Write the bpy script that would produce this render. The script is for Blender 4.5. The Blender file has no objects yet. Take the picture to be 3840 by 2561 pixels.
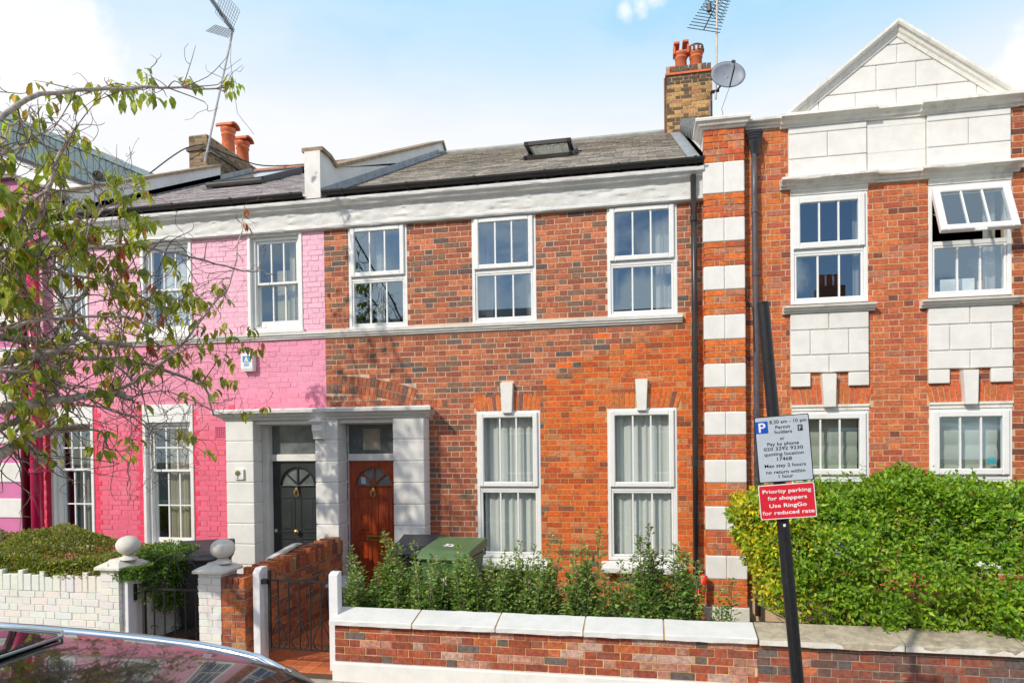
import bpy, math, random
import numpy as np
from mathutils import Vector, Matrix
R = math.radians
sc = bpy.context.scene

# ------------------------------------------------------------------ camera
cam_d = bpy.data.cameras.new('camera')
cam = bpy.data.objects.new('camera', cam_d)
sc.collection.objects.link(cam)
cam_d.sensor_width = 36.0
cam_d.lens = 2540.65 / 3840 * 36
cam_d.shift_y = (1675.49 - 1280.5) / 3840
cam_d.clip_start = 0.05
cam_d.clip_end = 2000
YAW, PITCH, ROLL = R(11.249), R(-0.7284), R(-0.68288)
_F = Vector((-math.sin(YAW) * math.cos(PITCH), math.cos(YAW) * math.cos(PITCH), math.sin(PITCH)))
_r = Vector((math.cos(YAW), math.sin(YAW), 0)); _u = _r.cross(_F)
_c, _s = math.cos(ROLL), math.sin(ROLL)
_R = _c * _r + _s * _u; _U = -_s * _r + _c * _u
CAM = Vector((0, -9.0, 2.36))
cam.matrix_world = Matrix(((_R.x, _U.x, -_F.x, CAM.x), (_R.y, _U.y, -_F.y, CAM.y), (_R.z, _U.z, -_F.z, CAM.z), (0, 0, 0, 1)))
sc.camera = cam

def px(p):
    v = Vector(p) - CAM
    d = v.dot(_F)
    if d < .1: return (-9999, -9999, .1)
    return (1920 + 2540.65 * v.dot(_R) / d, 1675.49 - 2540.65 * v.dot(_U) / d, d)

# ------------------------------------------------------------------ light
SUN_AZ, SUN_EL = R(213), R(37)          # compass-like: 0 = +Y, clockwise
world = bpy.data.worlds.new('World'); sc.world = world
world.use_nodes = True
wn = world.node_tree; wn.nodes.clear()
def wnode(t, **k):
    n = wn.nodes.new(t)
    for a, b in k.items(): setattr(n, a, b)
    return n
sky = wnode('ShaderNodeTexSky', sky_type='NISHITA', sun_disc=False)
sky.sun_elevation = SUN_EL; sky.sun_rotation = SUN_AZ
sky.air_density = 1.0; sky.dust_density = .7; sky.ozone_density = 4; sky.altitude = 30
geo = wnode('ShaderNodeNewGeometry')
neg = wnode('ShaderNodeVectorMath', operation='SCALE'); neg.inputs['Scale'].default_value = -1
wn.links.new(geo.outputs['Incoming'], neg.inputs[0])
sep = wnode('ShaderNodeSeparateXYZ'); wn.links.new(neg.outputs[0], sep.inputs[0])
def wmath(op, a, b=None, clamp=False):
    n = wnode('ShaderNodeMath', operation=op, use_clamp=clamp)
    for i, v in enumerate((a, b)):
        if v is None: continue
        if isinstance(v, (int, float)): n.inputs[i].default_value = v
        else: wn.links.new(v, n.inputs[i])
    return n.outputs[0]
zc = wmath('MAXIMUM', sep.outputs['Z'], 0.0)
den = wmath('ADD', zc, 0.22)
cx = wmath('DIVIDE', sep.outputs['X'], den); cy_ = wmath('DIVIDE', sep.outputs['Y'], den)
cmb = wnode('ShaderNodeCombineXYZ'); wn.links.new(cx, cmb.inputs[0]); wn.links.new(cy_, cmb.inputs[1]); wn.links.new(wmath('MULTIPLY', zc, 1.2), cmb.inputs[2])
noi = wnode('ShaderNodeTexNoise'); noi.inputs['Scale'].default_value = 1.5; noi.inputs['Detail'].default_value = 7; noi.inputs['Roughness'].default_value = .55
off = wnode('ShaderNodeVectorMath', operation='ADD'); off.inputs[1].default_value = (3.3, 1.9, .4)
wn.links.new(cmb.outputs[0], off.inputs[0]); wn.links.new(off.outputs[0], noi.inputs['Vector'])
mr = wnode('ShaderNodeMapRange', interpolation_type='SMOOTHSTEP')
mr.inputs['From Min'].default_value = .50; mr.inputs['From Max'].default_value = .58
wn.links.new(noi.outputs['Fac'], mr.inputs['Value'])
cumulus = mr.outputs[0]
# separate cumulus heads seen over the roofs and mirrored in the upper windows
BLOBS = [((-0.661, 0.608, 0.44), 0.085), ((-0.645, 0.63, 0.431), 0.07), ((-0.622, 0.655, 0.43), 0.045), ((-0.02, 0.852, 0.523), 0.016), ((-0.002, 0.85, 0.527), 0.018), ((0.012, 0.848, 0.531), 0.018), ((0.397, 0.824, 0.404), 0.03), ((0.384, 0.836, 0.391), 0.02), ((-0.233, -0.955, 0.186), 0.075), ((-0.161, -0.965, 0.209), 0.06), ((-0.391, -0.902, 0.185), 0.09), ((-0.329, -0.924, 0.195), 0.05), ((-0.395, -0.878, 0.268), 0.03), ((0.0, -0.982, 0.191), 0.035), ((0.027, -0.966, 0.258), 0.025), ((0.186, -0.959, 0.213), 0.03), ((0.408, -0.896, 0.174), 0.035), ((0.33, -0.928, 0.175), 0.02)]
n3 = wnode('ShaderNodeTexNoise'); n3.inputs['Scale'].default_value = 9; n3.inputs['Detail'].default_value = 7; n3.inputs['Roughness'].default_value = .62
wn.links.new(neg.outputs[0], n3.inputs['Vector'])
rag = wmath('MULTIPLY', wmath('SUBTRACT', n3.outputs['Fac'], .5), .26)
heads = None
for c_, r_b in BLOBS:
    ds = wnode('ShaderNodeVectorMath', operation='DISTANCE'); wn.links.new(neg.outputs[0], ds.inputs[0]); ds.inputs[1].default_value = c_
    q_ = wnode('ShaderNodeMapRange', interpolation_type='SMOOTHSTEP'); q_.inputs['From Min'].default_value = r_b * 1.35; q_.inputs['From Max'].default_value = r_b * .45
    wn.links.new(wmath('ADD', ds.outputs['Value'], wmath('MULTIPLY', rag, min(1, r_b / .06))), q_.inputs['Value'])
    heads = q_.outputs[0] if heads is None else wmath('MAXIMUM', heads, q_.outputs[0])
# thin high haze, thickening towards the horizon all round
hz = wnode('ShaderNodeMapRange', interpolation_type='SMOOTHSTEP')
hz.inputs['From Min'].default_value = .75; hz.inputs['From Max'].default_value = .02
hz.inputs['To Min'].default_value = .0; hz.inputs['To Max'].default_value = .16
wn.links.new(zc, hz.inputs['Value'])
noi2 = wnode('ShaderNodeTexNoise'); noi2.inputs['Scale'].default_value = .55; noi2.inputs['Detail'].default_value = 4
wn.links.new(cmb.outputs[0], noi2.inputs['Vector'])
hz2 = wmath('MULTIPLY', hz.outputs[0], wmath('ADD', noi2.outputs['Fac'], .48), True)
skyb = wnode('ShaderNodeVectorMath', operation='SCALE'); skyb.inputs['Scale'].default_value = 1.0
wn.links.new(sky.outputs[0], skyb.inputs[0])
m1 = wnode('ShaderNodeMix', data_type='RGBA'); wn.links.new(hz2, m1.inputs['Factor'])
wn.links.new(skyb.outputs[0], m1.inputs['A']); m1.inputs['B'].default_value = (5.0, 6.2, 7.4, 1)
# a bright milky veil of high cloud fills the northern half of the sky, clear blue with cumulus to the south
vl = wnode('ShaderNodeMapRange', interpolation_type='SMOOTHSTEP'); vl.inputs['From Min'].default_value = -.35; vl.inputs['From Max'].default_value = .35; vl.inputs['To Max'].default_value = .93
wn.links.new(sep.outputs['Y'], vl.inputs['Value'])
vg_ = wnode('ShaderNodeMapRange', interpolation_type='SMOOTHSTEP'); vg_.inputs['From Min'].default_value = .57; vg_.inputs['From Max'].default_value = .39
wn.links.new(wmath('ADD', zc, wmath('MULTIPLY', wmath('SUBTRACT', noi2.outputs['Fac'], .5), .22)), vg_.inputs['Value'])
vc = wnode('ShaderNodeMix', data_type='RGBA'); wn.links.new(vg_.outputs[0], vc.inputs['Factor']); vc.inputs['A'].default_value = (2.75, 5.0, 6.7, 1); vc.inputs['B'].default_value = (6.65, 6.65, 6.85, 1)
m15 = wnode('ShaderNodeMix', data_type='RGBA'); wn.links.new(vl.outputs[0], m15.inputs['Factor']); wn.links.new(m1.outputs['Result'], m15.inputs['A']); wn.links.new(vc.outputs['Result'], m15.inputs['B'])
m2 = wnode('ShaderNodeMix', data_type='RGBA'); wn.links.new(wmath('MAXIMUM', wmath('MULTIPLY', heads, wmath('SUBTRACT', .92, wmath('MULTIPLY', vl.outputs[0], .25))), wmath('MULTIPLY', cumulus, wmath('SUBTRACT', .7, wmath('MULTIPLY', vl.outputs[0], .6)))), m2.inputs['Factor'])
wn.links.new(m15.outputs['Result'], m2.inputs['A']); cl_ = wnode('ShaderNodeMix', data_type='RGBA'); wn.links.new(vl.outputs[0], cl_.inputs['Factor']); cl_.inputs['A'].default_value = (11.5, 11.3, 11.2, 1); cl_.inputs['B'].default_value = (6.9, 6.85, 6.9, 1)
wn.links.new(cl_.outputs['Result'], m2.inputs['B'])
bg = wnode('ShaderNodeBackground'); bg.inputs['Strength'].default_value = .15
wo = wnode('ShaderNodeOutputWorld')
wn.links.new(m2.outputs['Result'], bg.inputs['Color']); wn.links.new(bg.outputs[0], wo.inputs[0])

sun_d = bpy.data.lights.new('sun', 'SUN'); sun_d.energy = 3.5; sun_d.angle = R(1.0); sun_d.color = (1, .92, .78)
sun = bpy.data.objects.new('sun', sun_d); sc.collection.objects.link(sun)
_sd = Vector((math.sin(SUN_AZ) * math.cos(SUN_EL), math.cos(SUN_AZ) * math.cos(SUN_EL), math.sin(SUN_EL)))
sun.rotation_euler = _sd.to_track_quat('Z', 'Y').to_euler(); sun.location = (-8, -20, 20)
sc.view_settings.view_transform = 'Standard'; sc.view_settings.look = 'None'
sc.view_settings.gamma = 1; sc.view_settings.exposure = 0.04; sc.view_settings.use_curve_mapping = False
sc.cycles.max_bounces = 8; sc.cycles.transparent_max_bounces = 16
sc.cycles.use_denoising = True
try: sc.cycles.sample_clamp_indirect = 8
except Exception: pass

# ------------------------------------------------------------------ materials
MATS = {}
def _nt(name):
    m = bpy.data.materials.new(name); m.use_nodes = True
    nt = m.node_tree; b = nt.nodes['Principled BSDF']
    return m, nt, b
def _pos(nt, scale, detail=3, rough=.6, vec=None):
    n = nt.nodes.new('ShaderNodeTexNoise'); n.inputs['Scale'].default_value = scale
    n.inputs['Detail'].default_value = detail; n.inputs['Roughness'].default_value = rough
    if vec is None:
        g = nt.nodes.new('ShaderNodeNewGeometry'); vec = g.outputs['Position']
    nt.links.new(vec, n.inputs['Vector'])
    return n.outputs['Fac']
def _range(nt, v, a, b, c=0, d=1):
    n = nt.nodes.new('ShaderNodeMapRange'); n.interpolation_type = 'SMOOTHSTEP'
    for k, x in zip(('From Min', 'From Max', 'To Min', 'To Max'), (a, b, c, d)): n.inputs[k].default_value = x
    nt.links.new(v, n.inputs['Value']); return n.outputs[0]
def _mix(nt, f, a, b, mode='MIX'):
    n = nt.nodes.new('ShaderNodeMix'); n.data_type = 'RGBA'; n.blend_type = mode
    for s, v in (('Factor', f), ('A', a), ('B', b)):
        if isinstance(v, (int, float)): n.inputs[s].default_value = v
        elif isinstance(v, tuple): n.inputs[s].default_value = (*v[:3], 1)
        else: nt.links.new(v, n.inputs[s])
    return n.outputs['Result']
def _bump(nt, b, h, strength=.3, dist=.01):
    n = nt.nodes.new('ShaderNodeBump'); n.inputs['Strength'].default_value = strength; n.inputs['Distance'].default_value = dist
    nt.links.new(h, n.inputs['Height']); nt.links.new(n.outputs[0], b.inputs['Normal'])
def mat(name, col, rough=.6, metal=0, var=.12, vscale=6, bump=.15, bscale=60, dirt=0, dirtcol=(.25, .22, .17), dscale=1.6, bdist=.004, coat=0, spec=None, dirtlo=.5, dirthi=.72, alpha=None, sss=None):
    """procedural surface: base colour with grain, optional stains, fine relief"""
    if name in MATS: return MATS[name]
    m, nt, b = _nt(name)
    c = _mix(nt, _range(nt, _pos(nt, vscale, 4), .3, .7), tuple(x * (1 - var) for x in col), tuple(min(1, x * (1 + var)) for x in col))
    if dirt:
        g = nt.nodes.new('ShaderNodeNewGeometry')
        mp = nt.nodes.new('ShaderNodeMapping'); mp.inputs['Scale'].default_value = (1, 1, .45)
        nt.links.new(g.outputs['Position'], mp.inputs[0])
        f = _range(nt, _pos(nt, dscale, 8, .7, mp.outputs[0]), dirtlo, dirthi, 0, dirt)
        c = _mix(nt, f, c, dirtcol)
    nt.links.new(c, b.inputs['Base Color'])
    b.inputs['Roughness'].default_value = rough; b.inputs['Metallic'].default_value = metal
    if coat: b.inputs['Coat Weight'].default_value = coat; b.inputs['Coat Roughness'].default_value = .03
    if spec is not None: b.inputs['Specular IOR Level'].default_value = spec
    if bump: _bump(nt, b, _pos(nt, bscale, 4), bump, bdist)
    MATS[name] = m; return m
def tinted(name, source, rough=.85, fine=.25, bump=.5, bscale=45, stain=0, staincol=(.2, .17, .13), bdist=.004, spec=.3, lichen=0, patchy=0, patchcol=(.17, .10, .075)):
    """colour comes from the piece itself (object colour or face colour), grain from noise"""
    key = name + source
    if key in MATS: return MATS[key]
    m, nt, b = _nt(key)
    if source == 'obj':
        n = nt.nodes.new('ShaderNodeObjectInfo'); base = n.outputs['Color']
    else:
        n = nt.nodes.new('ShaderNodeVertexColor'); n.layer_name = 'Col'; base = n.outputs['Color']
    f = _range(nt, _pos(nt, 28, 4), .25, .75)
    dark = _mix(nt, 1.0, base, (1 - fine,) * 3, 'MULTIPLY'); lite = _mix(nt, 1.0, base, (1 + fine * .8,) * 3, 'MULTIPLY')
    c = _mix(nt, f, dark, lite)
    if patchy: c = _mix(nt, _range(nt, _pos(nt, 11, 3, .6), .52, .66, 0, patchy), c, patchcol)
    if stain:
        c = _mix(nt, _range(nt, _pos(nt, 2.2, 7, .7), .52, .75, 0, stain), c, staincol)
    if lichen:
        c = _mix(nt, _range(nt, _pos(nt, 9, 6, .8), .58, .72, 0, lichen), c, (.6, .52, .42))
    nt.links.new(c, b.inputs['Base Color']); b.inputs['Roughness'].default_value = rough
    b.inputs['Specular IOR Level'].default_value = spec
    if bump: _bump(nt, b, _pos(nt, bscale, 5, .7), bump, bdist)
    MATS[key] = m; return m
def leafmat(name, trans=.35, rough=.45):
    if name in MATS: return MATS[name]
    m, nt, b = _nt(name)
    if name.endswith('obj'):
        n = nt.nodes.new('ShaderNodeObjectInfo')
    else:
        n = nt.nodes.new('ShaderNodeVertexColor'); n.layer_name = 'Col'
    c = _mix(nt, _range(nt, _pos(nt, 40, 2), .3, .7), _mix(nt, 1.0, n.outputs['Color'], (.75, .75, .75), 'MULTIPLY'), n.outputs['Color'])
    nt.links.new(c, b.inputs['Base Color']); b.inputs['Roughness'].default_value = rough
    b.inputs['Specular IOR Level'].default_value = .45
    t = nt.nodes.new('ShaderNodeBsdfTranslucent')
    nt.links.new(_mix(nt, 1.0, c, (1.7, 1.6, .6), 'MULTIPLY'), t.inputs['Color'])
    ms = nt.nodes.new('ShaderNodeMixShader'); ms.inputs[0].default_value = trans
    nt.links.new(b.outputs[0], ms.inputs[1]); nt.links.new(t.outputs[0], ms.inputs[2])
    nt.links.new(ms.outputs[0], nt.nodes['Material Output'].inputs['Surface'])
    MATS[name] = m; return m
def glassmat(name='window_glass', ior=2.6, tint=(.96, .98, .975), rough=0.0, wob=.0):
    if name in MATS: return MATS[name]
    m = bpy.data.materials.new(name); m.use_nodes = True; nt = m.node_tree; nt.nodes.clear()
    out = nt.nodes.new('ShaderNodeOutputMaterial'); fr = nt.nodes.new('ShaderNodeFresnel'); fr.inputs[0].default_value = ior
    tr = nt.nodes.new('ShaderNodeBsdfTransparent'); tr.inputs[0].default_value = (*tint, 1)
    gl = nt.nodes.new('ShaderNodeBsdfGlossy'); gl.inputs['Roughness'].default_value = rough; gl.inputs['Color'].default_value = (.62, .83, 1, 1)
    if wob:
        bp = nt.nodes.new('ShaderNodeBump'); bp.inputs['Strength'].default_value = wob; bp.inputs['Distance'].default_value = .01
        nt.links.new(_pos(nt, 2.5, 1), bp.inputs['Height']); nt.links.new(bp.outputs[0], gl.inputs['Normal'])
    ms = nt.nodes.new('ShaderNodeMixShader')
    gb_ = nt.nodes.new('ShaderNodeNewGeometry'); f1 = nt.nodes.new('ShaderNodeMath'); f1.operation = 'SUBTRACT'; f1.inputs[0].default_value = 1; nt.links.new(gb_.outputs['Backfacing'], f1.inputs[1])
    f2 = nt.nodes.new('ShaderNodeMath'); f2.operation = 'MULTIPLY'; nt.links.new(fr.outputs[0], f2.inputs[0]); nt.links.new(f1.outputs[0], f2.inputs[1])
    nt.links.new(f2.outputs[0], ms.inputs[0]); nt.links.new(tr.outputs[0], ms.inputs[1]); nt.links.new(gl.outputs[0], ms.inputs[2])
    nt.links.new(ms.outputs[0], out.inputs[0]); MATS[name] = m; return m

M = dict(
 upvc=mat('white_window_plastic', (.77, .775, .76), .35, var=.03, bump=.03, dirt=.12),
 stucco=mat('white_masonry_paint', (.735, .725, .695), .75, var=.05, bump=.35, bscale=40, dirt=.34, dirtcol=(.50, .46, .39)),
 frieze=mat('uneven_white_render', (.61, .61, .59), .6, var=.06, bump=.5, bscale=9, bdist=.02, dirt=.28, dirtcol=(.42, .40, .36)),
 oldstone=mat('weathered_white_cornice', (.78, .76, .70), .8, var=.06, bump=.5, bscale=30, dirt=.45, dirtcol=(.34, .31, .24), dscale=3.5, dirtlo=.5, dirthi=.68),
 stringc=mat('white_string_course_paint', (.66, .66, .63), .6, var=.05, bump=.3, dirt=.4, dirtcol=(.35, .33, .28), dscale=4),
 coping=mat('white_painted_coping', (.67, .67, .655), .8, var=.05, bump=.6, bscale=70, dirt=.12, dirtcol=(.45, .42, .36)),
 oldcoping=mat('grey_stone_coping', (.42, .36, .27), .9, var=.2, vscale=14, bump=.7, bscale=50, dirt=.7, dirtcol=(.16, .14, .10), dscale=5),
 capface=mat('pale_old_stone', (.66, .64, .58), .85, var=.1, vscale=12, bump=.5, bscale=50, dirt=.5, dirtcol=(.25, .22, .17), dscale=6),
 parcap=mat('brown_parapet_coping', (.30, .23, .15), .9, var=.25, vscale=8, bump=.6, bscale=30),
 lead=mat('lead_flashing', (.33, .35, .37), .5, var=.2, bump=.3, metal=.2),
 black=mat('black_gloss_plastic', (.018, .018, .02), .28, var=.2, bump=.1),
 gutter=mat('black_gutter_plastic', (.022, .021, .021), .35, var=.25, vscale=3, bump=.1),
 iron=mat('black_painted_iron', (.010, .009, .009), .6, bump=.3, bscale=120, dirt=.2, dirtcol=(.07, .045, .03), dscale=6),
 pipe=mat('dark_grey_pipe_paint', (.085, .075, .085), .38, var=.2, bump=.15),
 mortar=mat('peach_lime_mortar', (.60, .40, .26), .95, var=.1, bump=.6, bscale=80),
 mortar_r=mat('sand_mortar', (.56, .40, .25), .95, var=.1, bump=.6, bscale=80),
 mortar_g=mat('grey_old_mortar', (.40, .33, .25), .95, var=.15, bump=.6, bscale=80),
 mortar_y=mat('yellow_sand_mortar', (.70, .46, .22), .95, var=.1, bump=.6, bscale=80),
 terracotta=mat('terracotta', (.62, .15, .055), .75, var=.2, vscale=5, bump=.3, dirt=.35, dirtcol=(.2, .07, .04), dscale=3),
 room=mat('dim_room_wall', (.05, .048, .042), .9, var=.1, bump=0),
 dark=mat('dark_interior', (.02, .018, .016), .9, bump=0),
 brass=mat('aged_brass', (.55, .38, .15), .32, metal=1, var=.2, bump=.1),
 bark=mat('grey_brown_bark', (.38, .325, .265), .9, var=.35, vscale=14, bump=.8, bscale=30, bdist=.01),
 darkbark=mat('dark_twig_bark', (.17, .125, .10), .85, var=.3, vscale=20, bump=.5),
 soil=mat('dark_garden_soil', (.055, .04, .028), .95, var=.3, vscale=20, bump=.8, bscale=25, bdist=.03),
 teal=mat('blue_grey_steel_cladding', (.13, .19, .21), .85, var=.06, vscale=1, bump=.05),
 glass=glassmat(), glass_old=glassmat('old_window_glass', 2.2, wob=.1),
 frost=mat('obscured_glass', (.12, .14, .14), .18, var=.3, vscale=5, bump=.25, bscale=25, spec=.8),
)
# white mortar of the main house turns ochre where the front was repointed
def mortar_main():
    m, nt, b = _nt('house_mortar')
    g = nt.nodes.new('ShaderNodeNewGeometry'); s = nt.nodes.new('ShaderNodeSeparateXYZ'); nt.links.new(g.outputs['Position'], s.inputs[0])
    def mm(op, a, c):
        n = nt.nodes.new('ShaderNodeMath'); n.operation = op
        for i, v in enumerate((a, c)):
            if isinstance(v, (int, float)): n.inputs[i].default_value = v
            else: nt.links.new(v, n.inputs[i])
        return n.outputs[0]
    d = mm('SUBTRACT', mm('ADD', 3.15, mm('MULTIPLY', mm('ADD', s.outputs[0], 1.35), .42)), s.outputs[2])
    e = mm('ADD', s.outputs[0], 1.45)
    f = mm('MINIMUM', d, e); f = mm('ADD', f, mm('MULTIPLY', _pos(nt, 3, 4), .3))
    c = _mix(nt, _range(nt, f, .1, .2), (.62, .44, .32), (.52, .32, .13))
    nt.links.new(c, b.inputs['Base Color']); b.inputs['Roughness'].default_value = .95
    _bump(nt, b, _pos(nt, 80, 4), .5, .004)
    return m
M['mortar_m'] = mortar_main()
rng = random.Random(7)

# ------------------------------------------------------------------ object helpers
COL = sc.collection
class MB:
    def __init__(s): s.v = []; s.f = []; s.c = []; s.cc = None
    def _add(s, vs, fs, col=None):
        n = len(s.v); s.v += [tuple(v) for v in vs]; s.f += [tuple(i + n for i in f) for f in fs]
        if col is not None or s.c:
            while len(s.c) < len(s.f) - len(fs): s.c.append((1, 1, 1))
            s.c += [col or (1, 1, 1)] * len(fs)
        return s
    def box(s, x0, x1, y0, y1, z0, z1, col=None, ch=0, face='-y'):
        """box; ch insets the street-side face so that the arris is chamfered"""
        if ch and face == '-y':
            vs = [(x0 + ch, y0, z0 + ch), (x1 - ch, y0, z0 + ch), (x1 - ch, y0, z1 - ch), (x0 + ch, y0, z1 - ch),
                  (x0, y0 + ch, z0), (x1, y0 + ch, z0), (x1, y0 + ch, z1), (x0, y0 + ch, z1),
                  (x0, y1, z0), (x1, y1, z0), (x1, y1, z1), (x0, y1, z1)]
            fs = [(0, 1, 2, 3), (0, 4, 5, 1), (1, 5, 6, 2), (2, 6, 7, 3), (3, 7, 4, 0), (4, 8, 9, 5), (5, 9, 10, 6), (6, 10, 11, 7), (7, 11, 8, 4), (8, 11, 10, 9)]
            return s._add(vs, fs, col)
        vs = [(x, y, z) for x in (x0, x1) for y in (y0, y1) for z in (z0, z1)]
        fs = [(0, 1, 3, 2), (4, 6, 7, 5), (0, 4, 5, 1), (2, 3, 7, 6), (0, 2, 6, 4), (1, 5, 7, 3)]
        return s._add(vs, fs, col)
    def prism(s, poly, a0, a1, axis='y', col=None):
        """poly: list of 2-D points; extruded along axis ('y': poly in xz, 'x': poly in yz, 'z': poly in xy)"""
        n = len(poly)
        def P(p, a): return (p[0], a, p[1]) if axis == 'y' else (a, p[0], p[1]) if axis == 'x' else (p[0], p[1], a)
        vs = [P(p, a0) for p in poly] + [P(p, a1) for p in poly]
        fs = [tuple(range(n)), tuple(range(2 * n - 1, n - 1, -1))] + [(i, (i + 1) % n, n + (i + 1) % n, n + i) for i in range(n)]
        return s._add(vs, fs, col)
    def tube(s, pts, r, seg=6, col=None, cap=True):
        pts = [Vector(p) for p in pts]; n = len(pts)
        if isinstance(r, (int, float)): r = [r] * n
        vs = []; up = None
        for i, p in enumerate(pts):
            t = (pts[min(i + 1, n - 1)] - pts[max(i - 1, 0)])
            t = t.normalized() if t.length > 1e-9 else Vector((0, 0, 1))
            if up is None: up = t.orthogonal().normalized()
            a = (up - t * up.dot(t)); a = a.normalized() if a.length > 1e-6 else t.orthogonal().normalized(); up = a
            b = t.cross(a)
            for k in range(seg):
                w = 2 * math.pi * k / seg
                vs.append(p + (a * math.cos(w) + b * math.sin(w)) * r[i])
        fs = [(i * seg + k, i * seg + (k + 1) % seg, (i + 1) * seg + (k + 1) % seg, (i + 1) * seg + k) for i in range(n - 1) for k in range(seg)]
        if cap: fs += [tuple(range(seg))[::-1], tuple((n - 1) * seg + k for k in range(seg))]
        return s._add(vs, fs, col)
    def lathe(s, prof, c, seg=24, col=None, sx=1, sy=1):
        """prof: (r, z) points around the vertical through c"""
        vs = [(c[0] + sx * r * math.cos(2 * math.pi * k / seg), c[1] + sy * r * math.sin(2 * math.pi * k / seg), c[2] + z) for r, z in prof for k in range(seg)]
        fs = [(i * seg + k, i * seg + (k + 1) % seg, (i + 1) * seg + (k + 1) % seg, (i + 1) * seg + k) for i in range(len(prof) - 1) for k in range(seg)]
        return s._add(vs, fs, col)
    def build(s, name, m, parent=None, bevel=0, smooth=False, kind=None, segs=2):
        me = bpy.data.meshes.new(name); me.from_pydata(s.v, [], s.f)
        if s.c:
            while len(s.c) < len(s.f): s.c.append((1, 1, 1))
            at = me.color_attributes.new('Col', 'FLOAT_COLOR', 'CORNER')
            cnt = np.array([len(f) for f in s.f]); arr = np.ones((cnt.sum(), 4), np.float32)
            arr[:, :3] = np.repeat(np.array(s.c, np.float32), cnt, axis=0)
            at.data.foreach_set('color', arr.ravel())
        if m: me.materials.append(m)
        if smooth: me.polygons.foreach_set('use_smooth', [True] * len(me.polygons))
        o = bpy.data.objects.new(name, me); COL.objects.link(o)
        if parent is not None:
            o.parent = parent; w = ORG.get(parent.name)
            o.location = (-w[0], -w[1], -w[2]) if w else (0, 0, 0)
            WID[o.name] = True
        if kind: o['kind'] = kind
        if bevel:
            b = o.modifiers.new('bevel', 'BEVEL'); b.width = bevel; b.segments = segs; b.limit_method = 'ANGLE'; b.angle_limit = R(35)
        fixn(me)
        return o
def fixn(me):
    import bmesh
    if len(me.polygons) > 60000: return
    bm = bmesh.new(); bm.from_mesh(me); bmesh.ops.recalc_face_normals(bm, faces=bm.faces); bm.to_mesh(me); bm.free()
ORG = {}; WID = {}
def thing(name, label, cat, loc=(0, 0, 0), group=None, kind=None):
    o = bpy.data.objects.new(name, None); COL.objects.link(o); o.location = loc; o.empty_display_size = .2
    o['label'] = label; o['category'] = cat
    if group: o['group'] = group
    ORG[o.name] = tuple(loc); return o
def tag(o, label, cat, group=None):
    o['label'] = label; o['category'] = cat
    if group: o['group'] = group
    return o
def struct(o): o['kind'] = 'structure'; return o

# template pieces shared by alike bricks / slates / tiles / leaves
def unit_piece(name, m, w, h, d, ch=.0035):
    b = MB(); b.box(-w / 2, w / 2, -d / 2, d / 2, -h / 2, h / 2, ch=min(ch, .0022))
    me = bpy.data.meshes.new(name); me.from_pydata(b.v, [], b.f); me.materials.append(m); fixn(me)
    return me, w, h, d
def put(name, tmpl, parent, loc, size=None, rot=(0, 0, 0), col=(1, 1, 1)):
    me, w, h, d = tmpl
    o = bpy.data.objects.new(name, me); COL.objects.link(o); o.parent = parent
    w0 = ORG.get(parent.name, (0, 0, 0)); o.location = (loc[0] - w0[0], loc[1] - w0[1], loc[2] - w0[2]); o.rotation_euler = rot
    if size: o.scale = (size[0] / w, size[2] / d, size[1] / h)
    o.color = (*col, 1)
    return o
def field(x0, x1, z0, z1, holes, colf, seed=1, course=.075, bond='flemish', shift=0, joint=.0095):
    """rows of bricks clipped by rectangular holes -> (xa, xb, za, zb, colour)"""
    rr = random.Random(seed); out = []
    n = int(math.ceil((z1 - z0) / course - 1e-6))
    for r in range(n):
        za = z0 + r * course; zb = min(za + course - joint, z1)
        if zb - za < .02: continue
        zm = (za + zb) / 2; iv = [(x0, x1)]
        for (ha, hb, hz0, hz1) in holes:
            if hz0 < zm < hz1:
                nv = []
                for a, b in iv:
                    if hb <= a or ha >= b: nv.append((a, b)); continue
                    if ha > a: nv.append((a, ha))
                    if hb < b: nv.append((hb, b))
                iv = nv
        seq = (('flemish', (.225, .1125)), ('stretcher', (.225,)))
        units = dict(seq)[bond]
        x = x0 - .4 + shift + (0 if r % 2 == 0 else (.16875 if bond == 'flemish' else .1125)) + rr.uniform(-.006, .006); k = 0
        while x < x1:
            u = units[k % len(units)]; k += 1; c = colf(x + u / 2, zm, rr)
            for a, b in iv:
                p, q = max(x, a), min(x + u - joint, b)
                if q - p > .03: out.append((p, q, za + rr.uniform(-.001, .001), zb + rr.uniform(-.001, .001), c))
            x += u + rr.uniform(-.003, .003)
    return out
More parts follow.
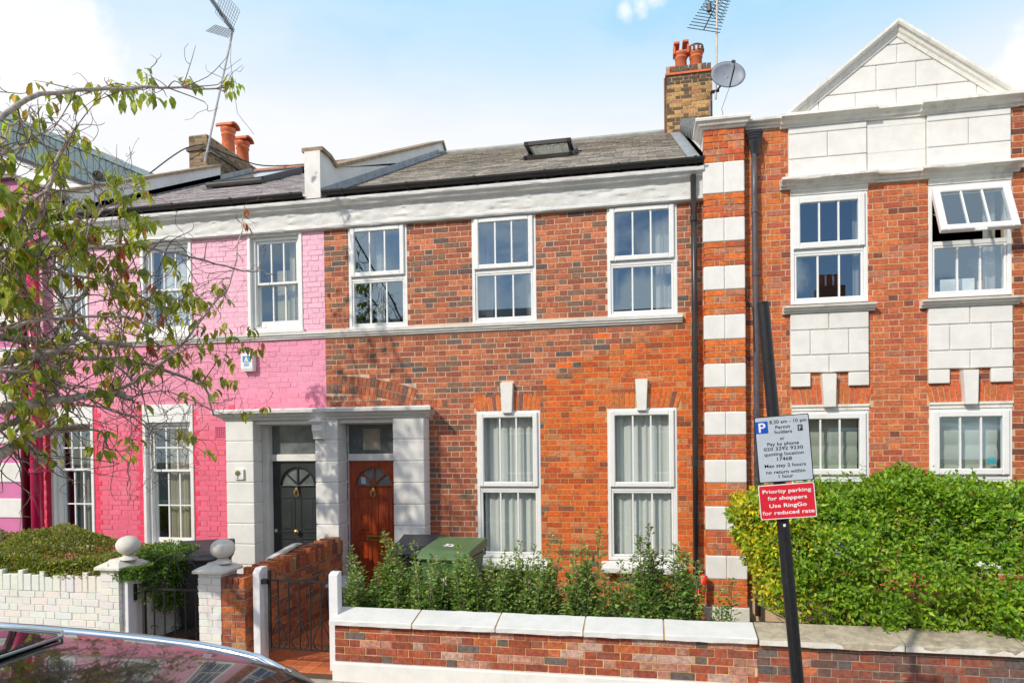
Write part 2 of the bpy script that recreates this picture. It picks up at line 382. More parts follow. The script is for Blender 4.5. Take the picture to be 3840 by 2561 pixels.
def emit(fields, parent, m_obj, m_att, name='brick', limit=300, jit=.003, accept=None):
    """fields: list of (bricks, mapper) where mapper gives plane; nearest `limit` bricks become parts, the rest one stuff part"""
    allb = []
    for bricks, plane in fields:
        ax, a0, dep, sgn = plane            # ax 'y': wall facing -y at y=a0 ; ax 'x': wall whose face is x=a0, looking sgn*x
        for b in bricks:
            xm, zm = (b[0] + b[1]) / 2, (b[2] + b[3]) / 2
            p = (xm, a0, zm) if ax == 'y' else (a0, xm, zm)
            X, Y, d = px(p)
            vis = -20 < X < 3860 and -20 < Y < 2580 and d > .3
            if accept and not accept(p): vis = False
            v = (Vector(p) - CAM).normalized(); fac = abs(v.y) if ax == 'y' else abs(v.x)
            allb.append(((b[1] - b[0]) * (b[3] - b[2]) * fac / d / d if vis else -1, b, plane))
    allb.sort(key=lambda t: -t[0])
    ts = unit_piece(name, m_obj, .2145, .064, .05); th = unit_piece(name, m_obj, .102, .064, .05)
    rest = MB(); rr = random.Random(3); nobj = 0
    for i, (sz, b, (ax, a0, dep, sgn)) in enumerate(allb):
        j = rr.uniform(-jit, jit); w, h = b[1] - b[0], b[3] - b[2]; col = b[4]
        if nobj < limit and sz > 0:
            nobj += 1
            t = ts if w > .15 else th
            xm, zm = (b[0] + b[1]) / 2, (b[2] + b[3]) / 2
            if ax == 'y': put(name, t, parent, (xm, a0 + j + .025, zm), (w, h, .05), (0, rr.uniform(-.006, .006), rr.uniform(-.01, .01)), col)
            else: put(name, t, parent, (a0 - sgn * .025 + j, xm, zm), (w, h, .05), (0, 0, R(90) * sgn + rr.uniform(-.01, .01)), col)
        else:
            n0 = len(rest.v)
            rest.box(b[0], b[1], j, j + .05, b[2], b[3], col=col, ch=.0022)
            vs = rest.v[n0:]
            if ax == 'y': rest.v[n0:] = [(x, a0 + y, z) for x, y, z in vs]
            else: rest.v[n0:] = [(a0 - sgn * y, x, z) for x, y, z in vs]
    if rest.v:
        o = rest.build(name, m_att, parent, kind='stuff')
        if parent is not None and parent.name not in ORG: o.location = (0, 0, 0)
    return nobj
def holed_wall(mb, x0, x1, z0, z1, y0, y1, holes):
    xs = sorted({x0, x1, *[h[0] for h in holes], *[h[1] for h in holes]}); xs = [x for x in xs if x0 <= x <= x1]
    zs = sorted({z0, z1, *[h[2] for h in holes], *[h[3] for h in holes]}); zs = [z for z in zs if z0 <= z <= z1]
    def solid(i, k):
        if i < 0 or k < 0 or i >= len(xs) - 1 or k >= len(zs) - 1: return False
        xm, zm = (xs[i] + xs[i + 1]) / 2, (zs[k] + zs[k + 1]) / 2
        return not any(h[0] < xm < h[1] and h[2] < zm < h[3] for h in holes)
    for i in range(len(xs) - 1):
        for k in range(len(zs) - 1):
            if not solid(i, k): continue
            a, b, c, d = xs[i], xs[i + 1], zs[k], zs[k + 1]
            mb._add([(a, y0, c), (b, y0, c), (b, y0, d), (a, y0, d)], [(0, 1, 2, 3)])
            mb._add([(a, y1, c), (b, y1, c), (b, y1, d), (a, y1, d)], [(0, 3, 2, 1)])
            for (ii, kk, q) in ((i - 1, k, [(a, y0, c), (a, y0, d), (a, y1, d), (a, y1, c)]), (i + 1, k, [(b, y0, c), (b, y1, c), (b, y1, d), (b, y0, d)]),
                                (i, k - 1, [(a, y0, c), (a, y1, c), (b, y1, c), (b, y0, c)]), (i, k + 1, [(a, y0, d), (b, y0, d), (b, y1, d), (a, y1, d)])):
                if not solid(ii, kk): mb._add(q, [(0, 1, 2, 3)])
    return mb

def leaves(name, C, D, N, L, W, cols, m, parent=None, kind=None, shape='small'):
    """one mesh of many bent leaves. C centres (stalk ends), D directions, N normals"""
    C = np.asarray(C, float); D = np.asarray(D, float); N = np.asarray(N, float); L = np.asarray(L, float)[:, None]; W = np.asarray(W, float)[:, None]
    D /= np.linalg.norm(D, axis=1, keepdims=True) + 1e-9
    S = np.cross(N, D); S /= np.linalg.norm(S, axis=1, keepdims=True) + 1e-9; N = np.cross(D, S)
    if shape == 'small':
        T = [(0, 0, 0), (.45, .5, .10), (.45, 0, -.02), (.45, -.5, .10), (1, 0, -.12)]; F = [(0, 1, 2), (0, 2, 3), (1, 4, 2), (2, 4, 3)]
    else:
        T = [(0, 0, 0), (.28, .42, .10), (.28, 0, 0), (.28, -.42, .10), (.62, .46, .04), (.62, 0, -.06), (.62, -.46, .04), (1, 0, -.28)]
        F = [(0, 1, 2), (0, 2, 3), (1, 4, 5, 2), (2, 5, 6, 3), (4, 7, 5), (5, 7, 6)]
    V = np.stack([C + D * L * t[0] + S * W * t[1] + N * L * t[2] for t in T], 1)
    n = len(C); V = V.reshape(-1, 3); nt_ = len(T)
    me = bpy.data.meshes.new(name)
    faces = []
    for f in F: faces.append(f)
    loops = np.concatenate([np.array(f) for f in F]); tot = np.array([len(f) for f in F])
    LI = (np.arange(n)[:, None] * nt_ + loops[None]).ravel(); LT = np.tile(tot, n); LS = np.concatenate([[0], np.cumsum(LT)[:-1]])
    me.vertices.add(len(V)); me.vertices.foreach_set('co', V.ravel())
    me.loops.add(len(LI)); me.loops.foreach_set('vertex_index', LI.astype(np.int32))
    me.polygons.add(len(LT)); me.polygons.foreach_set('loop_start', LS.astype(np.int32)); me.polygons.foreach_set('loop_total', LT.astype(np.int32))
    me.update(calc_edges=True)
    at = me.color_attributes.new('Col', 'FLOAT_COLOR', 'CORNER')
    cc = np.ones((n, len(loops), 4), np.float32); cc[:, :, :3] = np.asarray(cols)[:, None, :]
    at.data.foreach_set('color', cc.ravel())
    me.materials.append(m)
    o = bpy.data.objects.new(name, me); COL.objects.link(o)
    if parent is not None:
        o.parent = parent; w = ORG.get(parent.name); o.location = (-w[0], -w[1], -w[2]) if w else (0, 0, 0)
    if kind: o['kind'] = kind
    return o
def text_part(name, s, size, m, parent, mw, align='CENTER', squash=1, weight=0.0):
    cu = bpy.data.curves.new(name, 'FONT'); cu.body = s; cu.size = size; cu.align_x = align; cu.align_y = 'CENTER'; cu.extrude = .0004; cu.offset = weight
    cu.space_character = 1.02
    to = bpy.data.objects.new(name + '_tmp', cu); COL.objects.link(to)
    dg = bpy.context.evaluated_depsgraph_get(); me = bpy.data.meshes.new_from_object(to.evaluated_get(dg))
    bpy.data.objects.remove(to)
    me.transform(Matrix.Diagonal((squash, 1, 1, 1))); me.transform(mw)
    return me


def grid_wave(x0, x1, z0, z1, y, amp, per, nz=6, seed=0, gather=0.0):
    rr = random.Random(seed); n = int((x1 - x0) / .012); vs = []; ph = [rr.uniform(0, 6.3) for _ in range(4)]
    for i in range(n + 1):
        t = i / n; x = x0 + (x1 - x0) * t
        w = math.sin(x / per * 6.283 + ph[0] + 1.2 * math.sin(x * 9 + ph[1])) * .7 + .3 * math.sin(x / per * 11 + ph[2])
        for k in range(nz + 1):
            q = k / nz; vs.append((x + gather * (1 - q) * (x0 - x), y + amp * w * (.7 + .3 * (1 - q)), z0 + (z1 - z0) * q))
    fs = [(i * (nz + 1) + k, (i + 1) * (nz + 1) + k, (i + 1) * (nz + 1) + k + 1, i * (nz + 1) + k + 1) for i in range(n) for k in range(nz)]
    m = MB(); m._add(vs, fs); return m
def cloth(name, col, trans=.45, alpha=0.0):
    if name in MATS: return MATS[name]
    m, nt, b = _nt(name); b.inputs['Base Color'].default_value = (*col, 1); b.inputs['Roughness'].default_value = .9
    t = nt.nodes.new('ShaderNodeBsdfTranslucent'); t.inputs[0].default_value = (*col, 1)
    ms = nt.nodes.new('ShaderNodeMixShader'); ms.inputs[0].default_value = trans
    nt.links.new(b.outputs[0], ms.inputs[1]); nt.links.new(t.outputs[0], ms.inputs[2]); last = ms
    if alpha:
        tr = nt.nodes.new('ShaderNodeBsdfTransparent'); m3 = nt.nodes.new('ShaderNodeMixShader'); m3.inputs[0].default_value = alpha
        nt.links.new(ms.outputs[0], m3.inputs[1]); nt.links.new(tr.outputs[0], m3.inputs[2]); last = m3
    nt.links.new(last.outputs[0], nt.nodes['Material Output'].inputs['Surface']); MATS[name] = m; return m
NET = cloth('white_net_curtain', (.90, .90, .87), .2); SHEER = cloth('sheer_white_curtain', (.8, .8, .8), .5, .35)
BLIND = cloth('pale_green_blind', (.66, .70, .60), .35); BEIGE = cloth('beige_lined_curtain', (.52, .46, .34), .2)
def curtain(label, x0, x1, z0, z1, y, m=NET, amp=.022, per=.11, seed=0, group=None, gather=0.0, cat='curtain'):
    o = grid_wave(x0, x1, z0, z1, y, amp, per, seed=seed, gather=gather).build('curtain', m, smooth=True)
    return tag(o, label, cat, group)

def rect_frame(mb, x0, x1, z0, z1, w, y0, y1, wb=None, wt=None, wl=None, wr=None, ch=.004):
    wb = w if wb is None else wb; wt = w if wt is None else wt; wl = w if wl is None else wl; wr = w if wr is None else wr
    mb.box(x0, x0 + wl, y0, y1, z0, z1, ch=ch); mb.box(x1 - wr, x1, y0, y1, z0, z1, ch=ch)
    mb.box(x0 + wl, x1 - wr, y0 + .002, y1, z0, z0 + wb, ch=ch); mb.box(x0 + wl, x1 - wr, y0 + .002, y1, z1 - wt, z1, ch=ch)
def upvc(parent, x0, x1, z0, z1, ztop, zmid, top_proud=.03, y=0.0, lip=0.0, bars=2, opened=False, lw=.075, sw=.068, glow=None, glass='glass'):
    """plastic casement imitating a sash: projecting top opener over a fixed lower light"""
    f = MB(); rect_frame(f, x0, x1, z0, z1 - lip, .045, y + .0, y + .09)
    f.box(x0 + .045, x1 - .045, y + .01, y + .085, zmid - .03, zmid + .022, ch=.004)
    # fixed lower light inner bead
    rect_frame(f, x0 + .045, x1 - .045, z0 + .045, zmid - .03, .03, y + .012, y + .06, ch=.008)
    w = f.build('window', M['upvc'], parent)
    if lip:
        h = MB(); h.prism([(y - .012, z1 - lip + .002), (y - .012, z1 - lip + .03), (y - .03, z1 - lip + .05), (y - .03, z1), (y + .1, z1), (y + .1, z1 - lip + .002)], x0, x1, 'x')
        h.build('head_moulding', M['oldstone'], w)
    a, b = x0 + .075, x1 - .075
    p = MB(); p.box(a - .004, b + .004, y + .035, y + .045, z0 + .071, zmid - .056); p.build('pane', M[glass], w)
    g = MB()
    for k in range(bars):
        xx = a + (b - a) * (k + 1) / (bars + 1); g.box(xx - .010, xx + .010, y + .024, y + .052, z0 + .075, zmid - .06)
    g.build('glazing_bar', M['upvc'], w)
    sx0, sx1, sz0, sz1 = x0 + .035, x1 - .035, ztop, z1 - lip - .03
    s = MB(); rect_frame(s, sx0, sx1, sz0, sz1, sw, y - top_proud, y + .035, ch=.010)
    pp = MB(); pp.box(sx0 + sw - .004, sx1 - sw + .004, y - top_proud + .028, y - top_proud + .038, sz0 + sw - .004, sz1 - sw + .004)
    gg = MB()
    for k in range(bars):
        xx = sx0 + sw + (sx1 - sx0 - 2 * sw) * (k + 1) / (bars + 1); gg.box(xx - .010, xx + .010, y - top_proud + .018, y - top_proud + .046, sz0 + sw, sz1 - sw)
    if opened:
        ang = R(opened); hy, hz = y - top_proud, sz1
        for q in (s, pp, gg):
            q.v = [(X, hy + (Y - hy) * math.cos(ang) + (Z - hz) * math.sin(ang), hz - (Y - hy) * math.sin(ang) + (Z - hz) * math.cos(ang)) for X, Y, Z in q.v]
        st = MB()
        for xx in (sx0 + .02, sx1 - .02): st.tube([(xx, y + .03, sz1 - .3), (xx, hy - .47 * math.sin(ang), sz1 - .47 * math.cos(ang))], .006, 5)
        st.build('stay', M['brass'], w)
    so = s.build('sash', M['upvc'], w); pp.build('pane', M[glass], w); gg.build('glazing_bar', M['upvc'], w)
    if opened:
        h = MB(); xm = (sx0 + sx1) / 2; zz = sz1 - (sz1 - sz0) * math.cos(R(opened)); yy = y - top_proud - (sz1 - sz0) * math.sin(R(opened))
        h.box(xm - .06, xm + .06, yy - .005, yy + .03, zz - .03, zz - .005); h.build('handle', M['upvc'], w)
    return w
def boxsash(parent, x0, x1, z0, z1, zm, hdr=0.0, cross=None, open_low=0.0, pale=False):
    """old painted timber box sash set back in its reveal"""
    f = MB(); zt = z1 - hdr
    rect_frame(f, x0, x1, z0, z1, .05, -.015, .12, wt=.05 + hdr, ch=.004)
    rect_frame(f, x0 + .05, x1 - .05, z0 + .05, zt - .05, .05, .045, .16, ch=.004)
    f.box(x0 - .02, x1 + .02, -.05, .02, z0 - .005, z0 + .045, ch=.004)
    w = f.build('window', M['upvc'], parent)
    a, b = x0 + .10, x1 - .10; top = zt - .10
    for nm, (u, v, yy) in (('top', (zm, top, .075)), ('low', (z0 + .10, zm + .03, .115))):
        s = MB(); rect_frame(s, a, b, u, v, .038, yy, yy + .035, wb=.09 if nm == 'low' else .035)
        s.build('sash', M['upvc'], w)
        p = MB(); p.box(a + .036, b - .036, yy + .015, yy + .020, u + .03, v - .036); p.build('pane', M['glass_old'], w)
        g = MB()
        for k in (1, 2):
            xx = a + .038 + (b - a - .076) * k / 3; g.box(xx - .010, xx + .010, yy + .004, yy + .03, u + .036, v - .036)
        if cross:
            zc_ = (u + v) / 2 + .02; g.box(a + .038, b - .038, yy + .006, yy + .028, zc_ - .010, zc_ + .010)
        g.build('glazing_bar', M['upvc'], w)
    return w
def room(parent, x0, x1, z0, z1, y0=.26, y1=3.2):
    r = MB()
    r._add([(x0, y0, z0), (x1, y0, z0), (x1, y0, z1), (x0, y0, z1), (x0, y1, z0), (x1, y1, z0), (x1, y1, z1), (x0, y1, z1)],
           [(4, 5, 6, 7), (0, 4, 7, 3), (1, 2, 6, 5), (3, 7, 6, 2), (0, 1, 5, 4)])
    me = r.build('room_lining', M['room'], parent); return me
def voussoirs(x0t, x1t, x0b, x1b, z0, z1, n, y, colf, seed=0, skip=None):
    """flat gauged arch: fan of tapering bricks; returns list of (poly, colour)"""
    rr = random.Random(seed); out = []
    for i in range(n):
        a, b = i / n, (i + 1) / n; g = .006
        pt = (x0t + (x1t - x0t) * a + g, x0t + (x1t - x0t) * b - g); pb = (x0b + (x1b - x0b) * a + g, x0b + (x1b - x0b) * b - g)
        if skip and skip[0] < (pt[0] + pt[1]) / 2 < skip[1]: continue
        out.append(([(pb[0], z0), (pb[1], z0), (pt[1], z1), (pt[0], z1)], colf(0, 0, rr)))
    return out
def emit_polys(polys, parent, name, m_att, y0=-.004, y1=.05):
    for p, c in polys:
        MB().prism(p, y0 + rng.uniform(-.002, .002), y1, 'y', col=c).build(name, m_att, parent)
def moulding(name, x0, x1, prof, m, parent, step=None, amp=0, seed=0, ends=True, bevel=0):
    """prof: (y, z) polygon run along x; amp adds an uneven hand-rendered surface"""
    rr = random.Random(seed); n = max(1, int((x1 - x0) / step)) if step else 1; k = len(prof); vs = []
    fld = [[rr.gauss(0, 1) for _ in range(k)] for _ in range(n // 3 + 4)]
    for i in range(n + 1):
        x = x0 + (x1 - x0) * i / n; u = i / 3; a = int(u); t = u - a; t = t * t * (3 - 2 * t)
        for j, (y, z) in enumerate(prof):
            d = ((fld[a][j] * (1 - t) + fld[a + 1][j] * t) * amp + rr.gauss(0, amp * .25)) * (1 if -.05 < y < -.03 or amp < .004 else .3)
            vs.append((x, y + (d if y < -.02 else 0), z + d * .35))
    fs = [(i * k + j, (i + 1) * k + j, (i + 1) * k + (j + 1) % k, i * k + (j + 1) % k) for i in range(n) for j in range(k)]
    if ends: fs += [tuple(range(k)), tuple(n * k + j for j in range(k))[::-1]]
    o = MB()._add(vs, fs).build(name, m, parent, smooth=amp > .004, bevel=bevel)
    if amp > .004: o.data.set_sharp_from_angle(angle=R(28))
    return o
def roof_frame(y0, z0, p):
    e2 = Vector((0, math.cos(p), math.sin(p))); e3 = Vector((0, -math.sin(p), math.cos(p)))
    return lambda x, s, n=0: Vector((x, y0, z0)) + e2 * s + e3 * n
def slate_roof(parent, x0, x1, y0, z0, pitch, length, cols, m_under, seed=1, holes=(), limit=300, w=.25, gauge=.185, x0f=None):
    T = roof_frame(y0, z0, pitch); rr = random.Random(seed)
    u = MB(); u._add([T(x0, -.02, -.03), T(x1, -.02, -.03), T(x1, length, -.03), T(x0, length, -.03), T(x0, -.02, -.12), T(x1, -.02, -.12), T(x1, length, -.12), T(x0, length, -.12)],
                     [(0, 1, 2, 3), (4, 7, 6, 5), (0, 4, 5, 1), (1, 5, 6, 2), (2, 6, 7, 3), (3, 7, 4, 0)])
    ro = u.build('roof', m_under, parent)
    allp = []
    for r in range(int(length / gauge)):
        s = r * gauge; x = x0 - (w / 2 if r % 2 else 0) + rr.uniform(-.01, .01)
        while x < x1:
            a, b = max(x, x0), min(x + w - .006, x1)
            if b - a > .05 and not any(h[0] < (a + b) / 2 < h[1] and h[2] < s + gauge / 2 < h[3] for h in holes):
                P = T((a + b) / 2, s + gauge / 2); X, Y, d = px(P)
                allp.append((-1 / (d * d) * (b - a) if -20 < X < 3860 and Y > -20 else 0, a, b, s, rr.choice(cols)))
            x += w
    allp.sort(key=lambda t: t[0]); rest = MB(); n = 0
    tm = unit_piece('slate', tinted('slate_surface', 'obj', .7, .35, .5, 60, .45, (.42, .36, .28)), w - .006, .24, .009, 0)
    for k, a, b, s, c in allp:
        lift = .006 + rr.uniform(0, .004); v = rr.uniform(.8, 1.2); c = tuple(q * v for q in c)
        sl = .24 + rr.uniform(-.004, .004); tilt = math.asin(.011 / .2)
        if n < limit and k < 0:
            n += 1; me, tw, th, td = tm
            o = bpy.data.objects.new('slate', me); COL.objects.link(o); o.parent = ro
            o.location = T((a + b) / 2, s + .12 + rr.uniform(-.003, .003), lift); o.rotation_euler = (pitch - math.pi / 2 - 0 , 0, 0)
            # template is upright (height along z): lay it on the slope, lower edge proud
            o.rotation_euler = (-(math.pi / 2 - pitch) - tilt, rr.uniform(-.006, .006), 0); o.scale = ((b - a) / tw, 1, 1); o.color = (*c, 1)
        else:
            vs = []
            for xx in (a, b):
                for (ss, nn) in ((s, lift + .012), (s, lift + .002), (s + sl, lift - .004), (s + sl, lift - .012)): vs.append(T(xx, ss, nn))
            rest._add(vs, [(0, 1, 5, 4), (0, 4, 6, 2), (0, 2, 3, 1), (4, 5, 7, 6), (1, 3, 7, 5), (2, 6, 7, 3)], c)
    if rest.v: rest.build('slate', tinted('slate_surface', 'att', .7, .35, .5, 60, .45, (.42, .36, .28)), ro, kind='stuff')
    return ro, T
def gutter(parent, x0, x1, y, z, m, r=.062, brackets=.95, off=.3):
    g = MB(); n = 9; pr = []
    for k in range(n): a = math.pi * k / (n - 1); pr.append((y - r * math.cos(a), z - r * math.sin(a)))
    for k in range(n): a = math.pi * (n - 1 - k) / (n - 1); pr.append((y - (r - .006) * math.cos(a), z - (r - .006) * math.sin(a)))
    g.prism(pr, x0, x1, 'x'); o = g.build('gutter', m, parent)
    x = x0 + off
    while x < x1:
        b = MB(); pr2 = [(y - (r + .006) * math.cos(math.pi * k / 8), z - (r + .006) * math.sin(math.pi * k / 8)) for k in range(9)] + [(y + r, z + .012), (y - r - .006, z + .012)]
        b.prism(pr2, x - .018, x + .018, 'x'); b.build('gutter_bracket', m, o); x += brackets
    return o
def downpipe(parent, pts, r, m, joints=(), name='downpipe', seg=12):
    o = MB().tube(pts, r, seg).build(name, m, parent, smooth=True)
    for (p, q) in joints: MB().tube([p, q], r * 1.22, seg).build('pipe_collar', m, o)
    return o
def clip(poly, a, b, c):
    """keep the side a*x+b*z<=c"""
    out = []
    for i in range(len(poly)):
        p, q = poly[i], poly[(i + 1) % len(poly)]; fp, fq = a * p[0] + b * p[1] - c, a * q[0] + b * q[1] - c
        if fp <= 0: out.append(p)
        if (fp < 0 < fq) or (fq < 0 < fp):
            t = fp / (fp - fq); out.append((p[0] + t * (q[0] - p[0]), p[1] + t * (q[1] - p[1])))
    return out

# ================================================================== ground
g = MB()
g.box(-60, 60, -5.42, 40, -.30, -.074); struct(g.build('ground', mat('dull_earth', (.10, .085, .06), .95, var=.2, vscale=3, bump=.5)))
# pavement slabs
pv = MB(); pv.box(-40, 40, -5.27, -2.62, -.16, -.0715); pave = struct(pv.build('pavement', mat('slab_joint_grit', (.16, .145, .12), .95, var=.2)))
slabm = tinted('paving_slab', 'obj', .9, .2, .5, 40, .4, (.2, .18, .15)); ts = unit_piece('paving_slab', slabm, .6, .44, .06, .003)
for r in range(6):
    y = -5.05 + r * .45; x = -6.6 - (.3 if r % 2 else 0)
    while x < 6.0:
        v = rng.uniform(.85, 1.1); o = put('paving_slab', ts, pave, (x, y, -.09), (.594, .444, .06), (R(-90), 0, 0), (.36 * v, .33 * v, .28 * v)); x += .6
kb = MB(); kb.box(-40, 40, -5.42, -5.275, -.25, -.061); kerb = struct(kb.build('kerb', mat('granite_kerb', (.30, .28, .26), .85, var=.2, vscale=40, bump=.5)))
rd = MB(); rd.box(-80, 80, -13.2, -5.425, -.4, -.19); struct(rd.build('road', mat('worn_asphalt', (.055, .054, .052), .9, var=.3, vscale=30, bump=.8, bscale=90, dirt=.3, dirtcol=(.09, .085, .075), dscale=.8)))
pv2 = MB(); pv2.box(-80, 80, -16.4, -13.21, -.4, -.062); struct(pv2.build('far_pavement', mat('far_paving', (.34, .32, .28), .9, var=.15)))
fg = MB(); fg.box(-90, 90, -60, -16.41, -.5, -.065); struct(fg.build('far_ground', mat('far_earth', (.12, .11, .08), .95)))
gs = MB(); gs.box(-3.05, 4.9, -2.44, -.04, -.062, .02); struct(gs.build('garden_soil', M['soil']))
gs = MB(); gs.box(-9.6, -5.25, -2.5, -.04, -.062, .1); struct(gs.build('garden_bed', M['soil']))

# ================================================================== red brick house (middle)
def c_main(x, z, rr):
    orange = x > -1.40 + rr.gauss(0, .14) and z < 3.12 + (x + 1.35) * .42 + rr.gauss(0, .13)
    t = rr.random(); v = rr.uniform(.85, 1.15)
    if z < .75: orange = orange and rr.random() < .6
    if orange:
        c = (.66, .135, .028) if t < .55 else (.52, .095, .028) if t < .8 else (.58, .20, .08) if t < .93 else (.30, .08, .04)
    elif z < 2.7 and x < -2.3:
        c = (.41, .125, .062) if t < .55 else (.19, .115, .08) if t < .72 else (.30, .085, .05)
    else:
        c = (.41, .125, .062) if t < .36 else (.53, .175, .08) if t < .56 else (.31, .10, .06) if t < .72 else (.22, .125, .085) if t < .94 else (.135, .105, .095)
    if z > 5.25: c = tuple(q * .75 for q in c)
    if 3.93 < z < 4.03 or 3.7 < z < 3.8: c = tuple(q * .85 + .01 for q in c)
    return tuple(q * v for q in c)
BO = tinted('facing_brick', 'obj', .9, .3, .6, 60, .25, (.16, .10, .07), lichen=.12, patchy=.5); BA = tinted('facing_brick', 'att', .9, .3, .6, 60, .25, (.16, .10, .07), lichen=.12, patchy=.5)
XB, XQ = -4.49, .735
H = thing('brick_house', 'two-storey red and brown brick terraced house between the pink house and the gabled one', 'house', (-1.9, 0, 0))
UPW = [(-4.12, -3.248), (-2.318, -1.432), (-.487, .407)]; GFW = [(-2.281, -1.40), (-.508, .384)]
PORCH_HOLE = (-4.49, -3.15, .0, 2.665)
holes = [(a, b, 3.93, 5.38) for a, b in UPW] + [(a, b, .70, 2.735) for a, b in GFW] + [PORCH_HOLE]
w = MB(); holed_wall(w, XB, XQ, -.06, 5.7, .0045, .25, holes); wall = w.build('wall', M['mortar_m'], H)
bh = holes + [(-4.49, .47, 3.82, 3.925), (-4.49, -2.9, 2.6, 2.80), (-2.30, -1.395, 2.735, 2.955), (-.525, .44, 2.735, 2.94),
              (-1.93, -1.755, 2.7, 3.11), (-.14, .02, 2.7, 3.10), (-4.49, .735, -.06, .045)]
bricks = field(XB, XQ, .06, 5.37, bh, c_main, 11, course=.0735)
# relieving arch over the doors cuts through the coursing
AC = (-4.49, 3.286 - 4.35)
def in_arch(x, z, r0=4.09, r1=4.36): d = math.hypot(x - AC[0], z - AC[1]); return r0 < d < r1 and x < -3.13
bricks = [b for b in bricks if not in_arch((b[0] + b[1]) / 2, (b[2] + b[3]) / 2)]
emit([(bricks, ('y', 0, 0, 0))], wall, BO, BA, accept=lambda p: p[2] > .75)
arch = MB(); rr = random.Random(5)
for r0, r1 in ((4.10, 4.215), (4.225, 4.345)):
    n = 22; a0, a1 = math.pi / 2, math.pi / 2 - math.asin(1.32 / 4.2)
    for i in range(n):
        a, b = a0 + (a1 - a0) * i / n, a0 + (a1 - a0) * (i + 1) / n; d = .0012 * (1 if a1 < a0 else -1)
        P = [(AC[0] + r * math.cos(t), AC[1] + r * math.sin(t)) for r, t in ((r0, a - d), (r0, b + d), (r1, b + d), (r1, a - d))]
        if P[0][0] < XB: P = [(max(x, XB), z) for x, z in P]
        c = c_main(-3.9, 3.1, rr)
        MB().prism(P, -.005, .045, 'y', col=c).build('arch_brick', BA, wall)
for wi, (xt0, xt1, xb0, xb1, zt, ks) in enumerate(((-2.335, -1.37, -2.285, -1.405, 2.955, (-1.93, -1.755)), (-.55, .46, -.515, .40, 2.94, (-.14, .02)))):
    vo = voussoirs(xt0, xt1, xb0, xb1, 2.737, zt, 15, 0, lambda x, z, r: tuple(q * r.uniform(.85, 1.1) for q in ((.66, .16, .045) if r.random() < .85 else (.25, .1, .07))), wi, (ks[0] - .02, ks[1] + .02))
    emit_polys(vo, wall, 'arch_brick', BA)
    kx0, kx1 = ks
    MB().prism([(kx0 + .022, 2.70), (kx1 - .02, 2.70), (kx1, 3.107), (kx0, 3.107)], -.075, .04, 'y').build('keystone', M['stucco'], H, bevel=.006)
hood_soldier = MB(); rr = random.Random(8)
x = XB + .006
while x < -2.72:
    MB().box(x, x + .064, -.004, .045, 2.802, 2.90 if x > -4.4 else 2.87, col=c_main(-3.9, 3.1, rr), ch=.003).build('soldier_brick', BA, wall); x += .075
for i, (a, b) in enumerate(UPW): upvc(H, a, b, 3.93, 5.38, 4.655, 4.63, sw=.066)
for i, (a, b) in enumerate(GFW):
    upvc(H, a, b, .74, 2.735, 1.705, 1.68, sw=.066)
    s = MB(); s.prism([(-.16, .60), (-.16, .665), (-.14, .675), (.02, .735), (.02, .60)], a - .09, b + .09, 'x'); s.build('sill', M['coping'], H, bevel=.006)
    MB().box(a - .05, b + .05, -.05, .0, .585, .60).build('sill_drip', M['coping'], H)
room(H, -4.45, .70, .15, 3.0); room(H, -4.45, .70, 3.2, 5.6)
sc_prof = [(.02, 3.825), (-.03, 3.825), (-.032, 3.846), (-.050, 3.852), (-.052, 3.874), (-.070, 3.881), (-.072, 3.916), (.02, 3.928)]
moulding('string_course', XB, .465, sc_prof, M['stringc'], H, .12, .0015, 4)
fr = [(.03, 5.352), (-.055, 5.355), (-.07, 5.37), (-.07, 5.395), (-.055, 5.41), (-.035, 5.418), (-.036, 5.45), (-.037, 5.485), (-.037, 5.52), (-.037, 5.555), (-.038, 5.59), (-.04, 5.615), (-.06, 5.635), (-.10, 5.65), (-.12, 5.68), (-.15, 5.70), (-.155, 5.72), (-.15, 5.75), (-.10, 5.762), (.03, 5.77)]
moulding('frieze', XB, XQ, fr, M['frieze'], H, .045, .006, 21)
SL = [(.35, .31, .26), (.39, .35, .29), (.31, .275, .24), (.43, .385, .32), (.25, .225, .20)]
PIT = math.atan(.505)
roof, T = slate_roof(H, -4.45, .74, -.12, 5.80, PIT, 6.42, SL, M['lead'], 3, holes=[(-1.98, -1.16, 2.66, 3.75)])
gutter(H, -4.42, .735, -.16, 5.842, M['gutter'])
MB().tube([T(-4.46, 6.42, .02), T(.42, 6.42, .02)], .06, 8).build('ridge', mat('grey_ridge_tile', (.33, .33, .31), .8, bump=.4), roof)
MB()._add([T(-4.45, 0, .022), T(-4.34, 0, .020), T(-4.37, 6.35, .020), T(-4.45, 6.35, .03), T(-4.45, 0, .1), T(-4.45, 6.35, .12)], [(0, 1, 2, 3), (0, 3, 5, 4)]).build('flashing', M['lead'], roof)
MB()._add([T(.58, .0, .022), T(.735, .0, .022), T(.735, 5.9, .022), T(.52, 5.9, .022), T(.735, 0, .1), T(.735, 5.9, .1)], [(0, 1, 2, 3), (1, 2, 5, 4)]).build('flashing', M['lead'], roof)
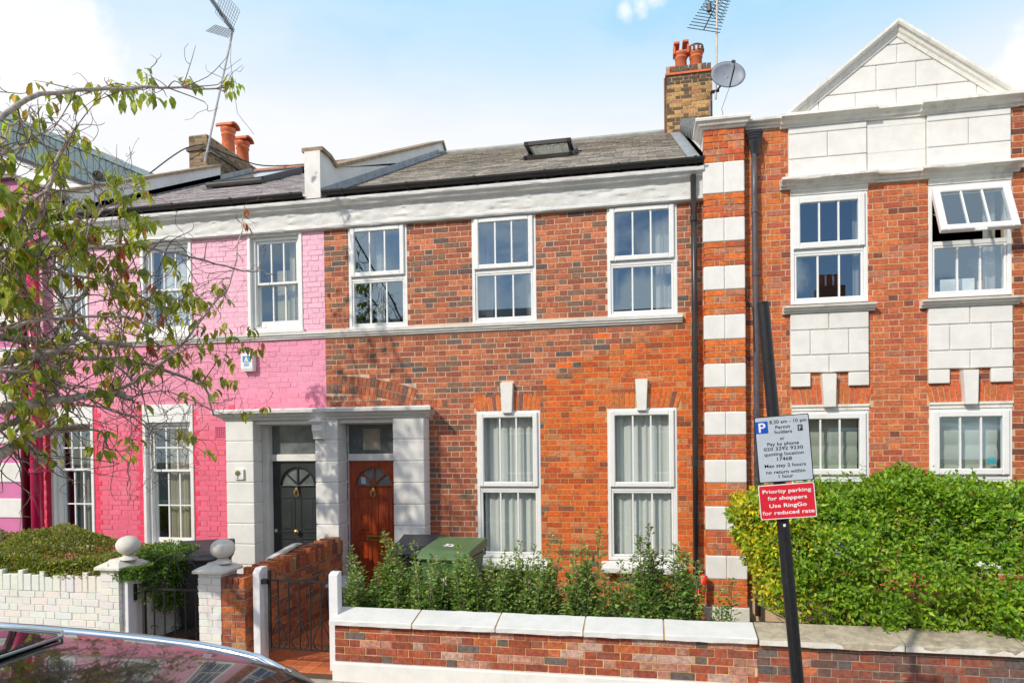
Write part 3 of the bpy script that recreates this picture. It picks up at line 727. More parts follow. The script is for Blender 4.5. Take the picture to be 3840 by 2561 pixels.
# propped-open roof window
sk = MB(); X0, X1, S0, S1 = -1.98, -1.16, 2.66, 3.72
def rbox(mb, T, x0, x1, s0, s1, n0, n1): mb._add([T(x, s, n) for x in (x0, x1) for s in (s0, s1) for n in (n0, n1)], [(0, 1, 3, 2), (4, 6, 7, 5), (0, 4, 5, 1), (2, 3, 7, 6), (0, 2, 6, 4), (1, 5, 7, 3)])
for q in ((X0, X0 + .06, S0, S1), (X1 - .06, X1, S0, S1), (X0, X1, S0, S0 + .07), (X0, X1, S1 - .07, S1)): rbox(sk, T, *q, -.05, .075)
skf = sk.build('roof_window', mat('brown_grey_metal', (.045, .038, .035), .45, bump=.05), roof)
def swing(T, ang, sp, n0):
    ca, sa = math.cos(ang), math.sin(ang)
    return lambda x, s, n=0: T(x, sp + (s - sp) * ca - (n - n0) * -sa * 1, n0 - (s - sp) * sa + (n - n0) * ca)
TS = swing(T, R(21), (S0 + S1) / 2, .08)
s2 = MB()
for q in ((X0 + .02, X0 + .09, S0 + .02, S1 - .02), (X1 - .09, X1 - .02, S0 + .02, S1 - .02), (X0 + .02, X1 - .02, S0 + .02, S0 + .09), (X0 + .02, X1 - .02, S1 - .09, S1 - .02)): rbox(s2, TS, *q, .05, .11)
s2.build('opening_sash', mat('brown_grey_metal', (.045, .038, .035), .45), skf)
s3 = MB(); rbox(s3, TS, X0 + .09, X1 - .09, S0 + .09, S1 - .09, .085, .09); s3.build('pane', M['glass'], skf)
s4 = MB(); rbox(s4, T, X0 + .06, X1 - .06, S0 + .07, S1 - .07, -.04, -.035); s4.build('room_beyond', M['dark'], skf)
bl = MB(); nb = 14
for i in range(nb + 1):
    t = i / nb; x = X0 + .10 + (X1 - X0 - .2) * t
    bl.v += [tuple(TS(x, S0 + .1, .045 + .012 * math.sin(i * 1.9))), tuple(TS(x, S0 + .62, .03 + .02 * math.sin(i * 1.3)))]
bl.f = [(2 * i, 2 * i + 2, 2 * i + 3, 2 * i + 1) for i in range(nb)]
bl.build('blind', cloth('cream_roof_blind', (.72, .66, .54), .3), skf)
# chimney on the party wall
CH = MB(); cy0, cy1 = 5.35, 6.25; cxa, cxb = .47, 1.37
CH.box(cxa + .006, cxb - .006, cy0 + .007, cy1, 7.2, 9.78); ch = CH.build('chimney', M['mortar_y'], H)
def c_stock(x, z, rr):
    t = rr.random(); v = rr.uniform(.85, 1.15)
    c = (.46, .29, .12) if t < .5 else (.38, .22, .10) if t < .65 else (.12, .085, .055) if t < .88 else (.42, .20, .11)
    if z > 9.55 or 8.78 < z < 8.90: c = (.10, .075, .055)
    return tuple(q * v for q in c)
fb = field(cxa, cxb, 7.6, 9.74, [], c_stock, 31); fs = field(cy0, cy1, 7.6, 9.74, [], c_stock, 32)
emit([(fb, ('y', cy0, 0, 0)), (fs, ('x', cxa, 0, -1))], ch, BO, BA, limit=0)
MB().box(cxa - .03, cxb + .03, cy0 - .03, cy1 + .03, 9.74, 9.78).build('tile_creasing', M['terracotta'], ch)
x = cxa - .01; rr = random.Random(2)
while x < cxb - .03: MB().box(x, x + .075, cy0 - .015, cy0 + .1, 9.785, 9.90 + rr.uniform(0, .02), col=(.12, .10, .075) if rr.random() < .8 else (.45, .3, .18), ch=.008).build('soldier_brick', BA, ch); x += .09
MB().box(cxa + .03, cxb - .03, cy0 + .09, cy1 - .03, 9.785, 9.86).build('flaunching', M['mortar_g'], ch)
def pot(parent, x, y, z, h, r, hooded=None, dark=False):
    pr = [(r * .95, 0), (r, .05), (r * .92, h * .72), (r * 1.02, h * .74), (r * 1.04, h * .79), (r * .95, h * .81), (r * .95, h * .86), (r * 1.12, h * .9), (r * 1.14, h), (r * .9, h), (r * .85, h * .85)]
    o = MB().lathe(pr, (x, y, z), 20).build('chimney_pot', M['terracotta'], parent, smooth=True)
    if hooded == 'ridge':
        hh = MB(); n = 8; ro = r * 1.25
        pts = [(y - ro * math.cos(math.pi * k / n), z + h + .02 + ro * .6 * math.sin(math.pi * k / n)) for k in range(n + 1)]; pi_ = [(y - (ro - .03) * math.cos(math.pi * (n - k) / n), z + h - .0 + (ro - .03) * .6 * math.sin(math.pi * (n - k) / n)) for k in range(n + 1)]
        hh.prism(pts + pi_, x - r * 1.35, x + r * 1.35, 'x'); hh.build('pot_hood', M['terracotta'], o)
    if hooded == 'square':
        q = MB()
        for sx in (-1, 1): q.box(x + sx * r * 1.1 - .02, x + sx * r * 1.1 + .02, y - r * .9, y + r * .9, z + h * .9, z + h + .13)
        q.box(x - r * 1.2, x - .03, y - r * 1.2, y + r * 1.2, z + h + .13, z + h + .17); q.box(x + .03, x + r * 1.2, y - r * 1.2, y + r * 1.2, z + h + .15, z + h + .19)
        q.build('pot_hood', M['terracotta'], o)
    if hooded == 'crown':
        q = MB()
        for k in range(10): a = 6.283 * k / 10; q.box(x + r * math.cos(a) * 1.1 - .022, x + r * math.cos(a) * 1.1 + .022, y + r * math.sin(a) * 1.1 - .022, y + r * math.sin(a) * 1.1 + .022, z + h - .01, z + h + .07)
        q.lathe([(r * 1.2, h + .07), (r * 1.2, h + .11), (r * 1.0, h + .13)], (x, y, z), 20); q.build('pot_crown', mat('sooty_terracotta', (.16, .06, .035), .8), o)
    return o
pot(ch, .77, 5.6, 9.80, .50, .125, 'square'); pot(ch, 1.07, 5.6, 9.80, .48, .13, 'crown'); pot(ch, .70, 6.0, 9.80, .34, .11, 'ridge'); pot(ch, 1.02, 6.0, 9.80, .34, .11)
MB().box(cxa - .04, cxb, cy0 - .02, cy0 + .05, 8.30, 8.55).build('flashing', M['coping'], ch)
MB().tube([(cxa - .035, cy0 + .05, 8.6), (cxa - .035, cy0 + .05, 9.72)], .022, 6).build('flue_pipe', mat('rusty_brown_pipe', (.17, .07, .05), .7), ch)
MB().tube([(cxb - .05, cy0 - .035, 8.5), (cxb - .05, cy0 - .035, 9.15)], .022, 6).build('vent_pipe', M['pipe'], ch)
# white rendered party walls standing above the roofs
def partywall(parent, xa, xb, pts, bot, cap=True, capm='parcap', name='party_wall'):
    up = list(pts); lo = [(up[-1][0], bot(up[-1][0])), (up[0][0], bot(up[0][0]))]
    o = MB().prism(up + lo, xa, xb, 'x').build(name, M['stucco'], parent)
    for i in range(len(pts) - 1):
        (ya, za), (yb, zb) = pts[i], pts[i + 1]
        L = math.hypot(yb - ya, zb - za); n = max(1, int(L / .5)) if cap else 0
        for k in range(n):
            t0, t1 = k / n, (k + 1) / n - .006 / L
            p0 = (ya + (yb - ya) * t0, za + (zb - za) * t0); p1 = (ya + (yb - ya) * t1, za + (zb - za) * t1)
            MB().prism([p0, p1, (p1[0], p1[1] + .055), (p0[0], p0[1] + .055)], xa - .04, xb + .04, 'x').build('coping_stone', M[capm], o)
    return o
base = lambda y: max(5.76, 5.80 + .505 * (y + .12) - .15)
partywall(H, -4.69, -4.452, [(-.16, 6.42), (.12, 6.42), (.32, 6.36), (5.75, 9.02), (6.2, 8.75)], base)
pwr = partywall(H, .735, 1.0, [(-.05, 6.15), (.3, 6.42), (2.4, 7.36), (5.35, 8.80)], base, cap=False)
for k in range(14): 
    t = k / 14; y = .0 + 5.3 * t; z = 6.27 + (8.72 - 6.27) * t if t > .06 else 6.25
    MB().box(.715, 1.02, y, y + .365, z - .03, z + .10).build('brick_on_edge', mat('grey_engineering_brick', (.17, .175, .18), .8, var=.25, vscale=12), pwr)
dp = downpipe(H, [(.607, -.10, 5.66), (.612, -.10, 4), (.605, -.10, 2.2), (.60, -.10, .05)], .036, M['gutter'], [((.61, -.1, 3.35), (.61, -.1, 3.42)), ((.608, -.1, 5.08), (.608, -.1, 5.14)), ((.604, -.1, 1.98), (.604, -.1, 2.04))])
pl = MB(); pl.prism([(-.07, -.06), (-.07, .035), (.02, .06), (.02, -.06)], -2.9, .69, 'x'); pl.build('plinth', M['stucco'], H)
curt = 'net curtains in the brick house'
curtain('white net curtain gathered behind the ground-floor window nearest the red door', -2.20, -1.47, .80, 2.66, .135, seed=1, group=curt)
curtain('white net curtain behind the ground-floor window beside the thin black downpipe', -.43, .31, .80, 2.66, .135, seed=2, group=curt)
for (a, b), lab, parts in zip(UPW, ('upper window above the red door', 'middle upper window of the brick house', 'upper window beside the black downpipe'), (((.36, .52),), ((.02, .30), (.80, .99)), ((.02, .16), (.70, .99)))):
    for j, (u, v) in enumerate(parts):
        curtain('sheer white %scurtain in the %s' % ('' if len(parts) == 1 else ('left ' if j == 0 else 'right '), lab), a + (b - a) * u, a + (b - a) * v, 3.98, 5.33, .26, SHEER, .02, .09, seed=int(-a * 10) + j, gather=.15, group='sheer curtains upstairs')

# ================================================================== gabled house on the right
def c_right(x, z, rr):
    t = rr.random(); v = rr.uniform(.88, 1.12)
    c = (.53, .14, .055) if t < .5 else (.61, .18, .065) if t < .68 else (.43, .105, .055) if t < .88 else (.46, .17, .10) if t < .96 else (.20, .07, .05)
    if x > 4.25: c = tuple(q * .8 for q in c)
    if 1.2 < x < 1.75 and rr.random() < .35: c = (.62, .17, .045)
    return tuple(q * v for q in c)
def c_quoin(x, z, rr):
    v = rr.uniform(.88, 1.12); t = rr.random()
    c = (.66, .16, .035) if t < .55 else (.52, .11, .045) if t < .85 else (.50, .2, .11)
    return tuple(q * v for q in c)
G = thing('gabled_house', 'orange-red brick house on the right with white pediment and white banded corner pillar', 'house', (2.9, 0, 0))
RU = [(1.78, 2.672), (3.343, 4.235)]
holes = [(a, b, 3.96, 5.40) for a, b in RU] + [(a, b, .70, 2.73) for a, b in RU]
w = MB(); holed_wall(w, 1.0, 6.2, -.06, 6.21, .0045, .25, holes); wallr = w.build('wall', M['mortar_r'], G)
bh = list(holes)
for dx in (0, 1.56): bh += [(1.765 + dx, 2.668 + dx, 3.125, 3.96), (1.765 + dx, 2.0 + dx, 2.955, 3.13), (2.435 + dx, 2.668 + dx, 2.955, 3.13), (2.115 + dx, 2.29 + dx, 2.7, 3.13), (1.76 + dx, 2.695 + dx, 2.73, 2.95)]
bh += [(1.755, 4.217, 5.40, 6.2), (1.0, 1.225, -1, 7)]
fr_ = field(1.225, 6.2, .3, 6.17, bh, c_right, 41)
qb = [(5.785, 6.20), (5.09, 5.392), (4.49, 4.79), (3.878, 4.188), (3.268, 3.568), (2.664, 2.966), (2.06, 2.366), (1.472, 1.766), (.85, 1.168), (.20, .55)]
fields = [(fr_, ('y', 0, 0, 0))]
for a, b in qb:
    n = round((b - a) / .0755)
    for i in range(n):
        z = a + (b - a) * i / n; h = (b - a) / n - .011
        if i % 2: xs = [(.737, .975), (.985, 1.22)]
        else: xs = [(.737, .85), (.86, .91), (.92, 1.03), (1.04, 1.09), (1.10, 1.22)]
        fields.append(([(p, q, z + .005, z + h + .005, c_quoin(p, z, rng)) for p, q in xs], ('y', -.12, 0, 0)))
        fields.append(([(-.115, -.004, z + .005, z + h + .005, c_quoin(.8, z, rng))], ('x', .733, 0, -1)))
        fields.append(([(-.115, -.004, z + .005, z + h + .005, c_quoin(.8, z, rng))], ('x', 1.224, 0, 1)))
emit(fields, wallr, BO, BA, accept=lambda p: p[2] > 2.0 or p[0] < 1.4)
pc = MB(); pc.box(.745, 1.212, -.112, .2, .0, 6.2); pc.build('pier_core', M['mortar_r'], wallr)
zz = [6.20] + [v for p in qb for v in (p[0], p[1])][0:]
st = [(5.392, 5.785), (4.79, 5.09), (4.188, 4.49), (3.568, 3.878), (2.966, 3.268), (2.366, 2.664), (1.766, 2.06), (1.168, 1.472), (.55, .85)]
for i, (a, b) in enumerate(st):
    for u, v, c0 in ((.722, .976, 1), (.979, 1.224, 0)):
        q = MB(); q.box(u, v, -.127, .0, a + .003, b - .003); o = q.build('quoin_stone', M['stucco'], G, bevel=.014, segs=3)
q = MB(); q.box(.70, 1.245, -.15, .0, -.06, .20); q.build('plinth_stone', M['capface'], G, bevel=.01)
for wi, dx in enumerate((0, 1.56)):
    vo = voussoirs(1.735 + dx, 2.715 + dx, 1.785 + dx, 2.675 + dx, 2.737, 2.95, 15, 0, lambda x, z, r: tuple(q * r.uniform(.85, 1.12) for q in (.58, .15, .055)), wi + 5, (2.10 + dx, 2.30 + dx))
    emit_polys(vo, wallr, 'arch_brick', BA)
    MB().prism([(2.143 + dx, 2.698), (2.276 + dx, 2.698), (2.286 + dx, 3.104), (2.121 + dx, 3.104)], -.095, .0, 'y').build('keystone', M['stucco'], G, bevel=.006)
    for z0, z1, js in ((3.655, 3.86, (2.214,)), (3.345, 3.655, (1.998, 2.440)), (3.125, 3.345, (2.215,))):
        e = [1.765, *js, 2.670]
        for a, b in zip(e, e[1:]): MB().box(a + dx + .005, b + dx - .005, -.042, .0, z0 + .005, z1 - .005).build('rusticated_block', M['stucco'], G, bevel=.008)
    for a, b in ((1.768, 1.998), (2.437, 2.668)): MB().box(a + dx, b + dx, -.042, .0, 2.955, 3.120).build('rusticated_block', M['stucco'], G, bevel=.010)
    bk = MB(); bk.box(1.768 + dx, 2.667 + dx, -.022, .006, 3.127, 3.86); bk.build('panel_backing', M['stucco'], G)
    pr = [(.02, 3.862), (-.05, 3.862), (-.055, 3.885), (-.09, 3.892), (-.10, 3.915), (-.13, 3.925), (-.135, 3.948), (.02, 3.958)]
    moulding('sill', 1.68 + dx, 2.735 + dx, pr, M['oldstone'], G, .2, .001, wi)
for i, (a, b) in enumerate(RU):
    upvc(G, a, b, 3.985, 5.405, 4.66, 4.635, lip=.075, opened=24 if i == 1 else 0, sw=.078)
    upvc(G, a, b, .74, 2.73, 1.86, 1.83, lip=.075, sw=.075)
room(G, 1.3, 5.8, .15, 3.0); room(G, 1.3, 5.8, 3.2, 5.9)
# white frieze blocks above the upper windows
for (xa, xb, y, js) in ((1.757, 2.658, -.04, (2.21,)), (3.32, 4.215, -.04, (3.767,)), (2.661, 3.317, -.012, ())):
    for z0, z1, jj in ((6.077, 6.16, ()), (5.77, 6.077, js), (5.50, 5.77, ())):
        e = [xa, *jj, xb]
        for a, b in zip(e, e[1:]): MB().box(a + .004, b - .004, y, .0, z0 + (.004 if y < -.03 else .001), z1 - (.004 if y < -.03 else .001)).build('frieze_block', M['stucco'], G, bevel=.008 if y < -.03 else .002)
    MB().box(xa + .002, xb - .002, y + .018, .006, 5.5, 6.16).build('frieze_backing', M['stucco'], G)
def cor(z, h, p): return [(.03, z), (-p * .25, z), (-p * .28, z + h * .18), (-p * .5, z + h * .26), (-p * .6, z + h * .5), (-p * .9, z + h * .62), (-p, z + h * .7), (-p, z + h * .95), (-p * .9, z + h), (.03, z + h * 1.05)]
for a, b, p in ((1.66, 2.745, .17), (2.745, 3.235, .125), (3.235, 4.30, .17)):
    moulding('cornice', a, b, cor(6.16, .135, p), M['oldstone'], G, .15, .0025, 1)
    moulding('cornice', a, b, cor(5.405, .115, p), M['oldstone'], G, .12, .003, 2)
moulding('cornice', 1.25, 1.66, cor(6.19, .10, .12), M['oldstone'], G, .15, .002, 3); moulding('cornice', 4.30, 6.2, cor(6.17, .12, .13), M['oldstone'], G, .3, .002, 3)
# mitred cap of the corner pillar
cp = MB(); lv = [(0.0, 6.19), (.02, 6.195), (.03, 6.215), (.06, 6.23), (.075, 6.26), (.10, 6.275), (.105, 6.30), (.10, 6.315)]
for d, z in lv: cp.v += [(.735 - d, -.12 - d, z), (1.222 + d * .7, -.12 - d, z), (1.222 + d * .7, .3, z), (.735 - d, .3, z)]
cp.f = [(4 * i + j, 4 * i + (j + 1) % 4, 4 * i + 4 + (j + 1) % 4, 4 * i + 4 + j) for i in range(len(lv) - 1) for j in range(4)] + [(0, 3, 2, 1), (28, 29, 30, 31)]
cp.build('pillar_cap', M['oldstone'], G)
# pediment: blocks clipped to the triangle, then raking mouldings
apx, bl_, br_ = (2.985, 7.16), (1.86, 6.29), (4.12, 6.29)
def cliptri(p):
    for (x0, z0), (x1, z1) in ((bl_, apx), (apx, br_)):
        a, b = -(z1 - z0), (x1 - x0); p = clip(p, a, b, a * x0 + b * z0 )
        if not p: return p
    return p
rows = [(6.295, 6.51, (2.11, 2.533, 2.99, 3.433, 3.857)), (6.51, 6.815, (2.766, 3.206)), (6.815, 7.04, (2.996,)), (7.04, 7.2, ())]
for z0, z1, js in rows:
    e = [1.7, *js, 4.3]
    for a, b in zip(e, e[1:]):
        p = cliptri([(a + .005, z0 + .005), (b - .005, z0 + .005), (b - .005, z1 - .005), (a + .005, z1 - .005)])
        if len(p) >= 3 and max(x for x, z in p) - min(x for x, z in p) > .05: MB().prism(p, -.035, .02, 'y').build('pediment_block', M['stucco'], G, bevel=.007)
MB().prism([bl_, br_, apx], -.018, .2, 'y').build('tympanum', M['stucco'], G)
for sgn, xe, in ((-1, 1.665), (1, 4.31)):
    n = 12; dirx, dirz = (xe - 2.99), (6.27 - 7.30)
    L = math.hypot(dirx, dirz); ux, uz = dirx / L, dirz / L; nx, nz = (-uz, ux) if sgn < 0 else (uz, -ux)
    if nz > 0: nx, nz = -nx, -nz          # pointing down, into the gable
    pr = [(.2, 0), (-.135, 0), (-.135, .03), (-.12, .05), (-.09, .06), (-.08, .085), (-.06, .10), (-.05, .135), (.2, .135)]
    q = MB()
    for i in range(n + 1):
        t = i / n
        for y, d in pr:
            bx, bz = 2.99 + dirx * t, 7.30 + dirz * t
            # mitre at the apex: slide along the slope so both halves meet on x = 2.99
            sl = -d * nx / ux if i == 0 else 0
            q.v.append((bx + nx * d + ux * sl, y + rng.gauss(0, .0015), bz + nz * d + uz * sl))
    k = len(pr); q.f = [(i * k + j, (i + 1) * k + j, (i + 1) * k + (j + 1) % k, i * k + (j + 1) % k) for i in range(n) for j in range(k)] + [tuple(range(k)), tuple(n * k + j for j in range(k))[::-1]]
    q.build('raking_cornice', M['oldstone'], G)
rr_ = MB(); rr_.v = [(1.3, .1, 6.2), (4.6, .1, 6.2), (6.3, .1, 6.3), (1.3, 6, 8.4), (6.3, 6, 8.2)]; 
rf = MB(); rf._add([(1.05, .25, 6.22), (6.3, .25, 6.22), (6.3, 4.2, 7.0), (1.05, 4.2, 7.0)], [(0, 1, 2, 3)]); rf._add([(1.7, .05, 6.25), (2.99, .05, 7.22), (2.99, 3.8, 7.22), (1.7, 3.8, 6.6)], [(0, 1, 2, 3)]); rf._add([(4.3, .05, 6.25), (2.99, .05, 7.22), (2.99, 3.8, 7.22), (4.3, 3.8, 6.6)], [(0, 3, 2, 1)])
rf.build('roof', mat('dark_slate', (.10, .10, .105), .7, var=.2), G)
# rainwater head and pipes in the recess beside the pillar
hp = MB()
def octa(cx, cy, rx, ry, z): return [(cx + rx * math.cos(R(22.5 + 45 * k)), cy + ry * math.sin(R(22.5 + 45 * k)), z) for k in range(8)]
lv = [(.10, 6.13), (.105, 6.10), (.095, 6.095), (.10, 6.07), (.092, 6.065), (.096, 6.04), (.085, 6.03), (.075, 5.98), (.052, 5.88), (.045, 5.84)]
for r, z in lv: hp.v += octa(1.352, -.085, r, r * .8, z)
hp.f = [(8 * i + j, 8 * i + (j + 1) % 8, 8 * i + 8 + (j + 1) % 8, 8 * i + 8 + j) for i in range(len(lv) - 1) for j in range(8)] + [tuple(range(8))]
hp.build('rainwater_head', M['black'], G)
dp2 = downpipe(G, [(1.345, -.085, 5.9), (1.345, -.085, 5.4), (1.350, -.085, 4), (1.352, -.085, 2.7), (1.352, -.085, .1)], .036, M['pipe'], [((1.346, -.085, 5.13), (1.346, -.085, 5.20)), ((1.35, -.085, 4.35), (1.35, -.085, 4.41)), ((1.35, -.085, 2.62), (1.35, -.085, 2.69))])
MB().tube([(1.40, -.08, 6.08), (1.43, -.06, 6.0), (1.47, -.02, 5.75), (1.44, -.02, 5.6), (1.33, -.13, 5.35)], .004, 5).build('cable', M['pipe'], G)
MB().tube([(1.245, -.02, 4.35), (1.235, -.03, 4.25), (1.25, -.05, 4.1), (1.31, -.11, 3.95), (1.33, -.125, 3.4)], .007, 5).build('cable', M['black'], G)
MB().box(1.26, 1.44, -.03, .03, 6.13, 6.19).build('outlet', M['black'], G)
for (a, b), where in zip(RU, ('behind the parking sign', 'on the far right')):
    bb = MB(); n = 26; z0, z1 = .8, 2.62; vs = []
    for i in range(n * 4 + 1):
        z = z0 + (z1 - z0) * i / (n * 4); ph = (z - z0) % .235
        vs += [(a + .07, .17 - .022 * math.sin(ph / .235 * 3.14), z), (b - .09, .17 - .022 * math.sin(ph / .235 * 3.14), z)]
    bb._add(vs, [(2 * i, 2 * i + 1, 2 * i + 3, 2 * i + 2) for i in range(n * 4)])
    tag(bb.build('roman_blind', BLIND, smooth=False), 'pale green folded blind lowered in the ground-floor window %s' % where, 'blind', 'blinds of the gabled house')
cu = curtain('white curtain edge inside the closed upper window of the gabled house', 2.55, 2.63, 4.05, 5.3, .2, SHEER, .015, .06, 7, 'white curtain strips')
cu = curtain('white curtain edge inside the upper window that stands propped open', 4.02, 4.15, 4.05, 5.3, .2, SHEER, .015, .08, 8, 'white curtain strips')
st_ = MB(); st_.lathe([(.05, 0), (.052, .004), (.052, 0)], (0, 0, 0), 20); 
stk = MB().tube([(4.03, .028, 2.03), (4.03, .033, 2.03)], .045, 20).build('window_sticker', mat('turquoise_sticker', (.03, .42, .55), .5, bump=0), G)
# things on the window sill inside, seen through the lower light of the open window
tag(MB().box(3.55, 3.93, .20, .28, 4.04, 4.24).build('storage_box', mat('white_plastic', (.7, .72, .72), .4), bevel=.01), 'white box standing inside the upper right window', 'box')
tag(MB().tube([(3.99, .2, 4.03), (3.99, .2, 4.20)], .035, 14).build('candle', mat('orange_wax', (.75, .35, .12), .6)), 'orange candle standing inside the upper right window', 'candle')

# ================================================================== pink painted house
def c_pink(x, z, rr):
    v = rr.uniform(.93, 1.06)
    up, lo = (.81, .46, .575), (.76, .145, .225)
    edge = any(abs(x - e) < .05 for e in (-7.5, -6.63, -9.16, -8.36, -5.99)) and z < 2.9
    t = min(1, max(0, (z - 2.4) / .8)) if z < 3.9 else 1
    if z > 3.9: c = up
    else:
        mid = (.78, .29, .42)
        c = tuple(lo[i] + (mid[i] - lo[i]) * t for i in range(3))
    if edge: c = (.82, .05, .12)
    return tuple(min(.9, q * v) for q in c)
PO = tinted('painted_brick', 'obj', .6, .08, .6, 30, .22, (.80, .52, .60), bdist=.006, spec=.35, patchy=.14, patchcol=(.62, .18, .30)); PA = tinted('painted_brick', 'att', .6, .08, .6, 30, .22, (.80, .52, .60), bdist=.006, spec=.35, patchy=.14, patchcol=(.62, .18, .30))
P = thing('painted_house', 'pink painted brick terraced house partly hidden behind the tree branches', 'house', (-6.9, 0, 0))
PU = [(-5.70, -4.83), (-7.485, -6.62), (-9.0, -8.42)]; PG = [(-7.50, -6.64), (-9.15, -8.372)]
holes = [(a, b, 3.93, 5.38) for a, b in PU] + [(-7.50, -6.64, .75, 2.93), (-9.15, -8.372, .75, 2.93), (-5.72, -4.49, .0, 2.665)]
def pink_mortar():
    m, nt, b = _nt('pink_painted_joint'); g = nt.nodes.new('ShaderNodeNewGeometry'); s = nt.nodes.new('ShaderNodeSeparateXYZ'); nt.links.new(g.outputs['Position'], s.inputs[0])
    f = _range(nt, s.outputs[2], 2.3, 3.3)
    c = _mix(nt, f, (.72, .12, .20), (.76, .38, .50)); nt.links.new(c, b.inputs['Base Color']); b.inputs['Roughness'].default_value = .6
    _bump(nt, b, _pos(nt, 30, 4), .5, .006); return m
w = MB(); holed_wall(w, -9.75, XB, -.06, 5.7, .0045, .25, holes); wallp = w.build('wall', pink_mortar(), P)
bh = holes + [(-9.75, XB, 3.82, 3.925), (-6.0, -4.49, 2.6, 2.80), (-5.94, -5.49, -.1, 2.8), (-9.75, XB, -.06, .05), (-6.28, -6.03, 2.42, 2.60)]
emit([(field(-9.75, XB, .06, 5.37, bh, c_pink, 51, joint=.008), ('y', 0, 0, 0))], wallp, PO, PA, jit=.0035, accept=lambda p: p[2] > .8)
vg = MB()
for k in range(9): vg.box(-6.27 + k * .029, -6.262 + k * .029, -.012, .0, 2.43, 2.59)
for k in range(6): vg.box(-6.275, -6.03, -.010, .002, 2.43 + k * .029, 2.438 + k * .029)
vg.build('air_vent', mat('pink_vent_paint', (.74, .18, .30), .6, bump=0), P)
for i, (a, b) in enumerate(PU): boxsash(P, a, b, 3.93, 5.38, 4.645)
boxsash(P, PG[0][0], PG[0][1], .72, 2.93, 1.915, hdr=.22, cross=True); boxsash(P, PG[1][0], PG[1][1], .72, 2.93, 1.935, hdr=.22, cross=True)
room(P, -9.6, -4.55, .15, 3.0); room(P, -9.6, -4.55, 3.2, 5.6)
moulding('string_course', -9.72, XB, sc_prof, M['stringc'], P, .12, .0015, 5)
moulding('frieze', -9.75, XB, fr, M['frieze'], P, .045, .006, 22)
SLP = [(.38, .335, .335), (.42, .37, .365), (.34, .30, .305)]
roofp, TP = slate_roof(P, -9.0, -4.69, -.12, 5.80, PIT, 6.42, SLP, M['lead'], 4, holes=[(-8.0, -6.9, 2.9, 4.9)], limit=300, w=.3, gauge=.2)
gutter(P, -8.98, -4.70, -.16, 5.842, M['gutter'])
MB()._add([TP(-9.0, 0, .025), TP(-8.93, 0, .022), TP(-8.93, 6.3, .022), TP(-9.0, 6.3, .03), TP(-9.0, 0, .1), TP(-9.0, 6.3, .12)], [(0, 1, 2, 3), (0, 3, 5, 4)]).build('flashing', M['lead'], roofp)
MB().tube([TP(-9.0, 6.42, .02), TP(-4.5, 6.42, .02)], .07, 8).build('ridge', mat('red_ridge_tile', (.42, .17, .10), .8, bump=.4), roofp)
sk = MB(); X0, X1, S0, S1 = -8.0, -6.95, 2.95, 4.75
for q in ((X0, X0 + .06, S0, S1), (X1 - .06, X1, S0, S1), (X0, X1, S0, S0 + .08), (X0, X1, S1 - .07, S1)): rbox(sk, TP, *q, -.02, .13)
skf = sk.build('roof_window', mat('dark_grey_metal', (.06, .062, .066), .4, bump=0), roofp)
s3 = MB(); rbox(s3, TP, X0 + .05, X1 - .05, S0 + .06, S1 - .06, .10, .11); s3.build('pane', mat('bright_roof_glass', (.25, .27, .27), .08, bump=0, spec=.9), skf)
MB().tube([TP(X0 - .05, S0 - .06, .07), TP(X1 + .05, S0 - .06, .07)], .05, 8).build('awning_roll', mat('dark_brown_roll', (.05, .045, .04), .5), skf)
MB().box(-9.02, -8.55, -.10, .2, 5.80, 6.0).build('flashing', M['lead'], P)
basep = lambda y: max(5.76, 5.80 + .505 * (y + .12) - .15)
partywall(P, -9.28, -9.0, [(-.08, 6.22), (.2, 6.32), (4.25, 8.31)], basep)
# stock-brick stack with leaning aerial
CH2 = MB(); ax0, ax1, ay0, ay1 = -9.76, -9.32, 4.25, 6.3
CH2.box(ax0 + .006, ax1 - .006, ay0 + .007, ay1, 7.2, 9.05); ch2 = CH2.build('chimney', M['mortar_g'], P)
def c_stock2(x, z, rr):
    v = rr.uniform(.8, 1.2); c = (.28, .20, .115) if rr.random() < .6 else (.16, .12, .08)
    return tuple(q * v for q in c)
emit([(field(ax0, ax1, 7.4, 9.03, [], c_stock2, 61), ('y', ay0, 0, 0)), (field(ay0, ay1, 7.4, 9.03, [], c_stock2, 62), ('x', ax1, 0, 1))], ch2, BO, BA, limit=0)
MB().box(ax0 - .04, ax1 + .04, ay0 - .04, ay1 + .04, 8.70, 8.78).build('oversailing_course', mat('sooty_brick', (.13, .10, .07), .9, var=.2), ch2)
MB().prism([(4.9, 8.2), (6.3, 8.75), (6.3, 8.95), (5.9, 8.9)], ax1 - .0, ax1 + .03, 'x').build('cement_fillet', M['mortar_g'], ch2)
pot(ch2, -9.53, 5.35, 8.98, .68, .15, 'ridge'); pot(ch2, -9.53, 5.92, 8.93, .66, .15, 'ridge')
# magenta soil pipes at the left end
mg = mat('magenta_gloss_paint', (.52, .005, .085), .3, var=.1, vscale=3, bump=.05, coat=.3); mgd = mat('dark_maroon_gloss_paint', (.11, .003, .02), .35, var=.1, bump=.05)
sp = downpipe(P, [(-9.26, -.16, 5.45), (-9.26, -.16, .1)], .085, mg, [((-9.26, -.16, 1.92), (-9.26, -.16, 1.98)), ((-9.26, -.16, 3.6), (-9.26, -.16, 3.68))], 'soil_pipe', 16)
downpipe(P, [(-9.40, -.10, 5.5), (-9.40, -.10, .1)], .03, mg, [((-9.40, -.1, 1.78), (-9.40, -.1, 1.86))], 'waste_pipe'); downpipe(P, [(-9.49, -.14, 5.45), (-9.49, -.14, .1)], .055, mgd, (), 'rainwater_pipe')
MB().box(-9.12, -9.10, -.19, .0, 1.93, 1.96).build('pipe_bracket', mg, sp)
g1 = 'curtains in the pink house'
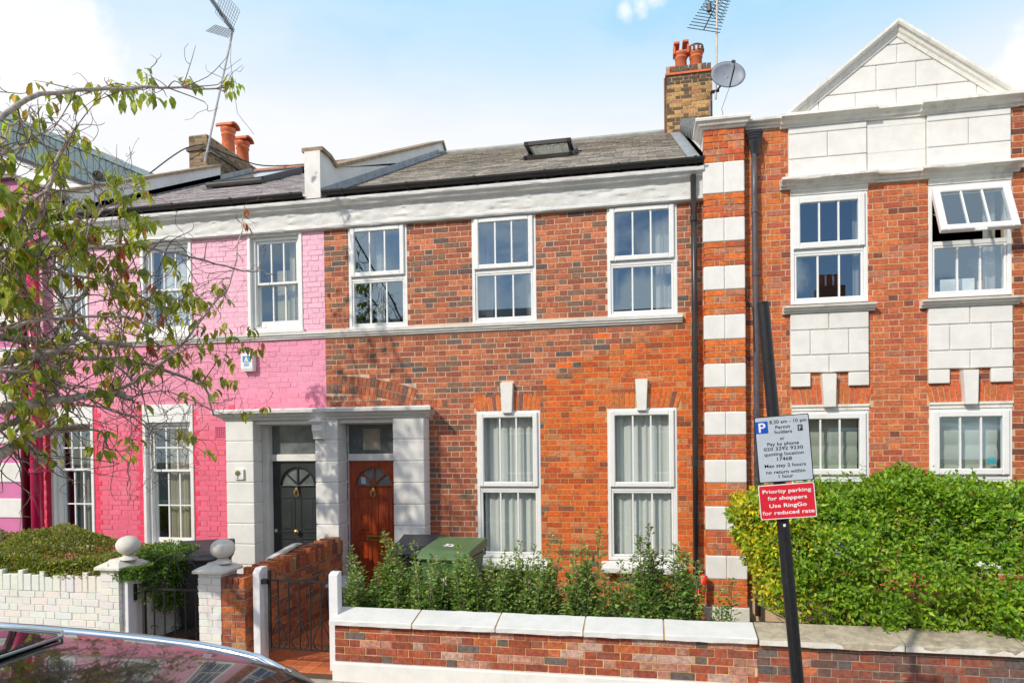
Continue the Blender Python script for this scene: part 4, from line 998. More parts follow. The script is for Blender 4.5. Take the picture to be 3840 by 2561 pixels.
curtain('beige lined curtain in the pink ground-floor window nearest the porch', -7.22, -6.76, .85, 2.6, .24, BEIGE, .03, .10, 11, g1)
curtain('grey-beige curtain in the left ground-floor window of the pink house', -8.85, -8.45, .85, 2.6, .24, cloth('taupe_curtain', (.30, .26, .23), .2), .03, .10, 12, g1)
curtain('pale curtain drawn back in the right upper window of the pink house', -5.16, -4.98, 4.0, 5.3, .26, BEIGE, .02, .07, 13, g1)
curtain('cream blind-like curtain in the middle of the right upper pink window', -5.40, -5.20, 4.0, 4.9, .30, cloth('olive_lining', (.40, .36, .22), .2), .004, .3, 14, g1)
curtain('white curtain filling the middle upper window of the pink house', -7.33, -6.76, 4.0, 5.3, .24, cloth('plain_white_curtain', (.82, .82, .8), .3), .015, .14, 15, g1)
curtain('white curtain filling the far left upper window of the pink house', -8.9, -8.5, 4.0, 5.3, .24, cloth('plain_white_curtain', (.82, .82, .8), .3), .015, .14, 16, g1)

# ================================================================== corner of the house further left
LH = thing('rendered_house', 'corner of a pink and white banded house at the far left edge', 'house', (-11.5, 0, 0))
pk = mat('mauve_pink_wall_paint', (.60, .17, .36), .6, var=.06, bump=.4, bscale=25, bdist=.01)
w = MB(); w.prism([(-13.5, -.06), (-9.56, -.06), (-9.56, 5.4), (-9.0, 5.6), (-9.0, 6.2), (-9.55, 6.46), (-13.5, 6.52)], -.12, .2, 'y'); w.build('wall', pk, LH)
MB().prism([(-13.5, 6.525), (-9.55, 6.465), (-8.97, 6.205), (-8.95, 6.27), (-9.53, 6.53), (-13.5, 6.60)], -.22, .25, 'y').build('coping', mat('dark_grey_coping', (.22, .20, .17), .85, var=.2), LH)
for a in (5.39, 4.79, 4.188, 3.568, 2.966, 2.366, 1.766, 1.21, .55): MB().box(-10.02, -9.555, -.14, .0, a, a + .30).build('quoin_stone', M['stucco'], LH, bevel=.012)
for k in range(6): MB().box(-11.2, -10.06, -.15, .0, .3 + k * .35, .64 + k * .35).build('rusticated_block', mat('pinkish_white_paint', (.66, .58, .56), .75, dirt=.4), LH, bevel=.012)
boxsash(LH, -11.9, -11.0, 3.93, 5.38, 4.65)

# ================================================================== shared white porch
PC = thing('porch', 'white stucco double porch with rusticated pillars round both front doors', 'porch', (-4.4, -.2, 0))
JZ = [.0, .30, .595, .89, 1.185, 1.478, 1.773, 2.069, 2.365, 2.662]
for (a, b, yb) in ((-5.937, -5.500, .03), (-4.548, -4.207, .10), (-3.398, -2.955, .0)):
    for z0, z1 in zip(JZ, JZ[1:]):
        MB().box(a, b, -.25, yb, z0 + .004, z1 - .004).build('pillar_block', M['stucco'], PC, bevel=.011, segs=2)
    MB().box(a + .012, b - .012, -.238, yb - .004, 0, 2.662).build('pillar_core', M['stucco'], PC)
hd = [(.0, 2.655), (-.25, 2.655), (-.27, 2.665), (-.275, 2.69), (-.31, 2.70), (-.335, 2.73), (-.375, 2.755), (-.38, 2.795), (-.36, 2.81), (.0, 2.835)]
q = MB(); k = len(hd)
for d_, (x, sx) in ((0, (-5.95, -1)), (1, (-2.94, 1))):
    for y, z in hd: q.v.append((x + sx * max(0, (-y - .25)) * 1.0, y, z))
q.f = [(j, k + j, k + (j + 1) % k, (j + 1) % k) for j in range(k)] + [tuple(range(k)), tuple(range(k, 2 * k))[::-1]]
q.build('hood', M['coping'], PC)
sf = MB(); sf.box(-5.5, -4.55, -.2, .1, 2.60, 2.66); sf.box(-4.205, -3.4, -.2, .1, 2.60, 2.66); sf.build('soffit', M['stucco'], PC)
br = MB(); br.prism([(-.25, 2.655), (-.40, 2.655), (-.40, 2.60), (-.375, 2.585), (-.375, 2.50), (-.33, 2.40), (-.335, 2.385), (-.25, 2.375)], -4.53, -4.38, 'x'); br.build('console_bracket', M['stucco'], PC, bevel=.006)
MB().box(-4.545, -4.37, -.42, -.255, 2.615, 2.65).build('bracket_cap', M['stucco'], PC, bevel=.004)
# door surrounds
for x0, x1, dl, dr in ((-5.50, -4.548, -5.405, -4.63), (-4.207, -3.398, -4.20, -3.455)):
    f = MB(); f.box(x0 + .001, dl - .004, -.03 if dl < -5 else .04, .16, .0, 2.60, ch=.006) if dl - x0 > .03 else f.box(x0 - .0, dl - .001, .06, .16, 0, 2.6)
    if x1 - dr > .03: f.box(dr + .004, x1, .04, .16, .0, 2.60, ch=.006)
    f.box(dl - .003, dr + .003, .05, .16, 2.065, 2.165, ch=.006); f.box(dl - .003, dr + .003, .07, .16, 2.585, 2.66)
    f.build('door_frame', M['stucco'], PC)
    MB().box(dl - .003, dr + .003, .10, .105, 2.165, 2.585).build('fanlight_pane', M['frost'], PC)
JB = MB(); JB.box(-4.285, -4.207, .03, .16, .0, 2.6, ch=.006); JB.build('door_frame', M['stucco'], PC)
# things behind the right fanlight
tag(MB().box(-3.98, -3.72, .096, .0985, 2.22, 2.52).build('paper_notice', mat('aged_paper', (.30, .27, .22), .9)), 'faded sheet of card behind the glass above the red door', 'notice')
def door(label, xl, xr, z0, z1, y, body, panelm, knobs, house):
    D = thing('front_door', label, 'door', ((xl + xr) / 2, y, z0))
    xm = (xl + xr) / 2; rfan = .262; zf = z0 + (z1 - z0) * .805
    base = MB()
    # slab with a semicircular light: left/right stiles, rail, and fan-shaped head
    n = 20; arc = [(xm + rfan * math.cos(math.pi * k / n), zf + rfan * math.sin(math.pi * k / n)) for k in range(n + 1)]
    base.prism([(xl, z0), (xr, z0), (xr, zf), (xl, zf)], y, y + .05, 'y')
    for k in range(n):
        p, q = arc[k], arc[k + 1]
        def edge(p):
            dx, dz = p[0] - xm, p[1] - zf
            sx = (xr - xm) / abs(dx) if abs(dx) > 1e-6 else 1e9; sz = (z1 - zf) / dz if dz > 1e-6 else 1e9; t = min(sx, sz)
            return (xm + dx * t, zf + dz * t)
        ep, eq = edge(p), edge(q); poly = [p, ep] + ([(xr if q[0] > xm else xl, z1)] if abs(ep[1] - z1) > 1e-5 and abs(eq[1] - z1) < 1e-5 or abs(ep[1] - z1) < 1e-5 and abs(eq[1] - z1) > 1e-5 else []) + [eq, q]
        base.prism(poly, y, y + .05, 'y')
    base.build('door_leaf', body, D)
    rail = [((xl + .10, xm - .035), (.335, .535)), ((xm + .035, xr - .10), (.335, .535))]
    H_ = z1 - z0
    lows = [(.44, .72), (.10, .40)]
    for (a, b) in ((xl + .095, xm - .04), (xm + .04, xr - .095)):
        for u, v in lows:
            za, zb = z0 + H_ * u, z0 + H_ * v
            m_ = MB(); rect_frame(m_, a, b, za, zb, .022, y - .012, y + .01, ch=.006); m_.build('panel_moulding', panelm, D)
            q = MB(); q.box(a + .05, b - .05, y - .010, y + .01, za + .05, zb - .05, ch=.009); q.build('raised_panel', body, D)
    ar = MB(); ar2 = []
    for k in range(n + 1): t = math.pi * k / n; ar2.append((xm + (rfan + .018) * math.cos(t), y - .006, zf + (rfan + .018) * math.sin(t)))
    ar.tube(ar2, .012, 6); ar.tube([(xm - rfan - .02, y - .006, zf), (xm + rfan + .02, y - .006, zf)], .012, 6); ar.build('fanlight_moulding', panelm, D)
    fb = MB()
    for t in (45, 90, 135): fb.tube([(xm, y + .01, zf + .02), (xm + rfan * math.cos(R(t)), y + .01, zf + rfan * math.sin(R(t)))], .014, 4)
    fb.lathe([(.0, 0), (.06, 0), (.06, .001)], (xm, y, zf), 12); fb.build('fanlight_bar', body, D)
    for k in range(4):
        t0, t1 = math.pi * k / 4, math.pi * (k + 1) / 4; pp = [(xm, zf)] + [(xm + rfan * math.cos(t0 + (t1 - t0) * i / 5), zf + rfan * math.sin(t0 + (t1 - t0) * i / 5)) for i in range(6)]
        MB().prism(pp, y + .022, y + .028, 'y').build('pane', M['frost'], D)
    kn = MB(); kn.lathe([(.0, -.05), (.022, -.045), (.030, -.02), (.030, .0), (.022, .03), (.012, .05), (.0, .055)], (xm, y - .02, zf - .05), 12); kn.build('knocker_plate', M['brass'], D)
    kr = MB(); kr.tube([(xm + .034 * math.sin(6.283 * i / 14), y - .04, zf - .10 + .045 * math.cos(6.283 * i / 14)) for i in range(15)], .008, 6); kr.build('knocker', M['brass'], D)
    if knobs:
        kb_ = MB(); kb_.lathe([(.0, -.04), (.03, -.03), (.042, 0), (.03, .03), (.0, .04)], (xm, y - .055, z0 + H_ * .45), 14, sy=.7); kb_.tube([(xm, y, z0 + H_ * .45), (xm, y - .05, z0 + H_ * .45)], .016, 10); kb_.build('knob', M['brass'], D, smooth=True)
        for zz_ in (z0 + H_ * .455, z0 + H_ * .27): MB().tube([(xl + .045, y, zz_), (xl + .045, y - .02, zz_)], .026, 14).build('lock', mat('chrome', (.8, .8, .8), .2, 1, bump=0), D)
    lz = z0 + H_ * (.385 if not knobs else .255) 
    lb = MB(); rect_frame(lb, xm - .115, xm + .115, lz, lz + .075, .018, y - .012, y + .0); lb.build('letterbox_frame', M['brass'], D)
    MB().box(xm - .095, xm + .095, y - .007, y + .002, lz + .019, lz + .056).build('letterbox_flap', mat('dark_brass', (.25, .15, .05), .4, 1), D)
    return D
redm = None
def woodmat():
    m, nt, b = _nt('red_varnished_wood'); g = nt.nodes.new('ShaderNodeNewGeometry'); mp = nt.nodes.new('ShaderNodeMapping'); mp.inputs['Scale'].default_value = (14, 14, 1.1)
    nt.links.new(g.outputs['Position'], mp.inputs[0]); f = _range(nt, _pos(nt, 4, 6, .6, mp.outputs[0]), .3, .7)
    c = _mix(nt, f, (.20, .022, .006), (.42, .07, .015)); nt.links.new(c, b.inputs['Base Color']); b.inputs['Roughness'].default_value = .28; b.inputs['Coat Weight'].default_value = .4
    return m
WD = woodmat(); BD = mat('black_green_door_paint', (.028, .033, .035), .3, var=.15, bump=.04)
door('black panelled front door with arched fanlight and brass letterbox', -5.405, -4.63, .20, 2.062, .10, BD, BD, True, P)
door('red varnished front door with arched fanlight and brass knocker', -4.20, -3.455, .20, 2.062, .10, WD, WD, False, H)
sl = MB(); sl.box(-4.03, -3.96, .118, .1205, 1.73, 1.83); tag(sl.build('sticker', mat('pale_blue_sticker', (.40, .60, .75), .5, bump=0)), 'small pale blue sticker in the left pane of the red door fanlight', 'sticker')
redtile = mat('red_step_paint', (.36, .075, .04), .55, var=.15, bump=.2, dirt=.3, dirtcol=(.15, .05, .03))
for x0, x1, mm_, lab in ((-4.20, -3.405, redtile, 'red painted step below the red front door'), (-5.495, -4.555, mat('black_tile_step', (.06, .055, .05), .5), 'dark step below the black front door')):
    t = MB(); t.box(x0, x1, -.38, .098, .02, .205); tag(t.build('door_step', mm_, bevel=.008), lab, 'step')
# small plaque with a tree picture, alarm box
pq = thing('house_plaque', 'small white plaque with a tree picture on the left porch pillar', 'plaque', (-5.715, -.26, 1.88))
MB().box(-5.785, -5.64, -.275, -.2515, 1.815, 1.965).build('plate', M['coping'], pq, bevel=.004)
tp = MB(); tp.tube([(-5.735, -.279, 1.83), (-5.735, -.279, 1.87)], .007, 6); tp.build('tree_trunk_motif', M['bark'], pq)
tp = MB(); tp.lathe([(.0, -.04), (.035, -.02), (.046, 0), (.03, .03), (.0, .042)], (-5.735, -.277, 1.905), 12, sy=.1); tp.build('tree_crown_motif', mat('olive_motif', (.13, .13, .04), .8), pq)
MB().box(-5.665, -5.645, -.283, -.276, 1.83, 1.96).build('number_tab', mat('white_tab', (.8, .8, .78), .4), pq)
al = thing('alarm_box', 'white burglar alarm box with a blue emblem on the pink wall', 'alarm box', (-5.67, -.05, 3.5))
ab = MB(); ab.prism([(-.002, 3.385), (-.085, 3.375), (-.10, 3.42), (-.10, 3.60), (-.075, 3.645), (-.002, 3.655)], -5.775, -5.585, 'x'); ab.build('housing', mat('alarm_white_plastic', (.75, .76, .76), .4, bump=0), al, bevel=.008)
MB().box(-5.74, -5.62, -.104, -.1005, 3.51, 3.60).build('emblem_panel', mat('emblem_blue', (.05, .28, .55), .5, bump=0), al)
MB().prism([(-5.715, 3.515), (-5.645, 3.515), (-5.68, 3.595)], -.107, -.1045, 'y').build('emblem_triangle', mat('alarm_white_plastic', (.75, .76, .76), .4, bump=0), al)
MB().prism([(-5.69, 3.52), (-5.67, 3.52), (-5.68, 3.545)], -.109, -.1075, 'y').build('emblem_flame', mat('emblem_orange', (.7, .25, .05), .5, bump=0), al)
for k in range(2): MB().box(-5.72, -5.64, -.104, -.1005, 3.455 + k * .025, 3.467 + k * .025).build('printed_line', mat('emblem_blue', (.05, .28, .55), .5, bump=0), al)

# ================================================================== front garden walls
def c_gw(x, z, rr):
    t = rr.random(); v = rr.uniform(.85, 1.12)
    c = (.36, .085, .045) if t < .34 else (.27, .07, .045) if t < .52 else (.46, .22, .16) if t < .72 else (.50, .33, .27) if t < .82 else (.14, .11, .10) if t < .92 else (.52, .14, .05)
    return tuple(q * v for q in c)
def c_gw2(x, z, rr):
    if x < 1.45 and rr.random() < .6: return c_gw(x, z, rr)
    t = rr.random(); v = rr.uniform(.85, 1.12)
    c = (.26, .085, .06) if t < .35 else (.33, .09, .05) if t < .55 else (.16, .085, .07) if t < .85 else (.115, .10, .105)
    return tuple(q * v for q in c)
GO = tinted('garden_brick', 'obj', .9, .35, .7, 50, .2, (.2, .13, .08), lichen=.5, patchy=.6, patchcol=(.20, .12, .10)); GA = tinted('garden_brick', 'att', .9, .35, .7, 50, .2, (.2, .13, .08), lichen=.5, patchy=.6, patchcol=(.20, .12, .10))
W1 = thing('garden_wall', 'low red brick front wall with white coping stones and white plinth, left of the sign post', 'wall', (-1.1, -2.6, 0))
c1 = MB(); c1.box(-3.115, .955, -2.642, -2.42, -.05, .50); core = c1.build('wall_core', M['mortar_y'], W1)
emit([(field(-3.115, .955, .135, .50, [], c_gw, 71), ('y', -2.65, 0, 0))], core, GO, GA)
r1 = MB(); r1.prism([(-2.685, -.075), (-2.685, .115), (-2.672, .128), (-2.60, .132), (-2.60, -.075)], -3.13, 1.45, 'x'); r1.build('plinth', M['stucco'], W1)
cj = [-3.16, -2.278, -1.438, -.598, .14, .957]
for a, b in zip(cj, cj[1:]):
    q = MB(); n = 8
    for i in range(n + 1):
        x = a + .008 + (b - a - .016) * i / n
        for y, z in [(-2.70, .505), (-2.70, .548), (-2.692, .556), (-2.40, .618), (-2.39, .612), (-2.39, .52)]: q.v.append((x, y + rng.gauss(0, .002), z + rng.gauss(0, .0018)))
    k = 6; q.f = [(i * k + j, (i + 1) * k + j, (i + 1) * k + (j + 1) % k, i * k + (j + 1) % k) for i in range(n) for j in range(k)] + [tuple(range(k)), tuple(n * k + j for j in range(k))[::-1]]
    q.build('coping_stone', M['coping'], W1)
    if b < .9:
        j = MB(); j.prism([(-2.694, .508), (-2.694, .543), (-2.40, .609), (-2.40, .52)], b - .009, b + .009, 'x'); j.build('coping_joint', mat('ochre_joint', (.50, .33, .13), .9), W1)
W2 = thing('garden_wall', 'low dark red brick front wall with grey stone coping below the big hedge', 'wall', (3.0, -2.6, 0))
c2 = MB(); c2.box(.957, 6.0, -2.642, -2.42, -.07, .49); core2 = c2.build('wall_core', M['mortar_g'], W2)
emit([(field(.96, 6.0, -.065, .49, [(.0, 1.46, -.1, .135)], c_gw2, 72), ('y', -2.65, 0, 0))], core2, GO, GA)
cj = [.96, 2.145, 3.075, 4.05, 5.0, 6.0]
for a, b in zip(cj, cj[1:]):
    q = MB(); n = 10
    for i in range(n + 1):
        x = a + .004 + (b - a - .008) * i / n
        for y, z in [(-2.71, .50), (-2.712, .553), (-2.70, .562), (-2.38, .622), (-2.37, .61), (-2.37, .52)]: q.v.append((x, y + rng.gauss(0, .003), z + rng.gauss(0, .0025)))
    k = 6; q.f = [(i * k + j, (i + 1) * k + j, (i + 1) * k + (j + 1) % k, i * k + (j + 1) % k) for i in range(n) for j in range(k)] + [tuple(range(k)), tuple(n * k + j for j in range(k))[::-1]]
    o = q.build('coping_stone', M['oldcoping'], W2)
    MB().box(a + .006, b - .006, -2.7135, -2.705, .503, .550).build('coping_face_paint', M['capface'], W2)
# white painted wall on the left
c_wh = lambda x, z, rr: tuple(min(.8, q * rr.uniform(.95, 1.05)) for q in (.74, .73, .69))
WO = tinted('white_painted_brick', 'obj', .75, .04, .6, 35, .25, (.42, .38, .32), bdist=.006); WA = tinted('white_painted_brick', 'att', .75, .04, .6, 35, .25, (.42, .38, .32), bdist=.006)
pm = mat('white_painted_joint', (.64, .62, .56), .8, bump=.5, dirt=.35)
W3 = thing('garden_wall', 'white painted brick front wall with notched soldier course along the top, behind the parked car', 'wall', (-7.4, -2.5, 0))
c3 = MB(); c3.box(-9.8, -5.885, -2.594, -2.42, -.06, .86); core3 = c3.build('wall_core', pm, W3)
fw = field(-9.8, -5.885, -.05, .705, [], c_wh, 73, course=.0765, bond='flemish', joint=.007)
emit([(fw, ('y', -2.60, 0, 0))], core3, WO, WA, jit=.004)
x = -9.8; i = 0; rr = random.Random(4)
while x < -5.95:
    tall = (i % 3 == 0) ; wd = .105 if not tall else .072; h = .935 if tall else .895
    if rr.random() < .15: h -= .03
    q = MB(); q.box(x, x + wd - .006, -2.603 + rr.uniform(-.004, .004), -2.38, .712, h + rr.uniform(-.006, .006), col=c_wh(0, 0, rr), ch=.006); q.build('soldier_brick', WA, core3); x += wd; i += 1
def pier(label, xa, xb, y0, y1, zt, bx, seed, loc_group):
    T_ = thing('gate_pier', label, 'gate pier', ((xa + xb) / 2, (y0 + y1) / 2, 0), group=loc_group)
    q = MB(); q.box(xa + .006, xb - .006, y0 + .006, y1 - .006, -.06, zt); co = q.build('pier_core', pm, T_)
    emit([(field(xa, xb, -.05, zt, [], c_wh, seed, joint=.007), ('y', y0, 0, 0)), (field(y0 + .05, y1, -.05, zt, [], c_wh, seed + 1, joint=.007), ('x', xb, 0, 1))], co, WO, WA, jit=.004)
    cm = mat('aged_white_cast_stone', (.68, .65, .59), .85, var=.08, bump=.5, dirt=.35, dscale=5)
    c_ = MB(); dx = .045; cxm, cym = (xa + xb) / 2, (y0 + y1) / 2; hx, hy = (xb - xa) / 2, (y1 - y0) / 2
    lv = [(dx, zt), (dx, zt + .03), (.0, zt + .06), (-.06, zt + .085), (-.085, zt + .10)]
    for d, z in lv:
        hx_, hy_ = max(.075, hx + d), max(.075, hy + d); c_.v += [(cxm - hx_, cym - hy_, z), (cxm + hx_, cym - hy_, z), (cxm + hx_, cym + hy_, z), (cxm - hx_, cym + hy_, z)]
    c_.f = [(4 * i + j, 4 * i + (j + 1) % 4, 4 * i + 4 + (j + 1) % 4, 4 * i + 4 + j) for i in range(len(lv) - 1) for j in range(4)] + [(3, 2, 1, 0), (16, 17, 18, 19)]
    c_.build('pier_cap', cm, T_, bevel=.006)
    b = MB(); pr = [(.095, zt + .09), (.085, zt + .11), (.058, zt + .125), (.052, zt + .15)]
    n = 14; zc = zt + .15 + .095
    pr += [(.128 * math.sin(math.pi * (.13 + .87 * k / n)), zc - .105 * math.cos(math.pi * (.13 + .87 * k / n))) for k in range(n + 1)]
    b.lathe(pr, (bx, cym, 0), 28); b.build('ball_finial', cm, T_, smooth=True)
    return T_
pier('white brick gate pier with stone ball, left of the arched iron gate', -5.885, -5.655, -2.62, -2.26, .975, -5.68, 81, 'ball-topped gate piers')
pier('white brick gate pier with stone ball, right of the arched iron gate', -4.695, -4.43, -2.60, -2.30, .965, -4.50, 83, 'ball-topped gate piers')
wm = mat('white_timber_paint', (.74, .74, .76), .5, var=.04, bump=.1, dirt=.15)
tag(MB().box(-5.652, -5.585, -2.57, -2.36, -.05, 1.0).build('gate_post', wm, bevel=.006), 'white timber post fixed to the right side of the left ball-topped pier', 'gate post', 'white gate posts')
tag(MB().prism([(-2.58, 0), (-2.58, .985), (-2.53, 1.03), (-2.42, 1.03), (-2.42, 0)], -4.068, -3.990, 'x').build('gate_post', wm, bevel=.005), 'square white gate post beside the red brick pier', 'gate post', 'white gate posts')
tag(MB().prism([(-2.58, 0), (-2.58, .985), (-2.53, 1.01), (-2.48, 1.01), (-2.48, 0)], -3.210, -3.113, 'x').build('gate_post', wm, bevel=.005), 'square white gate post at the left end of the white-coped front wall', 'gate post', 'white gate posts')
# brick pier and path wall
def c_pw(x, z, rr):
    t = rr.random(); v = rr.uniform(.85, 1.12); c = (.50, .15, .05) if t < .5 else (.36, .09, .045) if t < .8 else (.24, .085, .05) if t < .93 else (.42, .24, .12)
    return tuple(q * v for q in c)
W4 = thing('path_wall', 'red-brown brick side wall stepping up from its pier to the porch along the tiled path', 'wall', (-4.2, -1.4, 0))
q = MB(); q.box(-4.415, -4.157, -2.594, -2.31, -.05, .86); q.box(-4.33, -4.157, -2.31, -.26, -.05, .85); c4 = q.build('wall_core', M['mortar_g'], W4)
side = field(-2.58, -.26, -.05, .80, [], c_pw, 92)
emit([(field(-4.42, -4.15, -.05, .80, [], c_pw, 91), ('y', -2.60, 0, 0)), (side, ('x', -4.15, 0, 1))], c4, GO, GA)
for k in range(4): MB().box(-4.418 + k * .068, -4.418 + k * .068 + .058, -2.603, -2.37, .812, .925, col=c_pw(0, 0, rng), ch=.005).build('soldier_brick', GA, c4)
y = -2.32; i = 0
while y < -.30:
    zt_ = .985 + .05 * (y + 2.3) / 2 + (.0 if i % 2 == 0 else -.05) + rng.uniform(-.006, .006); q = MB()
    q.box(-4.345, -4.147, y, y + .068, .812, zt_, col=c_pw(0, 0, rng)); q.build('soldier_brick', GA, c4, bevel=.004, segs=1); y += .080; i += 1
MB().prism([(-1.85, .93), (-1.75, .965), (-1.2, 1.05), (-1.1, 1.05), (-1.1, 1.065), (-1.22, 1.075), (-1.78, 1.0), (-1.9, .95)], -4.375, -4.30, 'x').build('mortar_fillet', M['capface'], W4)
# ================================================================== tiled paths
TO = tinted('quarry_tile', 'obj', .6, .2, .3, 60, .3, (.16, .06, .035), spec=.5)
tb = MB(); tb.box(-4.157, -3.10, -2.66, -.38, -.07, -.008); tbase = struct(tb.build('path', mat('dark_tile_joint', (.11, .06, .04), .9)))
tt = unit_piece('quarry_tile', TO, .148, .148, .02, .002)
for i in range(7):
    for j in range(15):
        x, y = -4.075 + i * .152, -2.58 + j * .152; v = rng.uniform(.85, 1.15)
        if x > -3.1 - .05 or y > -.4: continue
        worn = y > -1.35 and x > -3.75
        c = (.50, .13, .045) if not worn else (.34, .26, .20)
        if y < -2.45: c = (.60, .17, .06)
        put('quarry_tile', tt, tbase, (x, y, -.009), (.148, .148, .02), (R(-90), 0, rng.uniform(-.004, .004)), tuple(q * v for q in c))
tb = MB(); tb.box(-5.58, -4.70, -2.66, -.38, -.07, -.009); tbase2 = struct(tb.build('side_path', mat('dark_tile_joint', (.11, .06, .04), .9)))
for i in range(6):
    for j in range(8):
        x, y = -5.50 + i * .152, -2.58 + j * .152; v = rng.uniform(.8, 1.1); put('quarry_tile', tt, tbase2, (x, y, -.009), (.148, .148, .02), (R(-90), 0, 0), tuple(q * v for q in (.30, .085, .045)))
W5 = thing('inner_garden_wall', 'low white painted brick wall running back along the left path', 'wall', (-5.62, -1.5, 0))
q = MB(); q.box(-5.72, -5.606, -2.26, -.9, -.05, .64); co = q.build('wall_core', pm, W5)
emit([(field(-2.25, -.9, -.05, .62, [], c_wh, 95, joint=.007), ('x', -5.60, 0, 1))], co, WO, WA, jit=.004)
# ================================================================== wrought iron gates
def scroll(cx, cz, y, r, turns, a0, sgn=1, n=18): return [(cx + sgn * r * (1 - .8 * i / n) * math.cos(a0 + turns * 6.283 * i / n), y, cz + r * (1 - .8 * i / n) * math.sin(a0 + turns * 6.283 * i / n)) for i in range(n + 1)]
GT = thing('iron_gate', 'black wrought iron gate with drooping top rail and heart scrolls on the orange tiled path', 'gate', (-3.56, -2.5, 0), group='wrought iron garden gates')
y = -2.50; xa, xb, zb, zt = -3.925, -3.225, .165, .915
for x, h in ((xa, 1.0), (xb, .96)): MB().box(x - .013, x + .013, y - .013, y + .013, zb, h).build('gate_stile', M['iron'], GT)
MB().box(xa, xb, y - .006, y + .006, zb, zb + .018).build('bottom_rail', M['iron'], GT); MB().box(xa, xb, y - .006, y + .006, .885, .903).build('top_rail', M['iron'], GT)
for k in range(5): x = xa + .10 + k * .122; MB().tube([(x, y, zb + .02), (x, y, .885)], .0085, 6).build('gate_bar', M['iron'], GT)
for sgn in (-1, 1):
    q = MB(); x0 = (xa + xb) / 2; q.tube([(x0 + sgn * .0, y, .905), (x0 + sgn * .12, y, .925), (x0 + sgn * .24, y, .975), (x0 + sgn * .30, y, 1.0)], .006, 6); q.tube(scroll(x0 + sgn * .30, .955, y, .04, .9, 1.57, sgn), .006, 5); q.build('top_scroll', M['iron'], GT)
for k in range(3):
    x = xa + .10 + k * .244
    for sgn in (-1, 1):
        q = MB(); q.tube([(x, y, .48), (x + sgn * .03, y, .43), (x + sgn * .08, y, .33), (x + sgn * .095, y, .26), (x + sgn * .085, y, .21), (x + sgn * .05, y, .188)], .0075, 5); q.tube(scroll(x + sgn * .045, .225, y, .038, .8, -1.57, sgn), .0055, 5); q.build('heart_scroll', M['iron'], GT)
    q = MB()
    for a in range(5): t = R(20 + a * 35); q.tube([(x, y, .49), (x + .04 * math.cos(t), y, .49 + .04 * math.sin(t))], .007, 4)
    q.build('leaf_boss', M['iron'], GT)
MB().box(-3.995, -3.93, y - .05, y + .0, .86, .91).build('hinge_bracket', M['iron'], GT)
GT2 = thing('iron_gate', 'black wrought iron gate with round arched top between the white ball-topped piers', 'gate', (-5.05, -2.45, 0), group='wrought iron garden gates')
y = -2.46; xa, xb = -5.475, -4.715; x0 = (xa + xb) / 2
for x in (xa, xb): MB().box(x - .016, x + .016, y - .016, y + .016, .10, .80).build('gate_stile', M['iron'], GT2)
q = MB(); q.tube([(x0 - .36 * math.cos(math.pi * i / 20), y, .76 + .37 * math.sin(math.pi * i / 20)) for i in range(21)], .009, 6); q.build('arched_rail', M['iron'], GT2)
MB().box(xa, xb, y - .008, y + .008, .735, .757).build('middle_rail', M['iron'], GT2); MB().box(xa, xb, y - .008, y + .008, .11, .13).build('bottom_rail', M['iron'], GT2)
for k in range(5):
    x = xa + .125 + k * .13; MB().tube([(x, y, .13), (x, y, .735)], .009, 6).build('gate_bar', M['iron'], GT2)
    if k % 2 == 0:
        q = MB(); q.tube(scroll(x - .025, .33, y, .025, .8, -1.57, -1), .005, 5); q.tube(scroll(x + .025, .33, y, .025, .8, -1.57, 1), .005, 5); q.build('bar_scroll', M['iron'], GT2)
for sgn in (-1, 1):
    q = MB(); q.tube([(x0 + sgn * .02, y, 1.12), (x0 + sgn * .06, y, .98), (x0 + sgn * .13, y, .80)], .007, 5); q.tube([(x0 + sgn * .29, y, .98), (x0 + sgn * .2, y, .9), (x0 + sgn * .14, y, .80)], .007, 5)
    q.tube(scroll(x0 + sgn * .06, .795, y, .038, .9, -1.57, sgn), .006, 5); q.tube(scroll(x0 + sgn * .20, .795, y, .038, .9, -1.57, -sgn), .006, 5); q.build('arch_scroll', M['iron'], GT2)
MB().box(-5.585, -5.56, y - .03, y + .0, .62, .80).build('latch_plate', M['iron'], GT2)
